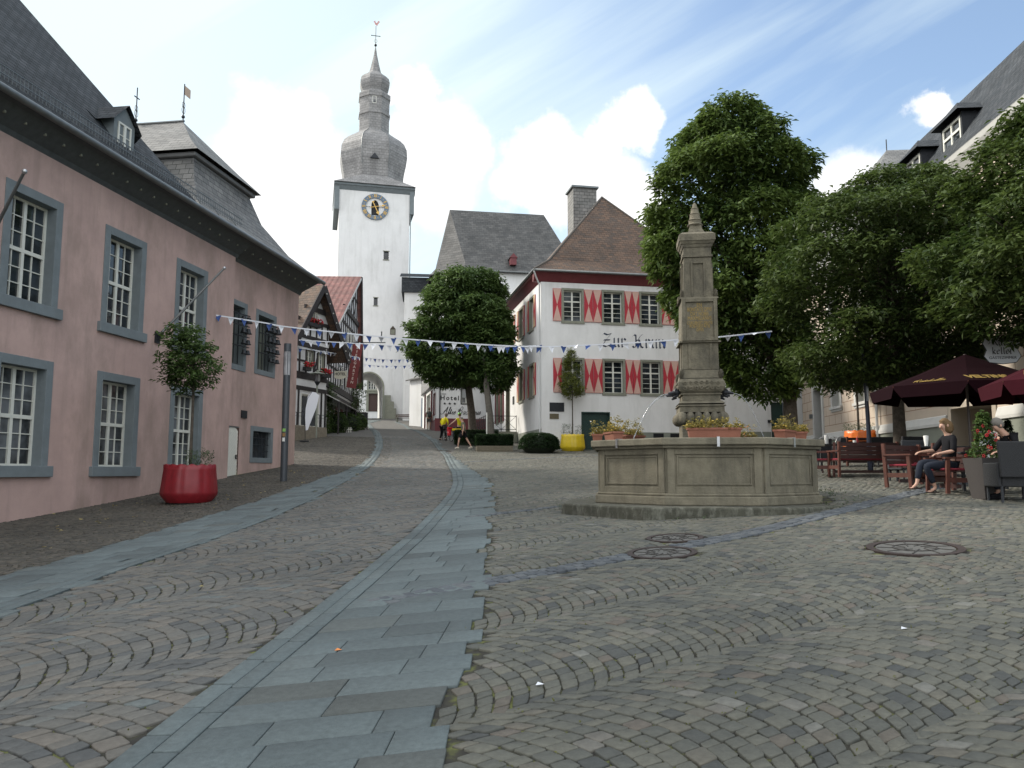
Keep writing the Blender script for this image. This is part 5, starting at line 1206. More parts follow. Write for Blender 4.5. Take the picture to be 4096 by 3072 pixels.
# script lettering as slanted pen strokes
SG = {'A': (.95, [[(-.25,.15),(-.15,.0),(.15,.1),(.5,.6),(.72,1.0),(.66,.4),(.68,.05),(.8,.0)],[(.2,.42),(.45,.5),(.75,.42)]]),
 'B': (.95, [[(.2,.75),(.0,.6),(.1,.35),(.35,.8),(.3,.3),(.2,.0)],[(.3,.9),(.55,1.02),(.8,.85),(.6,.58),(.35,.52)],[(.45,.54),(.78,.4),(.6,.05),(.3,.0),(.05,.1)]]),
 'l': (.3, [[(.0,.1),(.2,.6),(.28,.95),(.18,.95),(.12,.4),(.14,.05),(.3,.1)]]), 't': (.34, [[(.0,.1),(.18,.7),(.14,.05),(.32,.1)],[(.05,.52),(.3,.54)]]),
 'e': (.36, [[(.0,.1),(.24,.3),(.2,.44),(.08,.25),(.14,.02),(.36,.12)]]), 's': (.36, [[(.0,.08),(.2,.45),(.26,.15),(.12,.0),(.04,.06)]]),
 'a': (.48, [[(.3,.42),(.12,.4),(.04,.15),(.14,.0),(.32,.2),(.36,.42)],[(.34,.4),(.32,.05),(.48,.1)]]), 'c': (.36, [[(.28,.38),(.14,.42),(.04,.18),(.14,.0),(.36,.12)]]),
 'k': (.46, [[(.02,.1),(.2,.9),(.16,.95),(.08,.0)],[(.1,.2),(.3,.44),(.26,.26),(.14,.22),(.3,.0),(.46,.1)]]), 'h': (.48, [[(.02,.1),(.2,.9),(.16,.95),(.08,.0)],[(.1,.2),(.26,.42),(.32,.3),(.3,.04),(.46,.1)]]),
 'u': (.48, [[(.04,.4),(.06,.08),(.16,.0),(.32,.3),(.34,.42)],[(.34,.42),(.32,.05),(.46,.1)]]), 'r': (.36, [[(.02,.1),(.1,.42),(.28,.38),(.22,.05),(.34,.1)]]), 'R': (.9, [[(.2,.75),(.0,.6),(.1,.35),(.35,.8),(.3,.3),(.2,.0)],[(.3,.9),(.55,1.02),(.75,.8),(.35,.52)],[(.45,.54),(.62,.1),(.8,.0)]]), ' ': (.3, [])}
def script_text(mb, body, x0, z0, y, h, th, lean=.35, ws=1.0):
    x = x0; k = 0
    for ch in body:
        wd, sts = SG[ch]
        for s_ in sts:
            for a, c in zip(s_[:-1], s_[1:]):
                A = (x+(a[0]+a[1]*lean)*h*ws, y-.0004*(k % 7), z0+a[1]*h); C_ = (x+(c[0]+c[1]*lean)*h*ws, y-.0004*(k % 7), z0+c[1]*h); k += 1
                mb.bar(A, C_, th*(1.35 if abs(c[1]-a[1]) > .3 else .8), .006, up=(0,1,0))
        x += wd*h*ws
sc2 = MB(); wd_ = sum(SG[c][0] for c in 'Altes Backhaus'); hh_ = .60; script_text(sc2, 'Altes Backhaus', hx(1768), hz(1658), -.015, hh_, .036, ws=(hx(1930)-hx(1768))/(wd_*hh_)*.95); sc2.build('script_lettering', M['black'], H_)
MB().box(hx(1763),-.02,hz(1579),hx(1784),-.004,hz(1574)).build('street_sign', M['steel'], H_)
# taller gabled house behind the hotel
gO = at(1880, 1700, 68); FG = Frame(gO.x-2.0, 68, 1, .12, 'gabled_house', 'white timber framed house with dark gable between the round tree and the inn', 'building')
ga = at(1958, 1088, 68); ge = at(2034, 1190, 68); ax = ga.x-(gO.x-2.0)
b = MB(); b.add([(0,0,3),(ax+2.2,0,3),(ax+2.2,0,ge.z),(ax,0,ga.z),(0,0,ge.z-1)], [(0,1,2,3,4)]); b.add([(ax+2.2,0,3),(ax+2.2,8,3),(ax+2.2,8,ge.z),(ax+2.2,0,ge.z)], [(0,1,2,3)]); b.build('wall', M['white2'], FG.root)
roof_obj('roof', [[(ax,-.4,ga.z+.1),(ax+2.6,-.4,ge.z-.6),(ax+2.6,8,ge.z-.6),(ax,8,ga.z+.1)],[(ax,-.4,ga.z+.1),(-.5,-.4,ge.z-2),(-.5,8,ge.z-2),(ax,8,ga.z+.1)]], 'slate', FG.root, thick=.2)
tb = MB(); tb.bar((ax,-.42,ga.z-.05),(ax+2.6,-.42,ge.z-.75),.28,.06,up=(0,1,0)); tb.box(0,-.05,ge.z-.4,ax+2.2,-.003,ge.z-.2); tb.box(ax+2.0,-.06,3,ax+2.2,-.003,ge.z-.4); tb.box(ax+.9,-.06,ge.z-2.4,ax+1.05,-.003,ge.z-.4); tb.build('timber_frame', M['timber'], FG.root)
MB().box(ax+1.2,-.06,ge.z-2.2,ax+1.9,-.004,ge.z-.9).build('window', M['glass'], FG.root)
# low white annex beside the tower foot
aO = at(1637, 1690, 74); FA_ = Frame(aO.x, 74, .6, -.8, 'annex', 'low white annex with blue door beside the tower foot', 'building')
az_ = at(1650, 1512, 74).z; b = MB(); b.box(0,0,3,6,4,az_-.1); b.build('wall', M['white2'], FA_.root)
roof_obj('roof', [[(-.3,-.3,az_-.2),(6.3,-.3,az_-.2),(6.3,4.2,az_+1.4),(-.3,4.2,az_+1.4)]], 'slate_grey', FA_.root, thick=.1)
MB().box(2.2,-.03,4,3.1,-.003,aO.z+2.1).build('door', mat('blue door', (0.05,0.09,0.14), .5), FA_.root)

# ================================================================ half-timbered houses on the left
aE = at(1299, 1740, 51); du = Vector((.33, .944)).normalized(); LA = 7.0
FA = Frame(aE.x-du.x*LA, aE.y-du.y*LA, du.x, du.y, 'timbered_house', 'black and white half-timbered house with small tiled gable and red geraniums', 'building')
A_ = FA.root; ta = LA-1.65; apz = 13.1; evz = 9.3; g0 = aE.z-2
def gable_z(x): return apz-(apz-evz)*abs(x-ta)/2.85
wA = [(4.75,5.35,8.05,9.05),(6.0,6.55,7.95,9.15),(4.55,5.0,11.05,11.55),(5.15,5.6,11.05,11.55),(4.3,6.15,4.35,6.3)]
b = MB(); wall_grid(b, 0, LA, g0, evz-.2, [w2 for w2 in wA if w2[3] < 9.3])
b.add([(LA,0,g0),(LA,6,g0),(LA,6,evz-.2),(LA,0,evz-.2)], [(0,1,2,3)])
b.add([(ta-2.85+.0,-.12,evz-.2),(ta+1.65,-.12,evz-.2),(ta+1.65,-.12,gable_z(ta+1.65)),(ta,-.12,apz),(ta-2.85,-.12,evz)], [(0,1,2,3,4)])
b.build('wall', M['infill'], A_)
tf = MB()
def bm(a, z0, c, z1, w2=.16, y=-.125, d=.05): tf.bar((a,y,z0),(c,y,z1), w2, d, up=(0,1,0))
for z, hh_ in ((7.25,.42),(6.55,.25),(9.75,.22),(9.2,.30)): tf.box(0, -.16 if z > 9 else -.05, z, LA, -.003 if z < 9 else -.121, z+hh_)
tf.box(ta-1.9,-.2,10.95-.15,ta+1.65,-.121,11.0); tf.box(ta-1.2,-.24,11.55,ta+1.25,-.121,11.85); tf.box(ta-.55,-.17,12.25,ta+.6,-.121,12.4)
for x in (ta-2, ta-1.3,ta-.55,ta+.15,ta+.75,ta+1.4): tf.box(x,-.165,9.95,x+.13,-.121,10.85)
for dx_ in (-.35,0,.4): bm(ta+dx_*.3, 11.85, ta+dx_*1.2, 12.3, .1, -.15)
for x in (.3,1.2,2.1,3.0,3.9,4.6,5.45,5.85,6.62): tf.box(x,-.045,7.65,x+.15,-.003,9.2)
tf.box(0,-.043,8.3,4.6,-.003,8.42); tf.box(5.5,-.043,7.9,6.0,-.003,8.02)
bm(5.55,7.7,5.85,8.7,.1,-.035,.04)
for x in (.3,2.0,3.9,6.4,6.85): tf.box(x,-.045,g0,x+.15,-.003,6.55)
tf.build('timber_frame', M['timber'], A_)
for (a, c, z0, z1) in wA[:2]: window(A_, a, c, z0, z1, 0, .05, 2, (3,), fr=.05, sur=(.05,'stonegreen',.06))
for (a, c, z0, z1) in wA[2:4]: window(A_, a, c, z0, z1, -.14, -.03, 2, (1,), fr=.05, sur=(.05,'stonegreen',.03))
window(A_, *wA[4], 0, .06, 1, (1,), fr=.07, sur=(.06,'whitewood',.03))
oh = -.75
roof_obj('roof', [[(ta,oh,apz+.18),(ta+3.2,oh,evz-.5),(ta+3.2,7,evz-.5),(ta,7,apz+.18)],[(ta,oh,apz+.18),(ta-3.2,oh,evz-.5),(ta-3.2,7,evz-.5),(ta,7,apz+.18)]], 'tile_brown', A_, thick=.12)
bgm = MB(); bgm.bar((ta,oh-.02,apz+.05),(ta+3.2,oh-.02,evz-.62),.42,.07,up=(0,1,0)); bgm.bar((ta,oh-.025,apz+.05),(ta-3.2,oh-.025,evz-.62),.36,.07,up=(0,1,0)); bgm.build('bargeboard', M['timber'], A_)
lb = MB()
for i in range(8): q = Vector((ta,oh-.07,apz-.1)).lerp(Vector((ta+3.2,oh-.07,evz-.7)), (i+.5)/8); lb.blob(q, (.04,.04,.04), 6, 5); 
lb.build('light_chain', M['whitewood'], A_)
MB().box(4.15,-.6,g0,6.3,-.003,g0+2.2).build('shop_step', M['stonegreen'], A_)

b0 = Vector((-12.4, 53)); db = Vector((-.05, 1)).normalized()
FBt = Frame(b0.x-db.x*1.5, b0.y-db.y*1.5, db.x, db.y, 'timbered_inn', 'tall half-timbered inn with red pantile roof, long timber gable facing the street', 'building')
B_ = FBt.root; LB = 16.0; tap = 14.4; apb = 17.8; evb = 9.8; gb0 = 2.6
def gzB(x): return evb+(apb-evb)*x/tap if x < tap else apb-(x-tap)*5.0
b = MB()
wB = [(9.4,10.1,11.2,12.6),(10.9,11.6,11.2,12.6),(12.4,13.0,11.2,12.6),(7.0,7.7,8.0,9.3),(9.0,9.7,8.0,9.3),(11.2,11.9,8.0,9.3),(13.2,13.9,8.0,9.3)]
b.add([(0,0,gb0),(LB,0,gb0),(LB,0,gzB(LB)),(tap,0,apb),(0,0,evb)], [(0,1,2,3,4)]); b.add([(0,0,gb0),(0,0,evb),(-9,3,evb),(-9,3,gb0)], [(0,1,2,3)]); b.add([(LB,0,gb0),(LB,9,gb0),(LB,9,gzB(LB)),(LB,0,gzB(LB))], [(0,1,2,3)])
b.build('wall', M['infill'], B_)
tf = MB()
for z, hh_, x0_ in ((7.2,.45,0),(6.75,.25,0),(9.95,.38,.3),(13.75,.36,7.3),(12.75,.2,5.6),(11.0,.16,2.4),(15.7,.14,10.8),(8.75,.12,0)): tf.box(x0_,-.06 if hh_ < .3 else -.14,z,LB-.02 if z < 11 else min(LB-.1,tap+(apb-z)/5),-.003,z+hh_)
for i in range(17):
    x = i*.95+.05; zt2 = min(gzB(x+.1), gzB(x))-.15
    for z0, z1 in ((7.65,9.95),(10.33,12.75),(12.95,13.75),(14.1,17.5)):
        z1b = min(z1, zt2)
        if z1b > z0+.2: tf.box(x,-.055,z0,x+.13,-.003,z1b)
for x in (9.2,11.0,12.6): tf.bar((x,-.03,14.15),(x+1.2,-.03,min(15.6,gzB(x)-.3)),.11,.05,up=(0,1,0))
tf.build('timber_frame', M['timber'], B_)
for (a, c, z0, z1) in wB:
    f = MB(); f.box(a,-.07,z0,c,-.058,z1,1); ring(f, a+.04,c-.04,z0+.04,z1-.04,.05,-.10,-.06); f.box((a+c)/2-.03,-.095,z0,(a+c)/2+.03,-.071,z1); f.box(a,-.09,(z0+z1)/2,c,-.071,(z0+z1)/2+.04)
    f.build('window', [M['whitewood'], M['glass']], B_)
rd = Vector((-9.5, 3.0, 0))
ov_ = .35; p = lambda x, z, w2=0.0: (x, -ov_, z)
roof_obj('roof', [[(-.9,-ov_,evb-.35),(tap,-ov_,apb+.15),(tap-9.5*0-.0,9.5,apb+.15),(-.9,9.5,evb-.35)],[(tap,-ov_,apb+.15),(LB+.25,-ov_,gzB(LB)-1.2),(LB+.25,9.5,gzB(LB)-1.2),(tap,9.5,apb+.15)]], 'tile_red', B_, thick=.15)
bg2 = MB(); bg2.bar((-.9,-ov_-.02,evb-.5),(tap,-ov_-.02,apb),.16,.05,up=(0,1,0)); bg2.build('verge', M['mould_white'], B_); bg2 = MB(); bg2.bar((tap,-ov_-.03,apb+.1),(LB+.25,-ov_-.03,gzB(LB)-1.3),.5,.09,up=(0,1,0)); bg2.build('bargeboard', M['timber'], B_)
MB().box(tap-2.3,3.6,apb-1.35,tap-1.9,4.0,apb-.2).build('vent_pipe', M['plinthgrey'], B_)
# ground floor shopfront: red doors, pale posts, awning roof
gf = MB()
for x0_, x1_, m in ((3.2,4.0,0),(5.0,5.9,1),(7.3,8.3,1),(9.4,10.4,0),(11.4,12.4,1),(13.2,14.2,0)): gf.box(x0_,-.06,gb0,x1_,-.004,6.2,m)
gf.build('shopfront', [M['glass'], M['oxred']], B_)
roof_obj('awning', [[(1.0,-.02,6.75),(15,-.02,6.75),(15,-1.0,6.25),(1.0,-1.0,6.25)]], 'mould_white', B_, thick=.06)
g = MB()
for x in (1.1,4.5,8.8,12.8,15): g.tube([(x,-.9,gb0),(x,-.9,6.3)], .06, 6)
g.build('post', M['timber'], B_)
# ================================================================ fountain
fz = tz(FCx-.3, FCy-2.3)-.02      # foot of the step on the camera side
FN = empty('fountain', (FCx, FCy, fz), math.radians(-7), 'octagonal sandstone fountain with obelisk, gilt inscription and four water spouts', 'fountain')
A0 = 1.93; zs_, zb2, zr_ = .17, .17, at(2845, 1750, FCy-A0).z-fz
def octp(a, z0, prof=None): return [(a/math.cos(math.pi/8)*math.cos(math.radians(22.5+45*k)), a/math.cos(math.pi/8)*math.sin(math.radians(22.5+45*k))) for k in range(8)]
def oct_ring(mb, ao, ai, z0, z1, mi=0):
    o, i_ = octp(ao, 0), octp(ai, 0); n = 8; vs = [(*p, z0) for p in o]+[(*p, z1) for p in o]+[(*p, z1) for p in i_]+[(*p, z0) for p in i_]; fs = []
    for k in range(8):
        j = (k+1) % 8; fs += [(k,j,8+j,8+k),(8+k,8+j,16+j,16+k),(16+k,16+j,24+j,24+k),(24+k,24+j,j,k)]
    mb.add(vs, fs, mi)
st_ = MB(); st_.prism([(x*1.0, y) for x, y in [(-2.55,-1.15),(-1.2,-2.62),(1.2,-2.45),(2.45,-1.1),(2.45,1.1),(1.1,2.4),(-1.1,2.4),(-2.5,1.1)]], -.4, zs_, axis='z'); st_.build('step', mat('dark lichen stone', (0.040,0.040,0.030), .95, col2=(0.075,0.075,0.055), vscale=6, bump=.8, bscale=30, stain=(0.24,0.24,0.20,.55), stain_scale=9), FN, bevel=.03)
bs = MB(); oct_ring(bs, A0-.06, A0-.24, zs_, zr_-.16)
basin = bs.build('basin_wall', M['sandstone'], FN)
mo = MB(); oct_ring(mo, A0+.03, A0-.06, zs_+.001, zs_+.15); oct_ring(mo, A0-.01, A0-.06, zs_+.15, zs_+.20); mo.build('base_moulding', M['sandstone'], FN, bevel=.02)
rm = MB(); oct_ring(rm, A0+.10, A0-.26, zr_-.12, zr_); oct_ring(rm, A0+.04, A0-.02, zr_-.17, zr_-.12); rm.build('rim', M['sandstone'], FN, bevel=.018)
fw = 2*(A0-.06)*math.tan(math.pi/8); pn = MB()
for k in range(8):
    a = math.radians(45*k); e = Vector((math.cos(a), math.sin(a), 0)); t_ = Vector((-math.sin(a), math.cos(a), 0)); Mx = Matrix(((t_.x,-e.x,0,0),(t_.y,-e.y,0,0),(0,0,1,0),(0,0,0,1)))
    pn.M = Matrix.Translation(e*(A0-.06)) @ Mx       # local x along face, -y outwards
    z0, z1 = zs_+.34, zr_-.30; hw2 = fw/2
    pn.box(-hw2+.02,-.035,zs_+.2,-hw2+.14,-.001,zr_-.17); pn.box(hw2-.14,-.035,zs_+.2,hw2-.02,-.001,zr_-.17)
    pn.box(-hw2+.14,-.030,zr_-.27,hw2-.14,-.001,zr_-.17); pn.box(-hw2+.14,-.030,zs_+.2,hw2-.14,-.001,zs_+.30)
    ring(pn, -hw2+.20, hw2-.20, z0+.02, z1-.02, .025, -.018, -.001)
pn.M = None; pn.build('panel_frame', M['sandstone'], FN, bevel=.006)
wt_ = MB(); wt_.prism([(p[0], p[1]) for p in octp(A0-.25, 0)], zr_-.45, zr_-.42, axis='z'); wt_.build('water', M['water'], FN)
# obelisk
def oz(Y): return at(2795, Y, FCy).z-fz
def sq(mb, h0, h1, z0, z1): 
    vs = [(x*h0, y*h0, z0) for x, y in ((-1,-1),(1,-1),(1,1),(-1,1))]+[(x*h1, y*h1, z1) for x, y in ((-1,-1),(1,-1),(1,1),(-1,1))]
    mb.add(vs, [(0,3,2,1),(4,5,6,7),(0,1,5,4),(1,2,6,5),(2,3,7,6),(3,0,4,7)])
def Zq(y): return oz(1150+y/2.766)
def Rq(y): return oz(800+y/1.229)
ob = MB(); sq(ob, .36, .36, zs_, Zq(1530))
for z0, z1, h0, h1 in ((Zq(1395),Zq(1330),.405,.40),(Zq(1328),Zq(1315),.43,.42),(Zq(1300),Zq(1272),.42,.37),(Zq(1270),Zq(1205),.345,.34),(Zq(1204),Zq(1190),.37,.37),(Zq(1025),Zq(935),.375,.34),(Zq(930),Zq(640),.335,.325),(Zq(640),Zq(622),.38,.37),(Zq(622),Zq(165),.335,.315),(Zq(165),Zq(148),.36,.35)): sq(ob, h0, h1, z0, z1)
for z0, z1, h0, h1 in ((Rq(500),Rq(300),.285,.255),(Rq(298),Rq(288),.28,.28),(Rq(288),Rq(250),.26,.255),(Rq(250),Rq(236),.27,.29),(Rq(235),Rq(222),.30,.325),(Rq(221),Rq(190),.335,.335),(Rq(189),Rq(178),.325,.27)): sq(ob, h0, h1, z0, z1)
ob.lathe([(.26,Rq(186)),(.21,Rq(165)),(.165,Rq(150)),(.15,Rq(132))], 4, rot=math.pi/4)
ob.lathe([(.14,Rq(131)),(.155,Rq(126)),(.12,Rq(118)),(.12,Rq(106)),(.135,Rq(102)),(.105,Rq(96)),(.095,Rq(75)),(.105,Rq(72)),(.08,Rq(66)),(.07,Rq(48)),(.078,Rq(45)),(.05,Rq(38)),(.035,Rq(22)),(.01,Rq(15))], 14, smooth=True)
for k in range(4):   # torus of gadroons and the carved block, all four sides
    a = math.pi/2*k; ob.M = Matrix.Rotation(a, 4, 'Z')
    for i in range(6): x = -.36+.145*i; ob.blob((x, -.37, (Zq(1530)+Zq(1385))/2), (.082,.12,(Zq(1385)-Zq(1530))/2), 10, 8)
    pr_ = [(-.34,Zq(1190)),(-.39,Zq(1165)),(-.425,Zq(1120)),(-.42,Zq(1070)),(-.385,Zq(1035)),(-.35,Zq(1028))]
    for (y0_, z0_), (y1_, z1_) in zip(pr_[:-1], pr_[1:]): ob.add([(y0_,y0_,z0_),(-y0_,y0_,z0_),(-y1_,y1_,z1_),(y1_,y1_,z1_)], [(0,1,2,3)])
    for i in range(-3, 4):
        for j in range(2): c0 = Vector((i*.10, -.415, Zq(1135)+j*.10)); ob.tube([c0+Vector((.04*(1-u/9)*math.cos(u*.9+i), -.012, .04*(1-u/9)*math.sin(u*.9+i))) for u in range(9)], .010, 5)
    ob.box(-.20,-.345,Zq(900),.20,-.30,Zq(660)) if False else None
    ob.box(-.22,-.345,Zq(915),-.17,-.3,Zq(650)); ob.box(.17,-.345,Zq(915),.22,-.3,Zq(650))
    ob.box(-.13,-.295,Rq(490),-.10,-.25,Rq(320)); ob.box(.10,-.295,Rq(490),.13,-.25,Rq(320)); ob.box(-.10,-.29,Rq(330),.10,-.25,Rq(322))
    for sx_ in (-1, 1): ob.blob((sx_*.36,-.36,Zq(985)), (.05,.05,.10), 8, 6); ob.blob((sx_*.31,-.31,Rq(480)), (.04,.04,.10), 8, 6)
ob.M = None
obo = ob.build('obelisk', M['sandstone_dark'], FN, bevel=.008)
pb = MB(); ring(pb, -.255, .255, Zq(585), Zq(205), .07, -.40, -.33); pb.box(-.255,-.362,Zq(585),.255,-.33,Zq(205)); po = pb.build('plaque', M['sandstone_dark'], obo, bevel=.006)
ins = ['EN','BONITATIS OPVS','DAT NOBIS','MAXMILIANVS','CORDIBVSET GRATIS','POSTERITATIS','OPVS']; ys = [238,285,333,380,430,467,505]; ws_ = [.09,.44,.33,.43,.46,.37,.13]
for tx, yy, ww in zip(ins, ys, ws_):
    sz = .105 if yy < 400 else .085
    o = text_mesh('inscription', tx, sz, 'oldgold', po, (0,-.365,Zq(yy)-sz*.32), (math.pi/2,0,0), ext=.003)
    wdt = max(v.co.x for v in o.data.vertices)-min(v.co.x for v in o.data.vertices); o.scale = (ww/max(wdt,.01), 1, 1)
# lion spouts and jets
for i, (sx_, y_) in enumerate(((-1,-.27),(-1,.20),(1,-.20),(1,.27))):
    s_ = MB(); z = Zq(1170)
    s_.blob((sx_*.44, y_, z), (.07,.06,.07), 8, 6); s_.tube([(sx_*.40,y_,z),(sx_*.50,y_,z-.01),(sx_*.60,y_-.02,z-.03)], [.05,.035,.02], 8); s_.blob((sx_*.46,y_-.045,z+.04), (.02,.02,.03), 6, 5); s_.blob((sx_*.46,y_+.045,z+.04), (.02,.02,.03), 6, 5)
    s_.tube([(sx_*.42,y_,z-.05),(sx_*.50,y_,z-.10)], [.04,.015], 6)
    so_ = s_.build('lion_spout', M['darkmetal'], FN)
    if i == 3: continue
    zl = zr_-.42; x0_, z0_ = sx_*.61, z-.035; T_ = math.sqrt(2*(z0_-zl)/9.81); v_ = .62/T_ if sx_ > 0 else .80/T_; pts = []; rr2 = []
    for u in range(27):
        t = T_*u/26; pts.append((x0_+sx_*v_*t, y_-.02+(-.15*t), z0_-4.905*t*t)); rr2.append(.0042+.0028*math.sin(u*2.3)+.0008*(u % 3))
    MB().tube(pts, rr2, 6).build('water_jet', M['water_jet'], FN)
# steel clamps over the rim
for X in (2503, 2838, 3170):
    e = X; c, s = math.cos(math.radians(-7)), math.sin(math.radians(-7))
    g = MB(); yl = A0+.10
    if X == 2838: p = Vector((.06,-yl,0)); rz = 0
    elif X == 2503: p = Vector((-1.62,-1.35,0)); rz = -math.pi/4
    else: p = Vector((1.42,-1.56,0)); rz = math.pi/4
    o = MB().box(-.022,-.008,-.15,.022,.0,.012).box(-.022,-.0,0.003,.022,.12,.012).build('rim_clamp', M['steel'], FN); n_ = Vector((-math.sin(-rz), -math.cos(-rz), 0)) if rz else Vector((0,-1,0))
    if rz: 
        ang = math.radians(225) if X == 2503 else math.radians(315); nn = Vector((math.cos(ang), math.sin(ang), 0)); tt = Vector((-nn.y, nn.x, 0)); off = p.dot(tt); p = nn*(yl+.004)+tt*off; o.rotation_euler = (0,0,ang+math.pi/2)
    else: p.y = -yl-.004
    o.location = (p.x, p.y, zr_)

# ================================================================ foliage engine
def leaf_cloud(name, centers, outward, lsize, m, parent, per=6, spread=.16, droop=.5, seed=1, aspect=.42, tone_c=None, flat=.35, kind=None):
    """many separate leaves: rosettes of pointed leaflets around every centre"""
    r = np.random.default_rng(seed); n = len(centers); C_ = np.repeat(centers, per, 0); O = np.repeat(outward, per, 0); k = len(C_)
    d = r.normal(size=(k, 3)); d[:, 2] = d[:, 2]*flat-droop*.6; d += O*.55; d /= np.linalg.norm(d, axis=1, keepdims=True)
    up = np.array([0, 0, 1.0])+O*.35+r.normal(0, .35, (k, 3)); sd_ = np.cross(d, up); sd_ /= np.linalg.norm(sd_, axis=1, keepdims=True)+1e-9
    L_ = lsize*r.uniform(.7, 1.25, (k, 1)); base = C_+r.normal(0, spread*.5, (k, 3)); nrm = np.cross(sd_, d)
    a = base; t = base+d*L_-np.array([0,0,1])*L_*.18; mdl = base+d*L_*.55+nrm*L_*.06; l_ = mdl+sd_*L_*aspect*.5; rr_ = mdl-sd_*L_*aspect*.5
    V = np.stack([a, rr_, t, l_], 1).reshape(-1, 3)
    me = bpy.data.meshes.new(name); me.vertices.add(len(V)); me.vertices.foreach_set('co', V.astype(np.float32).ravel()); me.loops.add(len(V)); me.loops.foreach_set('vertex_index', np.arange(len(V), dtype=np.int32))
    me.polygons.add(k); me.polygons.foreach_set('loop_start', np.arange(0, 4*k, 4, dtype=np.int32)); me.materials.append(M[m] if isinstance(m, str) else m); me.update(calc_edges=True)
    tc_ = r.random(n) if tone_c is None else tone_c; tn = np.clip(np.repeat(tc_, per)*.6+r.random(k)*.5-.05, 0, 1)
    at_ = me.attributes.new('tone', 'FLOAT', 'POINT'); at_.data.foreach_set('value', np.repeat(tn, 4).astype(np.float32))
    o = bpy.data.objects.new(name, me); COL.objects.link(o); o.parent = parent
    if kind: o['kind'] = kind
    return o
def crown_points(prof, n, seed, shell=.55, lob=.16, squash=1.0):
    """prof: (z, cx, cy, r) rows from bottom to top; returns centres and outward directions inside a lumpy crown"""
    r = np.random.default_rng(seed); P = np.array(prof); z = []; wts = (P[:-1, 3]+P[1:, 3])*np.abs(np.diff(P[:, 0])); seg = r.choice(len(wts), n*3, p=wts/wts.sum())
    u = r.random(n*3); row = P[seg]*(1-u[:, None])+P[seg+1]*u[:, None]; th = r.uniform(0, 2*np.pi, n*3)
    # boughs: random bumps with dark gaps between them
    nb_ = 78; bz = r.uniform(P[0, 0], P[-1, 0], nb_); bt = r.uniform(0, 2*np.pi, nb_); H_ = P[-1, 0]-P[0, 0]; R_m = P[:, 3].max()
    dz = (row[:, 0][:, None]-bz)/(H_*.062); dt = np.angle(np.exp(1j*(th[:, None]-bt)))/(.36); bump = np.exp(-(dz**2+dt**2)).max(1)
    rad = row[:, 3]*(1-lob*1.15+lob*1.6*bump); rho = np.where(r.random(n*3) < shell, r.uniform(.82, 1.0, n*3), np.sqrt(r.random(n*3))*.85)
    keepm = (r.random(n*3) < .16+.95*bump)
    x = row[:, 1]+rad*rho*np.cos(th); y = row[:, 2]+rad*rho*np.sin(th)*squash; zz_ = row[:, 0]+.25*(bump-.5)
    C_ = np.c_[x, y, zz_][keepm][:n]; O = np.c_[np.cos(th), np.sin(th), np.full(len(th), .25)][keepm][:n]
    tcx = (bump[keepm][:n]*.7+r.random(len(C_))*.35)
    return C_, O, np.clip(tcx, 0, 1)
def tree(name, base, trunk_r, prof, n, lsize, m, label, cat='tree', group=None, per=6, seed=1, bark='bark', limbs=12, droop=.5, lob=.16, shell=.55, spread=.16, aspect=.42, trunk_top=None, lean=(0,0), fork=.35, fine=0):
    base = Vector(base); root = empty(name, base, 0, label, cat, group); r = random.Random(seed)
    pr = [(z-base.z, x-base.x, y-base.y, rr) for z, x, y, rr in prof]
    C_, O, tn = crown_points(pr, n, seed, shell, lob); leaf_cloud('crown', C_, O, lsize, m, root, per, spread, droop, seed+1, aspect, tn)
    tb = MB(); zt_ = trunk_top if trunk_top else pr[0][0]+(pr[-1][0]-pr[0][0])*.6; cxm = np.interp(zt_, [p[0] for p in pr], [p[1] for p in pr]); cym = np.interp(zt_, [p[0] for p in pr], [p[2] for p in pr])
    z1 = pr[0][0]+.3; pts = [(0,0,-.25),(0,0,.05),(lean[0]*.3,lean[1]*.3,z1*.5),(lean[0],lean[1],z1),((lean[0]+cxm)/2,(lean[1]+cym)/2,(z1+zt_)/2),(cxm,cym,zt_)]
    tb.tube(pts, [trunk_r*1.35,trunk_r*1.1,trunk_r*.95,trunk_r*.82,trunk_r*.5,trunk_r*.12], 10); tb.build('trunk', M[bark], root)
    lm = MB()
    for i in range(limbs):
        q = C_[r.randrange(len(C_))]; zc = z1+(zt_-z1)*r.uniform(-.05, .75); f = (zc-z1)/max(.1, zt_-z1); s_ = Vector((lean[0]+(cxm-lean[0])*max(0,f), lean[1]+(cym-lean[1])*max(0,f), zc)); e = Vector(q)*1.0
        if e.z < zc: e.z = zc+abs(e.z-zc)*.3
        m1 = s_.lerp(e, .4)+Vector((r.uniform(-.2,.2), r.uniform(-.2,.2), .15*(e-s_).length*.5)); lm.tube([s_, m1, s_.lerp(e, .75)+Vector((0,0,.1)), e], [trunk_r*.38, trunk_r*.24, trunk_r*.13, trunk_r*.04], 6)
    lm.build('limbs', M[bark], root)
    return root
def pxprof(rows, d, sy=0.0):
    out = []
    for Y, X, hw in rows: p = at(X, Y, d); out.append((p.z, p.x, p.y, hw*d/FPX))
    return sorted(out)
# big chestnut behind the fountain
tb_ = col_at(3163, 1700, 34)
tree('chestnut_tree', tb_, .32, pxprof([(412,2900,40),(435,2900,120),(500,2915,170),(560,2940,240),(650,2945,275),(720,2930,325),(860,2920,335),(1000,2915,330),(1125,2915,300),(1260,2930,270),(1400,2990,215),(1500,3040,160),(1590,3080,95)], 34), 9500, .27, 'leaf', 'tallest tree, a broad dark green chestnut rising behind the fountain obelisk', seed=21, droop=.8, lob=.20, per=7, limbs=22, spread=.2, shell=.6)
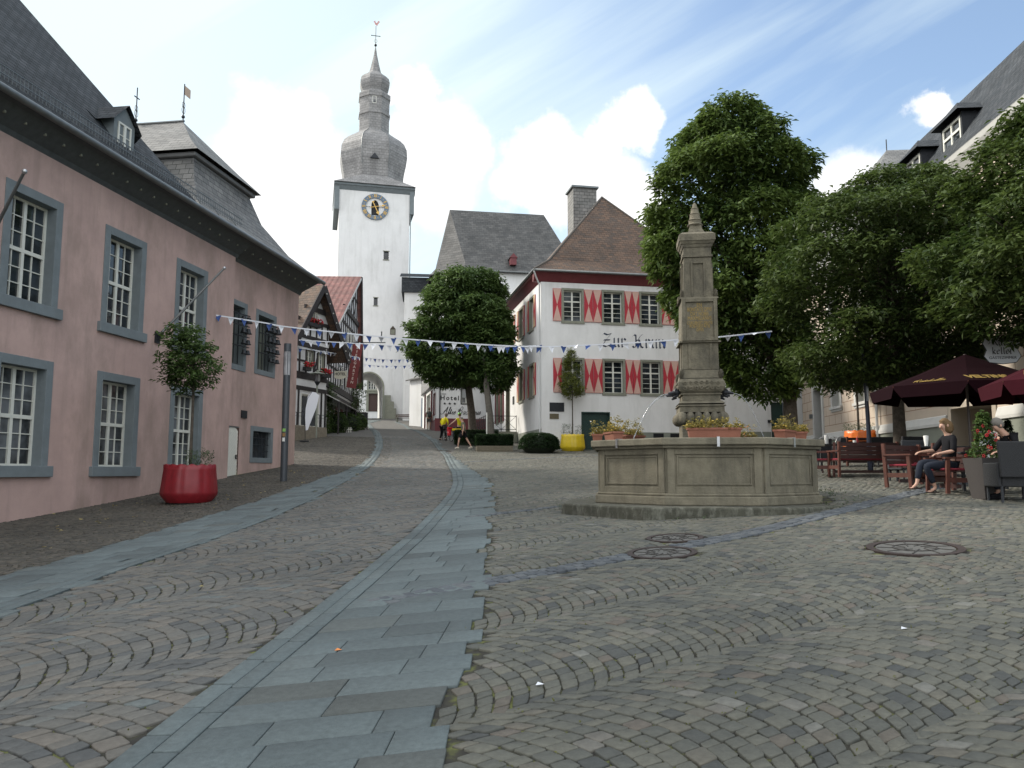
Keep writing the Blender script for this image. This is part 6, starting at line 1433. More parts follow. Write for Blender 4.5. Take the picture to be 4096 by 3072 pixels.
# broad tree over the beer garden
tb_ = col_at(3600, 1760, 22)
tree('lime_tree', tb_, .17, pxprof([(690,3640,60),(735,3610,190),(800,3590,290),(870,3550,410),(980,3530,495),(1120,3520,505),(1250,3550,475),(1360,3570,440),(1440,3550,400),(1500,3500,300),(1545,3430,150)], 22), 10500, .17, 'leaf_maple', 'wide dark green tree with slim trunk standing over the restaurant tables', seed=33, droop=.5, lob=.20, per=6, limbs=26, bark='bark', spread=.16)
tb_ = gz(at(4420,1700,16).x, 16)
tree('lime_tree', tb_, .17, pxprof([(430,4190,80),(480,4230,200),(580,4280,330),(700,4290,420),(850,4270,500),(1000,4250,560),(1120,4240,550),(1230,4230,460),(1300,4200,300),(1345,4180,120)], 16), 7500, .155, 'leaf_maple', 'tree at the right picture edge with its trunk outside, crown in front of the dormers', seed=45, droop=.5, lob=.20, per=6, limbs=18)
# round tree by the hotel (twin trunks of two trees grown together)
tb_ = col_at(1893, 1700, 47.8)
tree('round_tree', tb_, .24, pxprof([(1070,1880,55),(1105,1875,120),(1170,1865,165),(1240,1850,195),(1320,1835,205),(1400,1825,205),(1470,1820,175),(1540,1810,90)], 47.0), 7000, .25, 'leaf_dark', 'round dense tree in front of the hotel, left of two grown together', group='pair of trees by the hotel', seed=51, droop=.6, lob=.20, per=6, limbs=12, lean=(-.35,0), spread=.18)
tb_ = col_at(1966, 1716, 44.6)
tree('round_tree', tb_, .20, pxprof([(1180,1930,40),(1240,1945,80),(1320,1955,100),(1400,1962,108),(1470,1968,105),(1530,1970,80),(1565,1975,35)], 45.3), 3200, .24, 'leaf_dark', 'dense tree with ivy trunk behind the box hedge, right of two grown together', group='pair of trees by the hotel', seed=57, droop=.6, lob=.22, per=6, limbs=10, lean=(-.3,0), bark='bark_pale', spread=.18)

# ---------------------------------------------------------------- planters with young trees
def tub(name, loc, r, h, m, label, grp='tarpaulin wrapped tree planters', foot=.82):
    root = empty(name, loc, 0, label, 'planter', grp); n = 72; mb = MB(); rd_ = random.Random(hash(m) % 99 if False else len(m))
    prof = [(.78,0.03),(1.0,.22),(1.0,.30),(.96,.6),(.90,.86),(.90,1.0),(.84,1.0),(.82,.9)]; vs = []
    for j, (q, z) in enumerate(prof):
        for k in range(n):
            a = 2*math.pi*k/n; fq = abs(math.sin(k*.63+.25*math.sin(k*1.7)+j*.05)); f = 1+(.055*(fq**.5-.6)+.02*math.sin(k*3.3+j))*(1 if 2 <= j <= 6 else .3); vs.append((r*q*f*math.cos(a), r*q*f*math.sin(a), h*z+(.02*math.sin(k*1.3) if j >= 5 else 0)))
    fs = [(j*n+k, j*n+(k+1)%n, (j+1)*n+(k+1)%n, (j+1)*n+k) for j in range(len(prof)-1) for k in range(n)]
    mb.add(vs, fs, smooth=True); mb.build('tub', M[m], root); MB().lathe([(r*.84,h*.93),(.02,h*.96)], 20).build('soil', M['soil'], root)
    MB().lathe([(r*.7,-.12),(r*.7,.06)], 20).build('foot', M['black'], root)
    return root
def herbs(parent, c, rx, h, n, m, seed, ls=.10, ry=None):
    r = np.random.default_rng(seed); a = r.uniform(0, 2*np.pi, n); q = np.sqrt(r.random(n)); C_ = np.c_[c[0]+rx*q*np.cos(a), c[1]+(ry or rx)*q*np.sin(a), c[2]+h*r.random(n)**1.3]
    O = np.c_[np.cos(a)*.3, np.sin(a)*.3, np.ones(n)]; return leaf_cloud('plants', C_, O, ls, m, parent, 5, .06, -.5, seed, .22)
pr_ = G(757, 2022); qx_ = at(757, 1950, pr_.y+.70).x; rl = tub('tree_planter', (qx_, pr_.y+.70, tz(qx_, pr_.y+.70)-.02), .69, 1.0, 'red_tarp', 'large red tarpaulin wrapped tub with young maple by the pink town hall')
herbs(rl, (.28,-.1,.98), .34, .38, 110, 'leaf_pot', 3)
p_ = rl.location; d_ = p_.y
tree('young_tree', (p_.x, p_.y, p_.z+.95), .04, pxprof([(1318,745,45),(1360,740,95),(1420,745,122),(1480,750,130),(1530,755,115),(1562,750,60)], d_), 520, .13, 'leaf_dark', 'young maple with round crown planted in the red tub', group='young trees in tubs', seed=61, per=7, limbs=26, droop=.5, lob=.45, spread=.12, shell=.35)
pr_ = G(2290, 1803); yl_ = tub('tree_planter', (pr_.x, 42.6, tz(pr_.x, 42.6)-.05), .66, .92, 'yellow_tarp', 'yellow tarpaulin wrapped tub standing beside the green gate of the inn')
herbs(yl_, (-.3,-.1,.9), .3, .55, 80, 'leaf_pot', 4); herbs(yl_, (.35,0,.9), .2, .5, 50, 'leaf_pot', 5)
p_ = yl_.location
tree('young_tree', (p_.x, p_.y, p_.z+.85), .035, pxprof([(1400,2285,10),(1440,2285,25),(1490,2287,42),(1540,2288,52),(1575,2288,45),(1592,2286,15)], 42.6), 520, .12, 'leaf_pale', 'slender yellow green sapling planted in the yellow tub', group='young trees in tubs', seed=67, per=7, limbs=14, droop=.1, lob=.3, spread=.10)
p3 = at(3445, 1750, 35); ol_ = tub('tree_planter', (p3.x, 35, tz(p3.x, 35)-.02), .74, at(3445,1722,35).z-tz(p3.x,35), 'orange_tarp', 'orange tarpaulin wrapped tub by the cream restaurant wall')
herbs(ol_, (0,0,ol_.location.z*0+at(3445,1722,35).z-ol_.location.z-.05), .75, .32, 200, 'leaf_pot', 6)
p_ = ol_.location
tree('young_tree', (p_.x-.1, p_.y, at(3430,1722,35).z-.05), .05, pxprof([(1380,3425,30),(1430,3420,90),(1480,3420,110),(1530,3425,90),(1565,3425,30)], 35), 420, .17, 'leaf_maple', 'sapling with thin stem planted in the orange tub', group='young trees in tubs', seed=69, per=6, limbs=12, droop=.5, lob=.3)
# box shrub, hedges
def solid_bush(name, loc, rz, fn, n, ls, m, label, cat, group=None, seed=1, core=None):
    root = empty(name, loc, rz, label, cat, group); r = np.random.default_rng(seed); C_, O = fn(r, n); leaf_cloud('leaves', C_, O, ls, m, root, 4, .03, -.1, seed, .55)
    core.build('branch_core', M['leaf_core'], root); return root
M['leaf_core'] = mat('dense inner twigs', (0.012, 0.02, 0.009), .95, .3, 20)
def f_ball(r, n, a=(1.12,.9,.62)):
    d = r.normal(size=(n,3)); d /= np.linalg.norm(d, axis=1, keepdims=True); d[:, 2] = np.abs(d[:, 2])*1.0-.25; s = np.sign(d)*np.abs(d)**.75; return s*np.array(a)+[0,0,.45], d
p_ = at(2157, 1800, 41); gzp = tz(p_.x, 41)
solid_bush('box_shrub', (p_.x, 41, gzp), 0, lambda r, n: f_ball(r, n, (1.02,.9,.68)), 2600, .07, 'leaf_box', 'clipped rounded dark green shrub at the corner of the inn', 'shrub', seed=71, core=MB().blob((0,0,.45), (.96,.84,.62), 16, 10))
def f_box(L_, W2, H2, z0):
    def fn(r, n):
        f = r.integers(0, 5, n); p = r.uniform(-1, 1, (n,3)); p[f == 0, 1] = -1; p[f == 1, 2] = 1; p[f == 2, 0] = -1; p[f == 3, 0] = 1; p[f == 4, 1] = 1
        o = np.zeros((n,3)); o[f==0,1] = -1; o[f==1,2] = 1; o[f==2,0] = -1; o[f==3,0] = 1; o[f==4,1] = 1
        return p*[L_/2,W2/2,H2/2]+[0,0,z0+H2/2], o
    return fn
p_ = at(1976, 1775, 42.3); g_ = tz(p_.x, 42.3); hb = .28
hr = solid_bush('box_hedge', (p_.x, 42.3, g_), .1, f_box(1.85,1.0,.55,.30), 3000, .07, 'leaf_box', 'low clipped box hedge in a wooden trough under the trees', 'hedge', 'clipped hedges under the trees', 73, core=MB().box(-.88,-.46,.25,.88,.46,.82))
tr_ = MB()
for i in range(3): tr_.box(-.95,-.56,-.1+i*.125,.95,-.52,.015+i*.125); tr_.box(-.95,.52,-.1+i*.125,.95,.56,.015+i*.125); tr_.box(-.95,-.52,-.1+i*.125,-.91,.52,.015+i*.125)
tr_.build('wooden_trough', mat('weathered planks', (0.14,0.12,0.085), .9, .3, 9, .3), hr)
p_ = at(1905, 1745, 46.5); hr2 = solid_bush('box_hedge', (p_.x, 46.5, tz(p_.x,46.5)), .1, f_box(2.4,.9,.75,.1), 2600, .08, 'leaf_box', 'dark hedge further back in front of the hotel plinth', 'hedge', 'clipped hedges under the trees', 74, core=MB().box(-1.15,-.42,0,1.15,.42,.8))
tag(MB().bar(tuple(at(1947,1715,44.5)-Vector((0,0,.6))), tuple(at(1947,1650,44.5)), .07).build('marker_post', M['whitewood']), 'slim white post standing between the two tree trunks', 'post')
# fountain flower boxes
def flower_box(x, y, rz, L_, W2, H2, label, seed, fm='leaf_dry', hh=.2, fl=('yellow_flower',), nfl=30):
    c, s = math.cos(math.radians(-7)), math.sin(math.radians(-7)); r = empty('flower_box', (FCx+x*c-y*s, FCy+x*s+y*c, fz+zr_), math.radians(-7)+rz, label, 'flower box', 'terracotta flower boxes on the fountain rim')
    b = MB(); l0, w0 = L_/2-.025, W2/2-.02; l1, w1 = L_/2, W2/2; vs = [(-l0,-w0,0),(l0,-w0,0),(l0,w0,0),(-l0,w0,0),(-l1,-w1,H2),(l1,-w1,H2),(l1,w1,H2),(-l1,w1,H2)]
    b.add(vs, [(0,3,2,1),(0,1,5,4),(1,2,6,5),(2,3,7,6),(3,0,4,7),(4,5,6,7)]); ring(b, -l1, l1, 0, 0, 0, 0, 0) if False else None
    for (xa, ya, xb, yb) in ((-l1-.012,-w1-.012,l1+.012,-w1+.012),(-l1-.012,w1-.012,l1+.012,w1+.012),(-l1-.012,-w1+.012,-l1+.012,w1-.012),(l1-.012,-w1+.012,l1+.012,w1-.012)): b.box(xa,ya,H2-.03,xb,yb,H2+.004)
    b.build('box', M['terracotta'], r); rr_ = np.random.default_rng(seed); n = int(150*L_)+30
    C_ = np.c_[rr_.uniform(-l1*1.05,l1*1.05,n), rr_.uniform(-w1*1.2,w1*1.2,n), H2+rr_.random(n)**1.5*hh*(.6+.5*np.sin(rr_.uniform(0,6)+np.linspace(0,9,n)))]; O = np.c_[rr_.normal(0,.5,(n,2)), np.ones(n)]; leaf_cloud('plants', C_, O, .055, fm, r, 6, .03, -.2, seed, .45)
    for mname in fl:
        f = MB()
        for i in range(nfl): q = C_[rr_.integers(n)]; f.blob((q[0]+rr_.normal(0,.02), q[1]-.01, q[2]+.02), (.016,.016,.010), 6, 4)
        f.build('blossoms', M[mname], r)
    return r
rr0 = A0-.10
flower_box(.02, -rr0, 0, .86, .2, .16, 'long terracotta box of yellow flowers centred on the near fountain rim', 81, hh=.16)
flower_box(-1.62, -.72+.3, math.radians(-70), .5, .2, .17, 'terracotta box with tall straggly plants on the left fountain rim', 82, hh=.30)
flower_box(-1.93, .45, math.radians(-90), .30, .2, .17, 'small terracotta box with pale flowers at the left end of the fountain rim', 83, hh=.25, fl=('flag_white',), nfl=16)
flower_box(-1.25, .95, math.radians(-130), .6, .2, .17, 'terracotta box with yellow blossoms on the far left fountain rim', 84, hh=.30)
flower_box(1.38, -1.05+.3, math.radians(60), .62, .2, .17, 'terracotta box of yellow foliage spilling over the right fountain rim', 85, hh=.22)
flower_box(1.80, -.0, math.radians(88), .34, .2, .17, 'small terracotta box at the right end of the fountain rim', 86, hh=.12)
flower_box(.95, 1.55, math.radians(165), .6, .2, .14, 'low box of orange flowers on the far right fountain rim', 87, hh=.22, fl=('orange_flower','flag_white'), nfl=20)
# moss and weeds around the step, fallen leaves on the left footway
r = np.random.default_rng(5); a = r.uniform(0, 2*np.pi, 260); q = r.uniform(2.35, 2.75, 260); xy = np.c_[FCx+q*np.cos(a), FCy+q*np.sin(a)]; zc = TZ(xy)
kx = (a > math.radians(-140))&(a < math.radians(20))|(r.random(260) < .25)
o = leaf_cloud('weeds', np.c_[xy, zc+.02][kx], np.tile([0,0,1.0],(kx.sum(),1)), .06, 'leaf_pot', None, 5, .08, -.6, 6, .3); tag(o, 'green weeds and moss growing in the joints at the foot of the fountain step', 'weeds', kind='stuff')
n = 75; Y_ = r.uniform(7, 30, n); X_ = np.array([np.interp(y, LLs[:, 1], LLs[:, 0]) for y in Y_])-r.random(n)**1.4*(np.array([np.interp(y, LLs[:, 1], LLs[:, 0]) for y in Y_])-wall_x(Y_)-.2)
X_[:12] += r.uniform(.5, 4, 12); zc = TZ(np.c_[X_, Y_])
o = leaf_cloud('fallen_leaves', np.c_[X_, Y_, zc+.035], np.tile([0,0,.2],(n,1)), .085, leaf_mat('fallen leaf yellow', (.22,.17,.06), (.42,.36,.18)), None, 2, .05, .0, 7, .6, flat=.08); tag(o, 'scattered yellow fallen leaves on the dark footway by the pink wall', 'fallen leaves', kind='stuff')
# tufts of moss in the joints of the setts near the camera
rr_ = np.random.default_rng(17); QQ = np.concatenate([plaza[:, 0], roadq[:, 0]]); QQ = QQ[(np.hypot(QQ[:, 0], QQ[:, 1]) < 13)]; dn = np.sin(QQ[:, 0]*1.9+1)*np.sin(QQ[:, 1]*1.3)+np.sin(QQ[:, 0]*4.1+QQ[:, 1]*3.3)*.6
QQ = QQ[rr_.random(len(QQ)) < .10+.22*np.clip(dn, 0, 1)]; zc = TZ(QQ)
o = leaf_cloud('joint_moss', np.c_[QQ, zc+.004], np.tile([0,0,1.0],(len(QQ),1)), .022, leaf_mat('joint moss', (.05,.065,.015), (.15,.15,.04)), None, 4, .03, -.4, 8, .5); tag(o, 'green moss tufts in the joints of the near setts', 'moss', kind='stuff')
for X, Y, lb_ in ((2158,2753,'white paper scrap on the setts left of the picture middle'),(3616,2527,'white paper scrap on the setts below the largest manhole'),(1352,2613,'small crumpled leaf on the slab band')):
    p = G(X, Y); o = MB().add([(-.025,-.01,0),(.02,-.015,.006),(.028,.012,.002),(-.01,.016,.014)], [(0,1,2,3)]).build('paper_scrap', M['flag_white'] if 'white' in lb_ else M['orange_flower'], None); o.location = (p.x, p.y, p.z+.022); tag(o, lb_, 'litter')
# manhole covers
def manhole(c, r_, label):
    r = empty('manhole_cover', (c.x, c.y, c.z), 0, label, 'manhole cover', 'round manhole covers in the paving'); e = .05
    gx = (tz(c.x+e, c.y)-c.z)/e; gy = (tz(c.x, c.y+e)-c.z)/e; r.rotation_euler = (math.atan(gy), -math.atan(gx), 0); h = .019
    f = MB(); n = 40
    for i in range(n):
        a0, a1 = 2*math.pi*i/n, 2*math.pi*(i+1)/n; f.prism([(r_*.84*math.cos(a0),r_*.84*math.sin(a0)),(r_*math.cos(a0),r_*math.sin(a0)),(r_*math.cos(a1),r_*math.sin(a1)),(r_*.84*math.cos(a1),r_*.84*math.sin(a1))], -.03, h, axis='z')
    f.build('frame', mat('rusty iron', (0.045,0.032,0.028), .7, .25, 20, .3, metal=.3), r)
    f = MB(); f.lathe([(r_*.80,-.03),(r_*.80,h-.006)], 32); f.build('lid', mat('lid concrete', (0.095,0.093,0.085), .85, .2, 12, .4), r)
    f = MB(); 
    for k in range(9): a = 2*math.pi*k/9; f.bar((r_*.2*math.cos(a+.5),r_*.2*math.sin(a+.5),h-.003),(r_*.78*math.cos(a),r_*.78*math.sin(a),h-.003), .012, .008)
    for k in range(18): a0, a1 = 2*math.pi*k/18, 2*math.pi*(k+1)/18; f.bar((r_*.45*math.cos(a0),r_*.45*math.sin(a0),h-.003),(r_*.45*math.cos(a1),r_*.45*math.sin(a1),h-.003), .012, .012)
    f.build('ribs', mat('worn iron', (0.05,0.046,0.042), .7, .2, 20, metal=.2), r)
labs = ['largest round manhole cover, alone in the setts right of the fountain', 'manhole cover nearer the camera of the two left of the fountain', 'manhole cover at the end of the blue channel nearest the fountain step', 'small dark cover in the slab band near the walking man']
for (c, r_), lb_ in zip(MANH, labs): manhole(c, r_, lb_)
# ================================================================ people
SK = mat('skin', (0.42, 0.25, 0.18), .55, .06, 10); M['skin'] = SK
def skin_mesh(name, verts, edges, radii, m, parent, root=0, sub=1):
    me = bpy.data.meshes.new(name); me.from_pydata([tuple(v) for v in verts], edges, []); me.materials.append(m)
    o = bpy.data.objects.new(name, me); COL.objects.link(o); o.parent = parent
    me.skin_vertices.new(name='') if hasattr(me.skin_vertices, 'new') else None
    md = o.modifiers.new('skin', 'SKIN'); md.use_smooth_shade = True; md.branch_smoothing = .3
    if not me.skin_vertices: 
        # the modifier needs its custom data layer
        import bmesh
        bm = bmesh.new(); bm.from_mesh(me); ly = bm.verts.layers.skin.verify(); bm.verts.ensure_lookup_table()
        for i, v in enumerate(bm.verts): v[ly].radius = radii[i] if isinstance(radii[i], (tuple, list)) else (radii[i], radii[i]); v[ly].use_root = (i == root)
        bm.to_mesh(me); bm.free()
    else:
        for i, sv in enumerate(me.skin_vertices[0].data): sv.radius = radii[i] if isinstance(radii[i], (tuple, list)) else (radii[i], radii[i]); sv.use_root = (i == root)
    if sub: sd = o.modifiers.new('smooth', 'SUBSURF'); sd.levels = sub; sd.render_levels = sub
    return o
class Fig:
    """joint chains in the person's own frame: x right of the figure's facing... facing is +Y"""
    def __init__(s): s.v = []; s.e = []; s.r = []
    def add(s, p, r, link=None):
        s.v.append(Vector(p)); s.r.append(r); i = len(s.v)-1
        if link is not None: s.e.append((link, i))
        return i
    def chain(s, pts, link=None):
        ids = []
        for p, r in pts: link = s.add(p, r, link); ids.append(link)
        return ids
def person(loc, face, J, label, group=None, fem=False, shirt=None, trousers=None, shoes=None, hair=None, sleeve=.45, leg=1.0, hairlen=0, cap=None, hands=True, vest=False, bald=False, barefoot=False, skirt=False):
    """J: pelvis, chest, neck, head, (L/R) shoulder elbow wrist, hip knee ankle; facing 'face' radians around Z, +Y forward"""
    root = empty('person', loc, face, label, 'person', group); k = .92 if fem else 1.0; f = Fig()
    V3 = {a: Vector(b) for a, b in J.items()}
    pel = f.add(V3['pelvis'], (.135*k,.105*k)); mid = f.add(V3['pelvis'].lerp(V3['chest'], .5), (.125*k,.10*k), pel); ch = f.add(V3['chest'], (.155*k,.11*k), mid)
    nb_ = f.add(V3['neck'], .058*k, ch); hd = V3['head']; up = (hd-V3['neck']).normalized(); fw_ = Vector(J.get('look', (0,1,0))).normalized(); fw_ = (fw_-up*fw_.dot(up)).normalized(); rt = fw_.cross(up)
    jaw = f.add(hd-up*.055+fw_*.015, (.062,.072), nb_); hc = f.add(hd+up*.02, (.078,.094), jaw); ht = f.add(hd+up*.085-fw_*.008, (.058,.07), hc)
    f.add(hd-up*.012+fw_*.112, .011, hc)
    for S_ in 'LR':
        sg = -1 if S_ == 'L' else 1
        sh = f.add(V3['sh'+S_], .058*k, ch); el = f.add(V3['el'+S_], .040*k, sh); fa = f.add(V3['el'+S_].lerp(V3['wr'+S_], .35), .042*k, el); wr = f.add(V3['wr'+S_], .026*k, fa)
        d = (V3['wr'+S_]-V3['el'+S_]).normalized(); d = Vector(J.get('hd'+S_, d)).normalized(); sdv = d.cross(Vector((0,0,1))); sdv = sdv.normalized() if sdv.length > .1 else Vector((0,1,0)); nn = sdv.cross(d)
        pm = f.add(V3['wr'+S_]+d*.05, (.036*k,.018*k), wr)
        if hands:
            for q, (off, ln) in enumerate(((-.030,.062),(-.010,.075),(.010,.070),(.030,.055))):
                b0_ = V3['wr'+S_]+d*.085+sdv*off*k; i0 = f.add(b0_, .0095, pm); i1 = f.add(b0_+d*ln*.5-nn*.012, .0085, i0); f.add(b0_+d*ln*.85-nn*.035, .0075, i1)
            t0_ = f.add(V3['wr'+S_]+d*.03+sdv*.040*sg, .010, pm); f.add(V3['wr'+S_]+d*.065+sdv*.062*sg-nn*.012, .008, t0_)
        hp = f.add(V3['hp'+S_], .092*k, pel); kn = f.add(V3['kn'+S_], .056*k, hp); cf = f.add(V3['kn'+S_].lerp(V3['an'+S_], .32), .055*k, kn); an = f.add(V3['an'+S_], .034*k, cf)
        td = Vector(J.get('toe'+S_, (0,1,0))).normalized(); f.add(V3['an'+S_]+td*.09+Vector((0,0,-.045)), (.036,.022), an); f.add(V3['an'+S_]+td*.15+Vector((0,0,-.055)), (.034,.015), len(f.v)-1)
    body = skin_mesh('body', f.v, f.e, f.r, SK, root)
    ey = MB()
    for sg in (-1, 1): ey.blob(hd+up*.005+fw_*.083+rt*sg*.032, (.009,.009,.007), 6, 4)
    ey.build('eyes', M['black'], body)
    er_ = MB()
    for sg in (-1, 1): er_.blob(hd-up*.005+rt*sg*.080-fw_*.01, (.014,.02,.03), 7, 5)
    er_.build('ears', SK, body)
    mo_ = MB(); mo_.blob(hd-up*.055+fw_*.088, (.022,.008,.006), 7, 4); mo_.build('mouth', M['terracotta'], body)
    if shirt:
        g = Fig(); bt = V3['pelvis'].lerp(V3['chest'], -.12); a = g.add(bt, (.165*k,.142*k)); b_ = g.add(V3['pelvis'].lerp(V3['chest'], .5), (.155*k,.134*k), a); c = g.add(V3['chest'], (.178*k,.142*k), b_); g.add(V3['neck']-(V3['neck']-V3['chest'])*.25, .082*k, c)
        for S_ in 'LR':
            s1 = g.add(V3['sh'+S_], .070*k, c)
            if vest: continue
            if sleeve < 1: g.add(V3['sh'+S_].lerp(V3['el'+S_], sleeve*1.2), .058*k, s1)
            else: e_ = g.add(V3['el'+S_], .052*k, s1); g.add(V3['el'+S_].lerp(V3['wr'+S_], .88), .040*k, e_)
        skin_mesh('shirt', g.v, g.e, g.r, shirt, root)
    if trousers:
        g = Fig(); a = g.add(V3['pelvis']+Vector((0,0,.06)), (.155*k,.132*k)); 
        for S_ in 'LR':
            h = g.add(V3['hp'+S_], .122*k, a)
            if leg < 1: g.add(V3['hp'+S_].lerp(V3['kn'+S_], leg), .100*k, h)
            else: kk = g.add(V3['kn'+S_], .086*k, h); kc = g.add(V3['kn'+S_].lerp(V3['an'+S_], .35), .074*k, kk); g.add(V3['kn'+S_].lerp(V3['an'+S_], .82 if fem else .93), .056*k, kc)
        skin_mesh('trousers', g.v, g.e, g.r, trousers, root)
    if shoes:
        for S_ in 'LR':
            td = Vector(J.get('toe'+S_, (0,1,0))).normalized(); an = V3['an'+S_]; s_ = MB(); q = td.cross(Vector((0,0,1))).normalized()
            if barefoot:
                s_.prism([(an+td*x+q*y)[:2] for x, y in ((-.05,-.03),(.06,-.036),(.15,-.034),(.185,0),(.15,.034),(.06,.036),(-.05,.03))], an.z-.088, an.z-.072, axis='z'); s_.tube([an+td*.02+q*.045+Vector((0,0,-.06)), an+td*.05+Vector((0,0,-.012)), an+td*.02-q*.045+Vector((0,0,-.06))], .010, 6); s_.tube([an+td*.05+Vector((0,0,-.012)), an+td*.12+Vector((0,0,-.035))], .008, 6)
                s_.build('sandal', shoes, root)
            else:
                s_.tube([an+td*-.06+Vector((0,0,-.05)), an+td*.0+Vector((0,0,-.038)), an+td*.08+Vector((0,0,-.055)), an+td*.17+Vector((0,0,-.068))], [.035,.048,.043,.026], 10); s_.tube([an-td*.07+Vector((0,0,-.085)), an+td*.18+Vector((0,0,-.088))], [.030,.034], 6); s_.build('shoe', shoes, root)
    if hair:
        h_ = MB(); h_.mi = 0
        if not bald:
            c0 = hd+up*.035-fw_*.022; n_, m_ = 14, 9; vs = []; fs = []
            for i in range(m_+1):
                ph = math.pi*.5-math.pi*.56*i/m_-(.0)
                for j in range(n_):
                    a = 2*math.pi*j/n_; fr = math.cos(a); q = 1+.03*math.sin(j*3.1+i)
                    zz2 = math.sin(ph); rr_ = math.cos(ph)
                    dz_ = -hairlen*(i/m_)**2*(1 if fr < .35 else 0)
                    vs.append(c0+up*(zz2*.105+dz_*(1))+(fw_*fr*.108+rt*math.sin(a)*.093)*rr_*q*(1 if fr < .6 or i < m_-3 else .85)+(up*.055*max(0,(i/m_-.4)) if fr > .5 else Vector((0,0,0))))
            for i in range(m_):
                for j in range(n_): fs.append((i*n_+j, i*n_+(j+1)%n_, (i+1)*n_+(j+1)%n_, (i+1)*n_+j))
            h_.add(vs, fs, smooth=True)
        else: h_.blob(hd+up*.03-fw_*.035, (.083,.083,.075), 10, 7)
        if hairlen > .08:
            h_.blob(hd-up*.045-fw_*.045, (.095,.10,.135), 12, 9)
        elif not bald: h_.blob(hd+up*.005-fw_*.04, (.09,.085,.09), 12, 8)
        h_.build('hair', hair, body)
    if cap:
        c_ = MB(); c_.lathe([(.102,0),(.104,.03),(.095,.07),(.06,.105),(.01,.118)], 14, c=tuple(hd+up*.045), smooth=True); kind_, cm = cap
        if kind_ == 'cap': c_.prism([(hd+up*.045+fw_*x+rt*y)[:2] for x, y in ((.08,-.07),(.19,-.05),(.20,.05),(.08,.07))], hd.z+.045, hd.z+.058, axis='z')
        c_.build('cap' if kind_ == 'cap' else 'helmet', cm, body)
    return root
def stand(h=1.0, **kw):
    J = dict(pelvis=(0,0,.95), chest=(0,.0,1.32), neck=(0,-.01,1.50), head=(0,.02,1.64), shL=(-.17,0,1.42), shR=(.17,0,1.42), elL=(-.23,-.03,1.13), elR=(.23,-.03,1.13), wrL=(-.25,.05,.88), wrR=(.25,.05,.88),
             hpL=(-.09,0,.90), hpR=(.09,0,.90), knL=(-.10,.02,.49), knR=(.10,.02,.49), anL=(-.10,0,.09), anR=(.10,0,.09)); J.update(kw); return J
cl = lambda n, c, r=.85: mat(n, c, r, .12, 12, .15, 30, spec=.12)
olive = cl('olive shirt', (.13,.135,.10)); blk = cl('black cloth', (.010,.010,.012)); cream_s = cl('cream shoe', (.50,.46,.38)); yel = cl('bright yellow jersey', (.62,.55,.02)); grey_hair = cl('grey hair', (.16,.15,.135)); brown_hair = cl('blond brown hair', (.13,.085,.045)); navy = cl('dark navy denim', (.018,.022,.032))
# man striding to the left
pz = col_at(1852, 1792, 44.0)
person((pz.x, 44.0, pz.z), math.radians(78), stand(pelvis=(0,-.02,.93), chest=(0,.0,1.30), neck=(0,.06,1.49), head=(0,.12,1.63), elL=(-.23,-.10,1.16), wrL=(-.24,-.04,.88), elR=(.23,-.06,1.13), wrR=(.25,.04,.86), hpL=(-.09,0,.88), hpR=(.09,-.02,.88), knL=(-.10,.20,.50), anL=(-.10,.26,.09), knR=(.10,-.20,.50), anR=(.10,-.44,.12), toeR=(0,.9,-.2)),
       'balding man in olive t-shirt and black shorts striding left across the street', shirt=olive, trousers=blk, leg=.85, shoes=cream_s, hair=grey_hair, bald=True)
# cyclist leaning, red cap
pz = col_at(1772, 1760, 49.5)
person((pz.x, 49.5, pz.z), math.radians(-35), stand(pelvis=(0,-.05,.92), chest=(0,.10,1.27), neck=(0,.20,1.42), head=(0,.27,1.54), shL=(-.17,.15,1.36), shR=(.17,.15,1.36), elL=(-.30,.10,1.12), wrL=(-.18,.22,.95), elR=(.34,.05,1.15), wrR=(.22,.18,.95), look=(-.6,.6,-.2), hpL=(-.09,-.05,.88), hpR=(.09,-.05,.88), knL=(-.14,.05,.48), anL=(-.22,-.02,.09), knR=(.12,.08,.48), anR=(.14,.05,.09)),
       'cyclist in yellow jacket and dark red cap leaning over the bike with red bags', 'cyclists resting with their bicycles', shirt=yel, sleeve=1.0, trousers=blk, shoes=blk, hair=grey_hair, cap=('cap', cl('dark red cap', (.10,.02,.02))))
# cyclist in yellow vest and green helmet, back to camera
pz = col_at(1838, 1766, 48.5)
person((pz.x, 48.5, pz.z), math.radians(20), stand(elL=(-.36,.12,1.22), wrL=(-.55,.28,1.06), elR=(.26,.05,1.14), wrR=(.2,.2,1.0)),
       'cyclist in yellow vest and bright green helmet seen from behind, arm held out left', 'cyclists resting with their bicycles', shirt=yel, sleeve=.25, trousers=blk, leg=.8, shoes=blk, hair=brown_hair, cap=('helmet', cl('neon green helmet', (.22,.75,.10), .5)))
# walker with rucksack
pz = col_at(1716, 1719, 62.0)
w_ = person((pz.x, 62.0, pz.z), math.radians(12), stand(anL=(-.10,-.16,.12), knL=(-.1,.05,.5), anR=(.1,.16,.09), elL=(-.25,.02,1.18), wrL=(-.22,.2,1.1)), 'walker with grey rucksack and shorts going up the street by the hotel', shirt=cl('grey green shirt', (.16,.16,.13)), trousers=cl('grey shorts', (.14,.14,.13)), leg=.75, shoes=cl('grey shoe', (.3,.3,.29)), hair=cl('grey brown hair', (.2,.15,.11)), hairlen=.05)
rk = MB(); rk.blob((0,-.22,1.22), (.16,.12,.25), 12, 9); rk.blob((0,-.30,1.12), (.11,.07,.12), 10, 7); bp = rk.build('rucksack', cl('dark grey rucksack', (.06,.065,.06)), None); bp.location = w_.location; bp.rotation_euler = w_.rotation_euler; tag(bp, 'dark grey rucksack on the back of the walker near the hotel', 'rucksack')

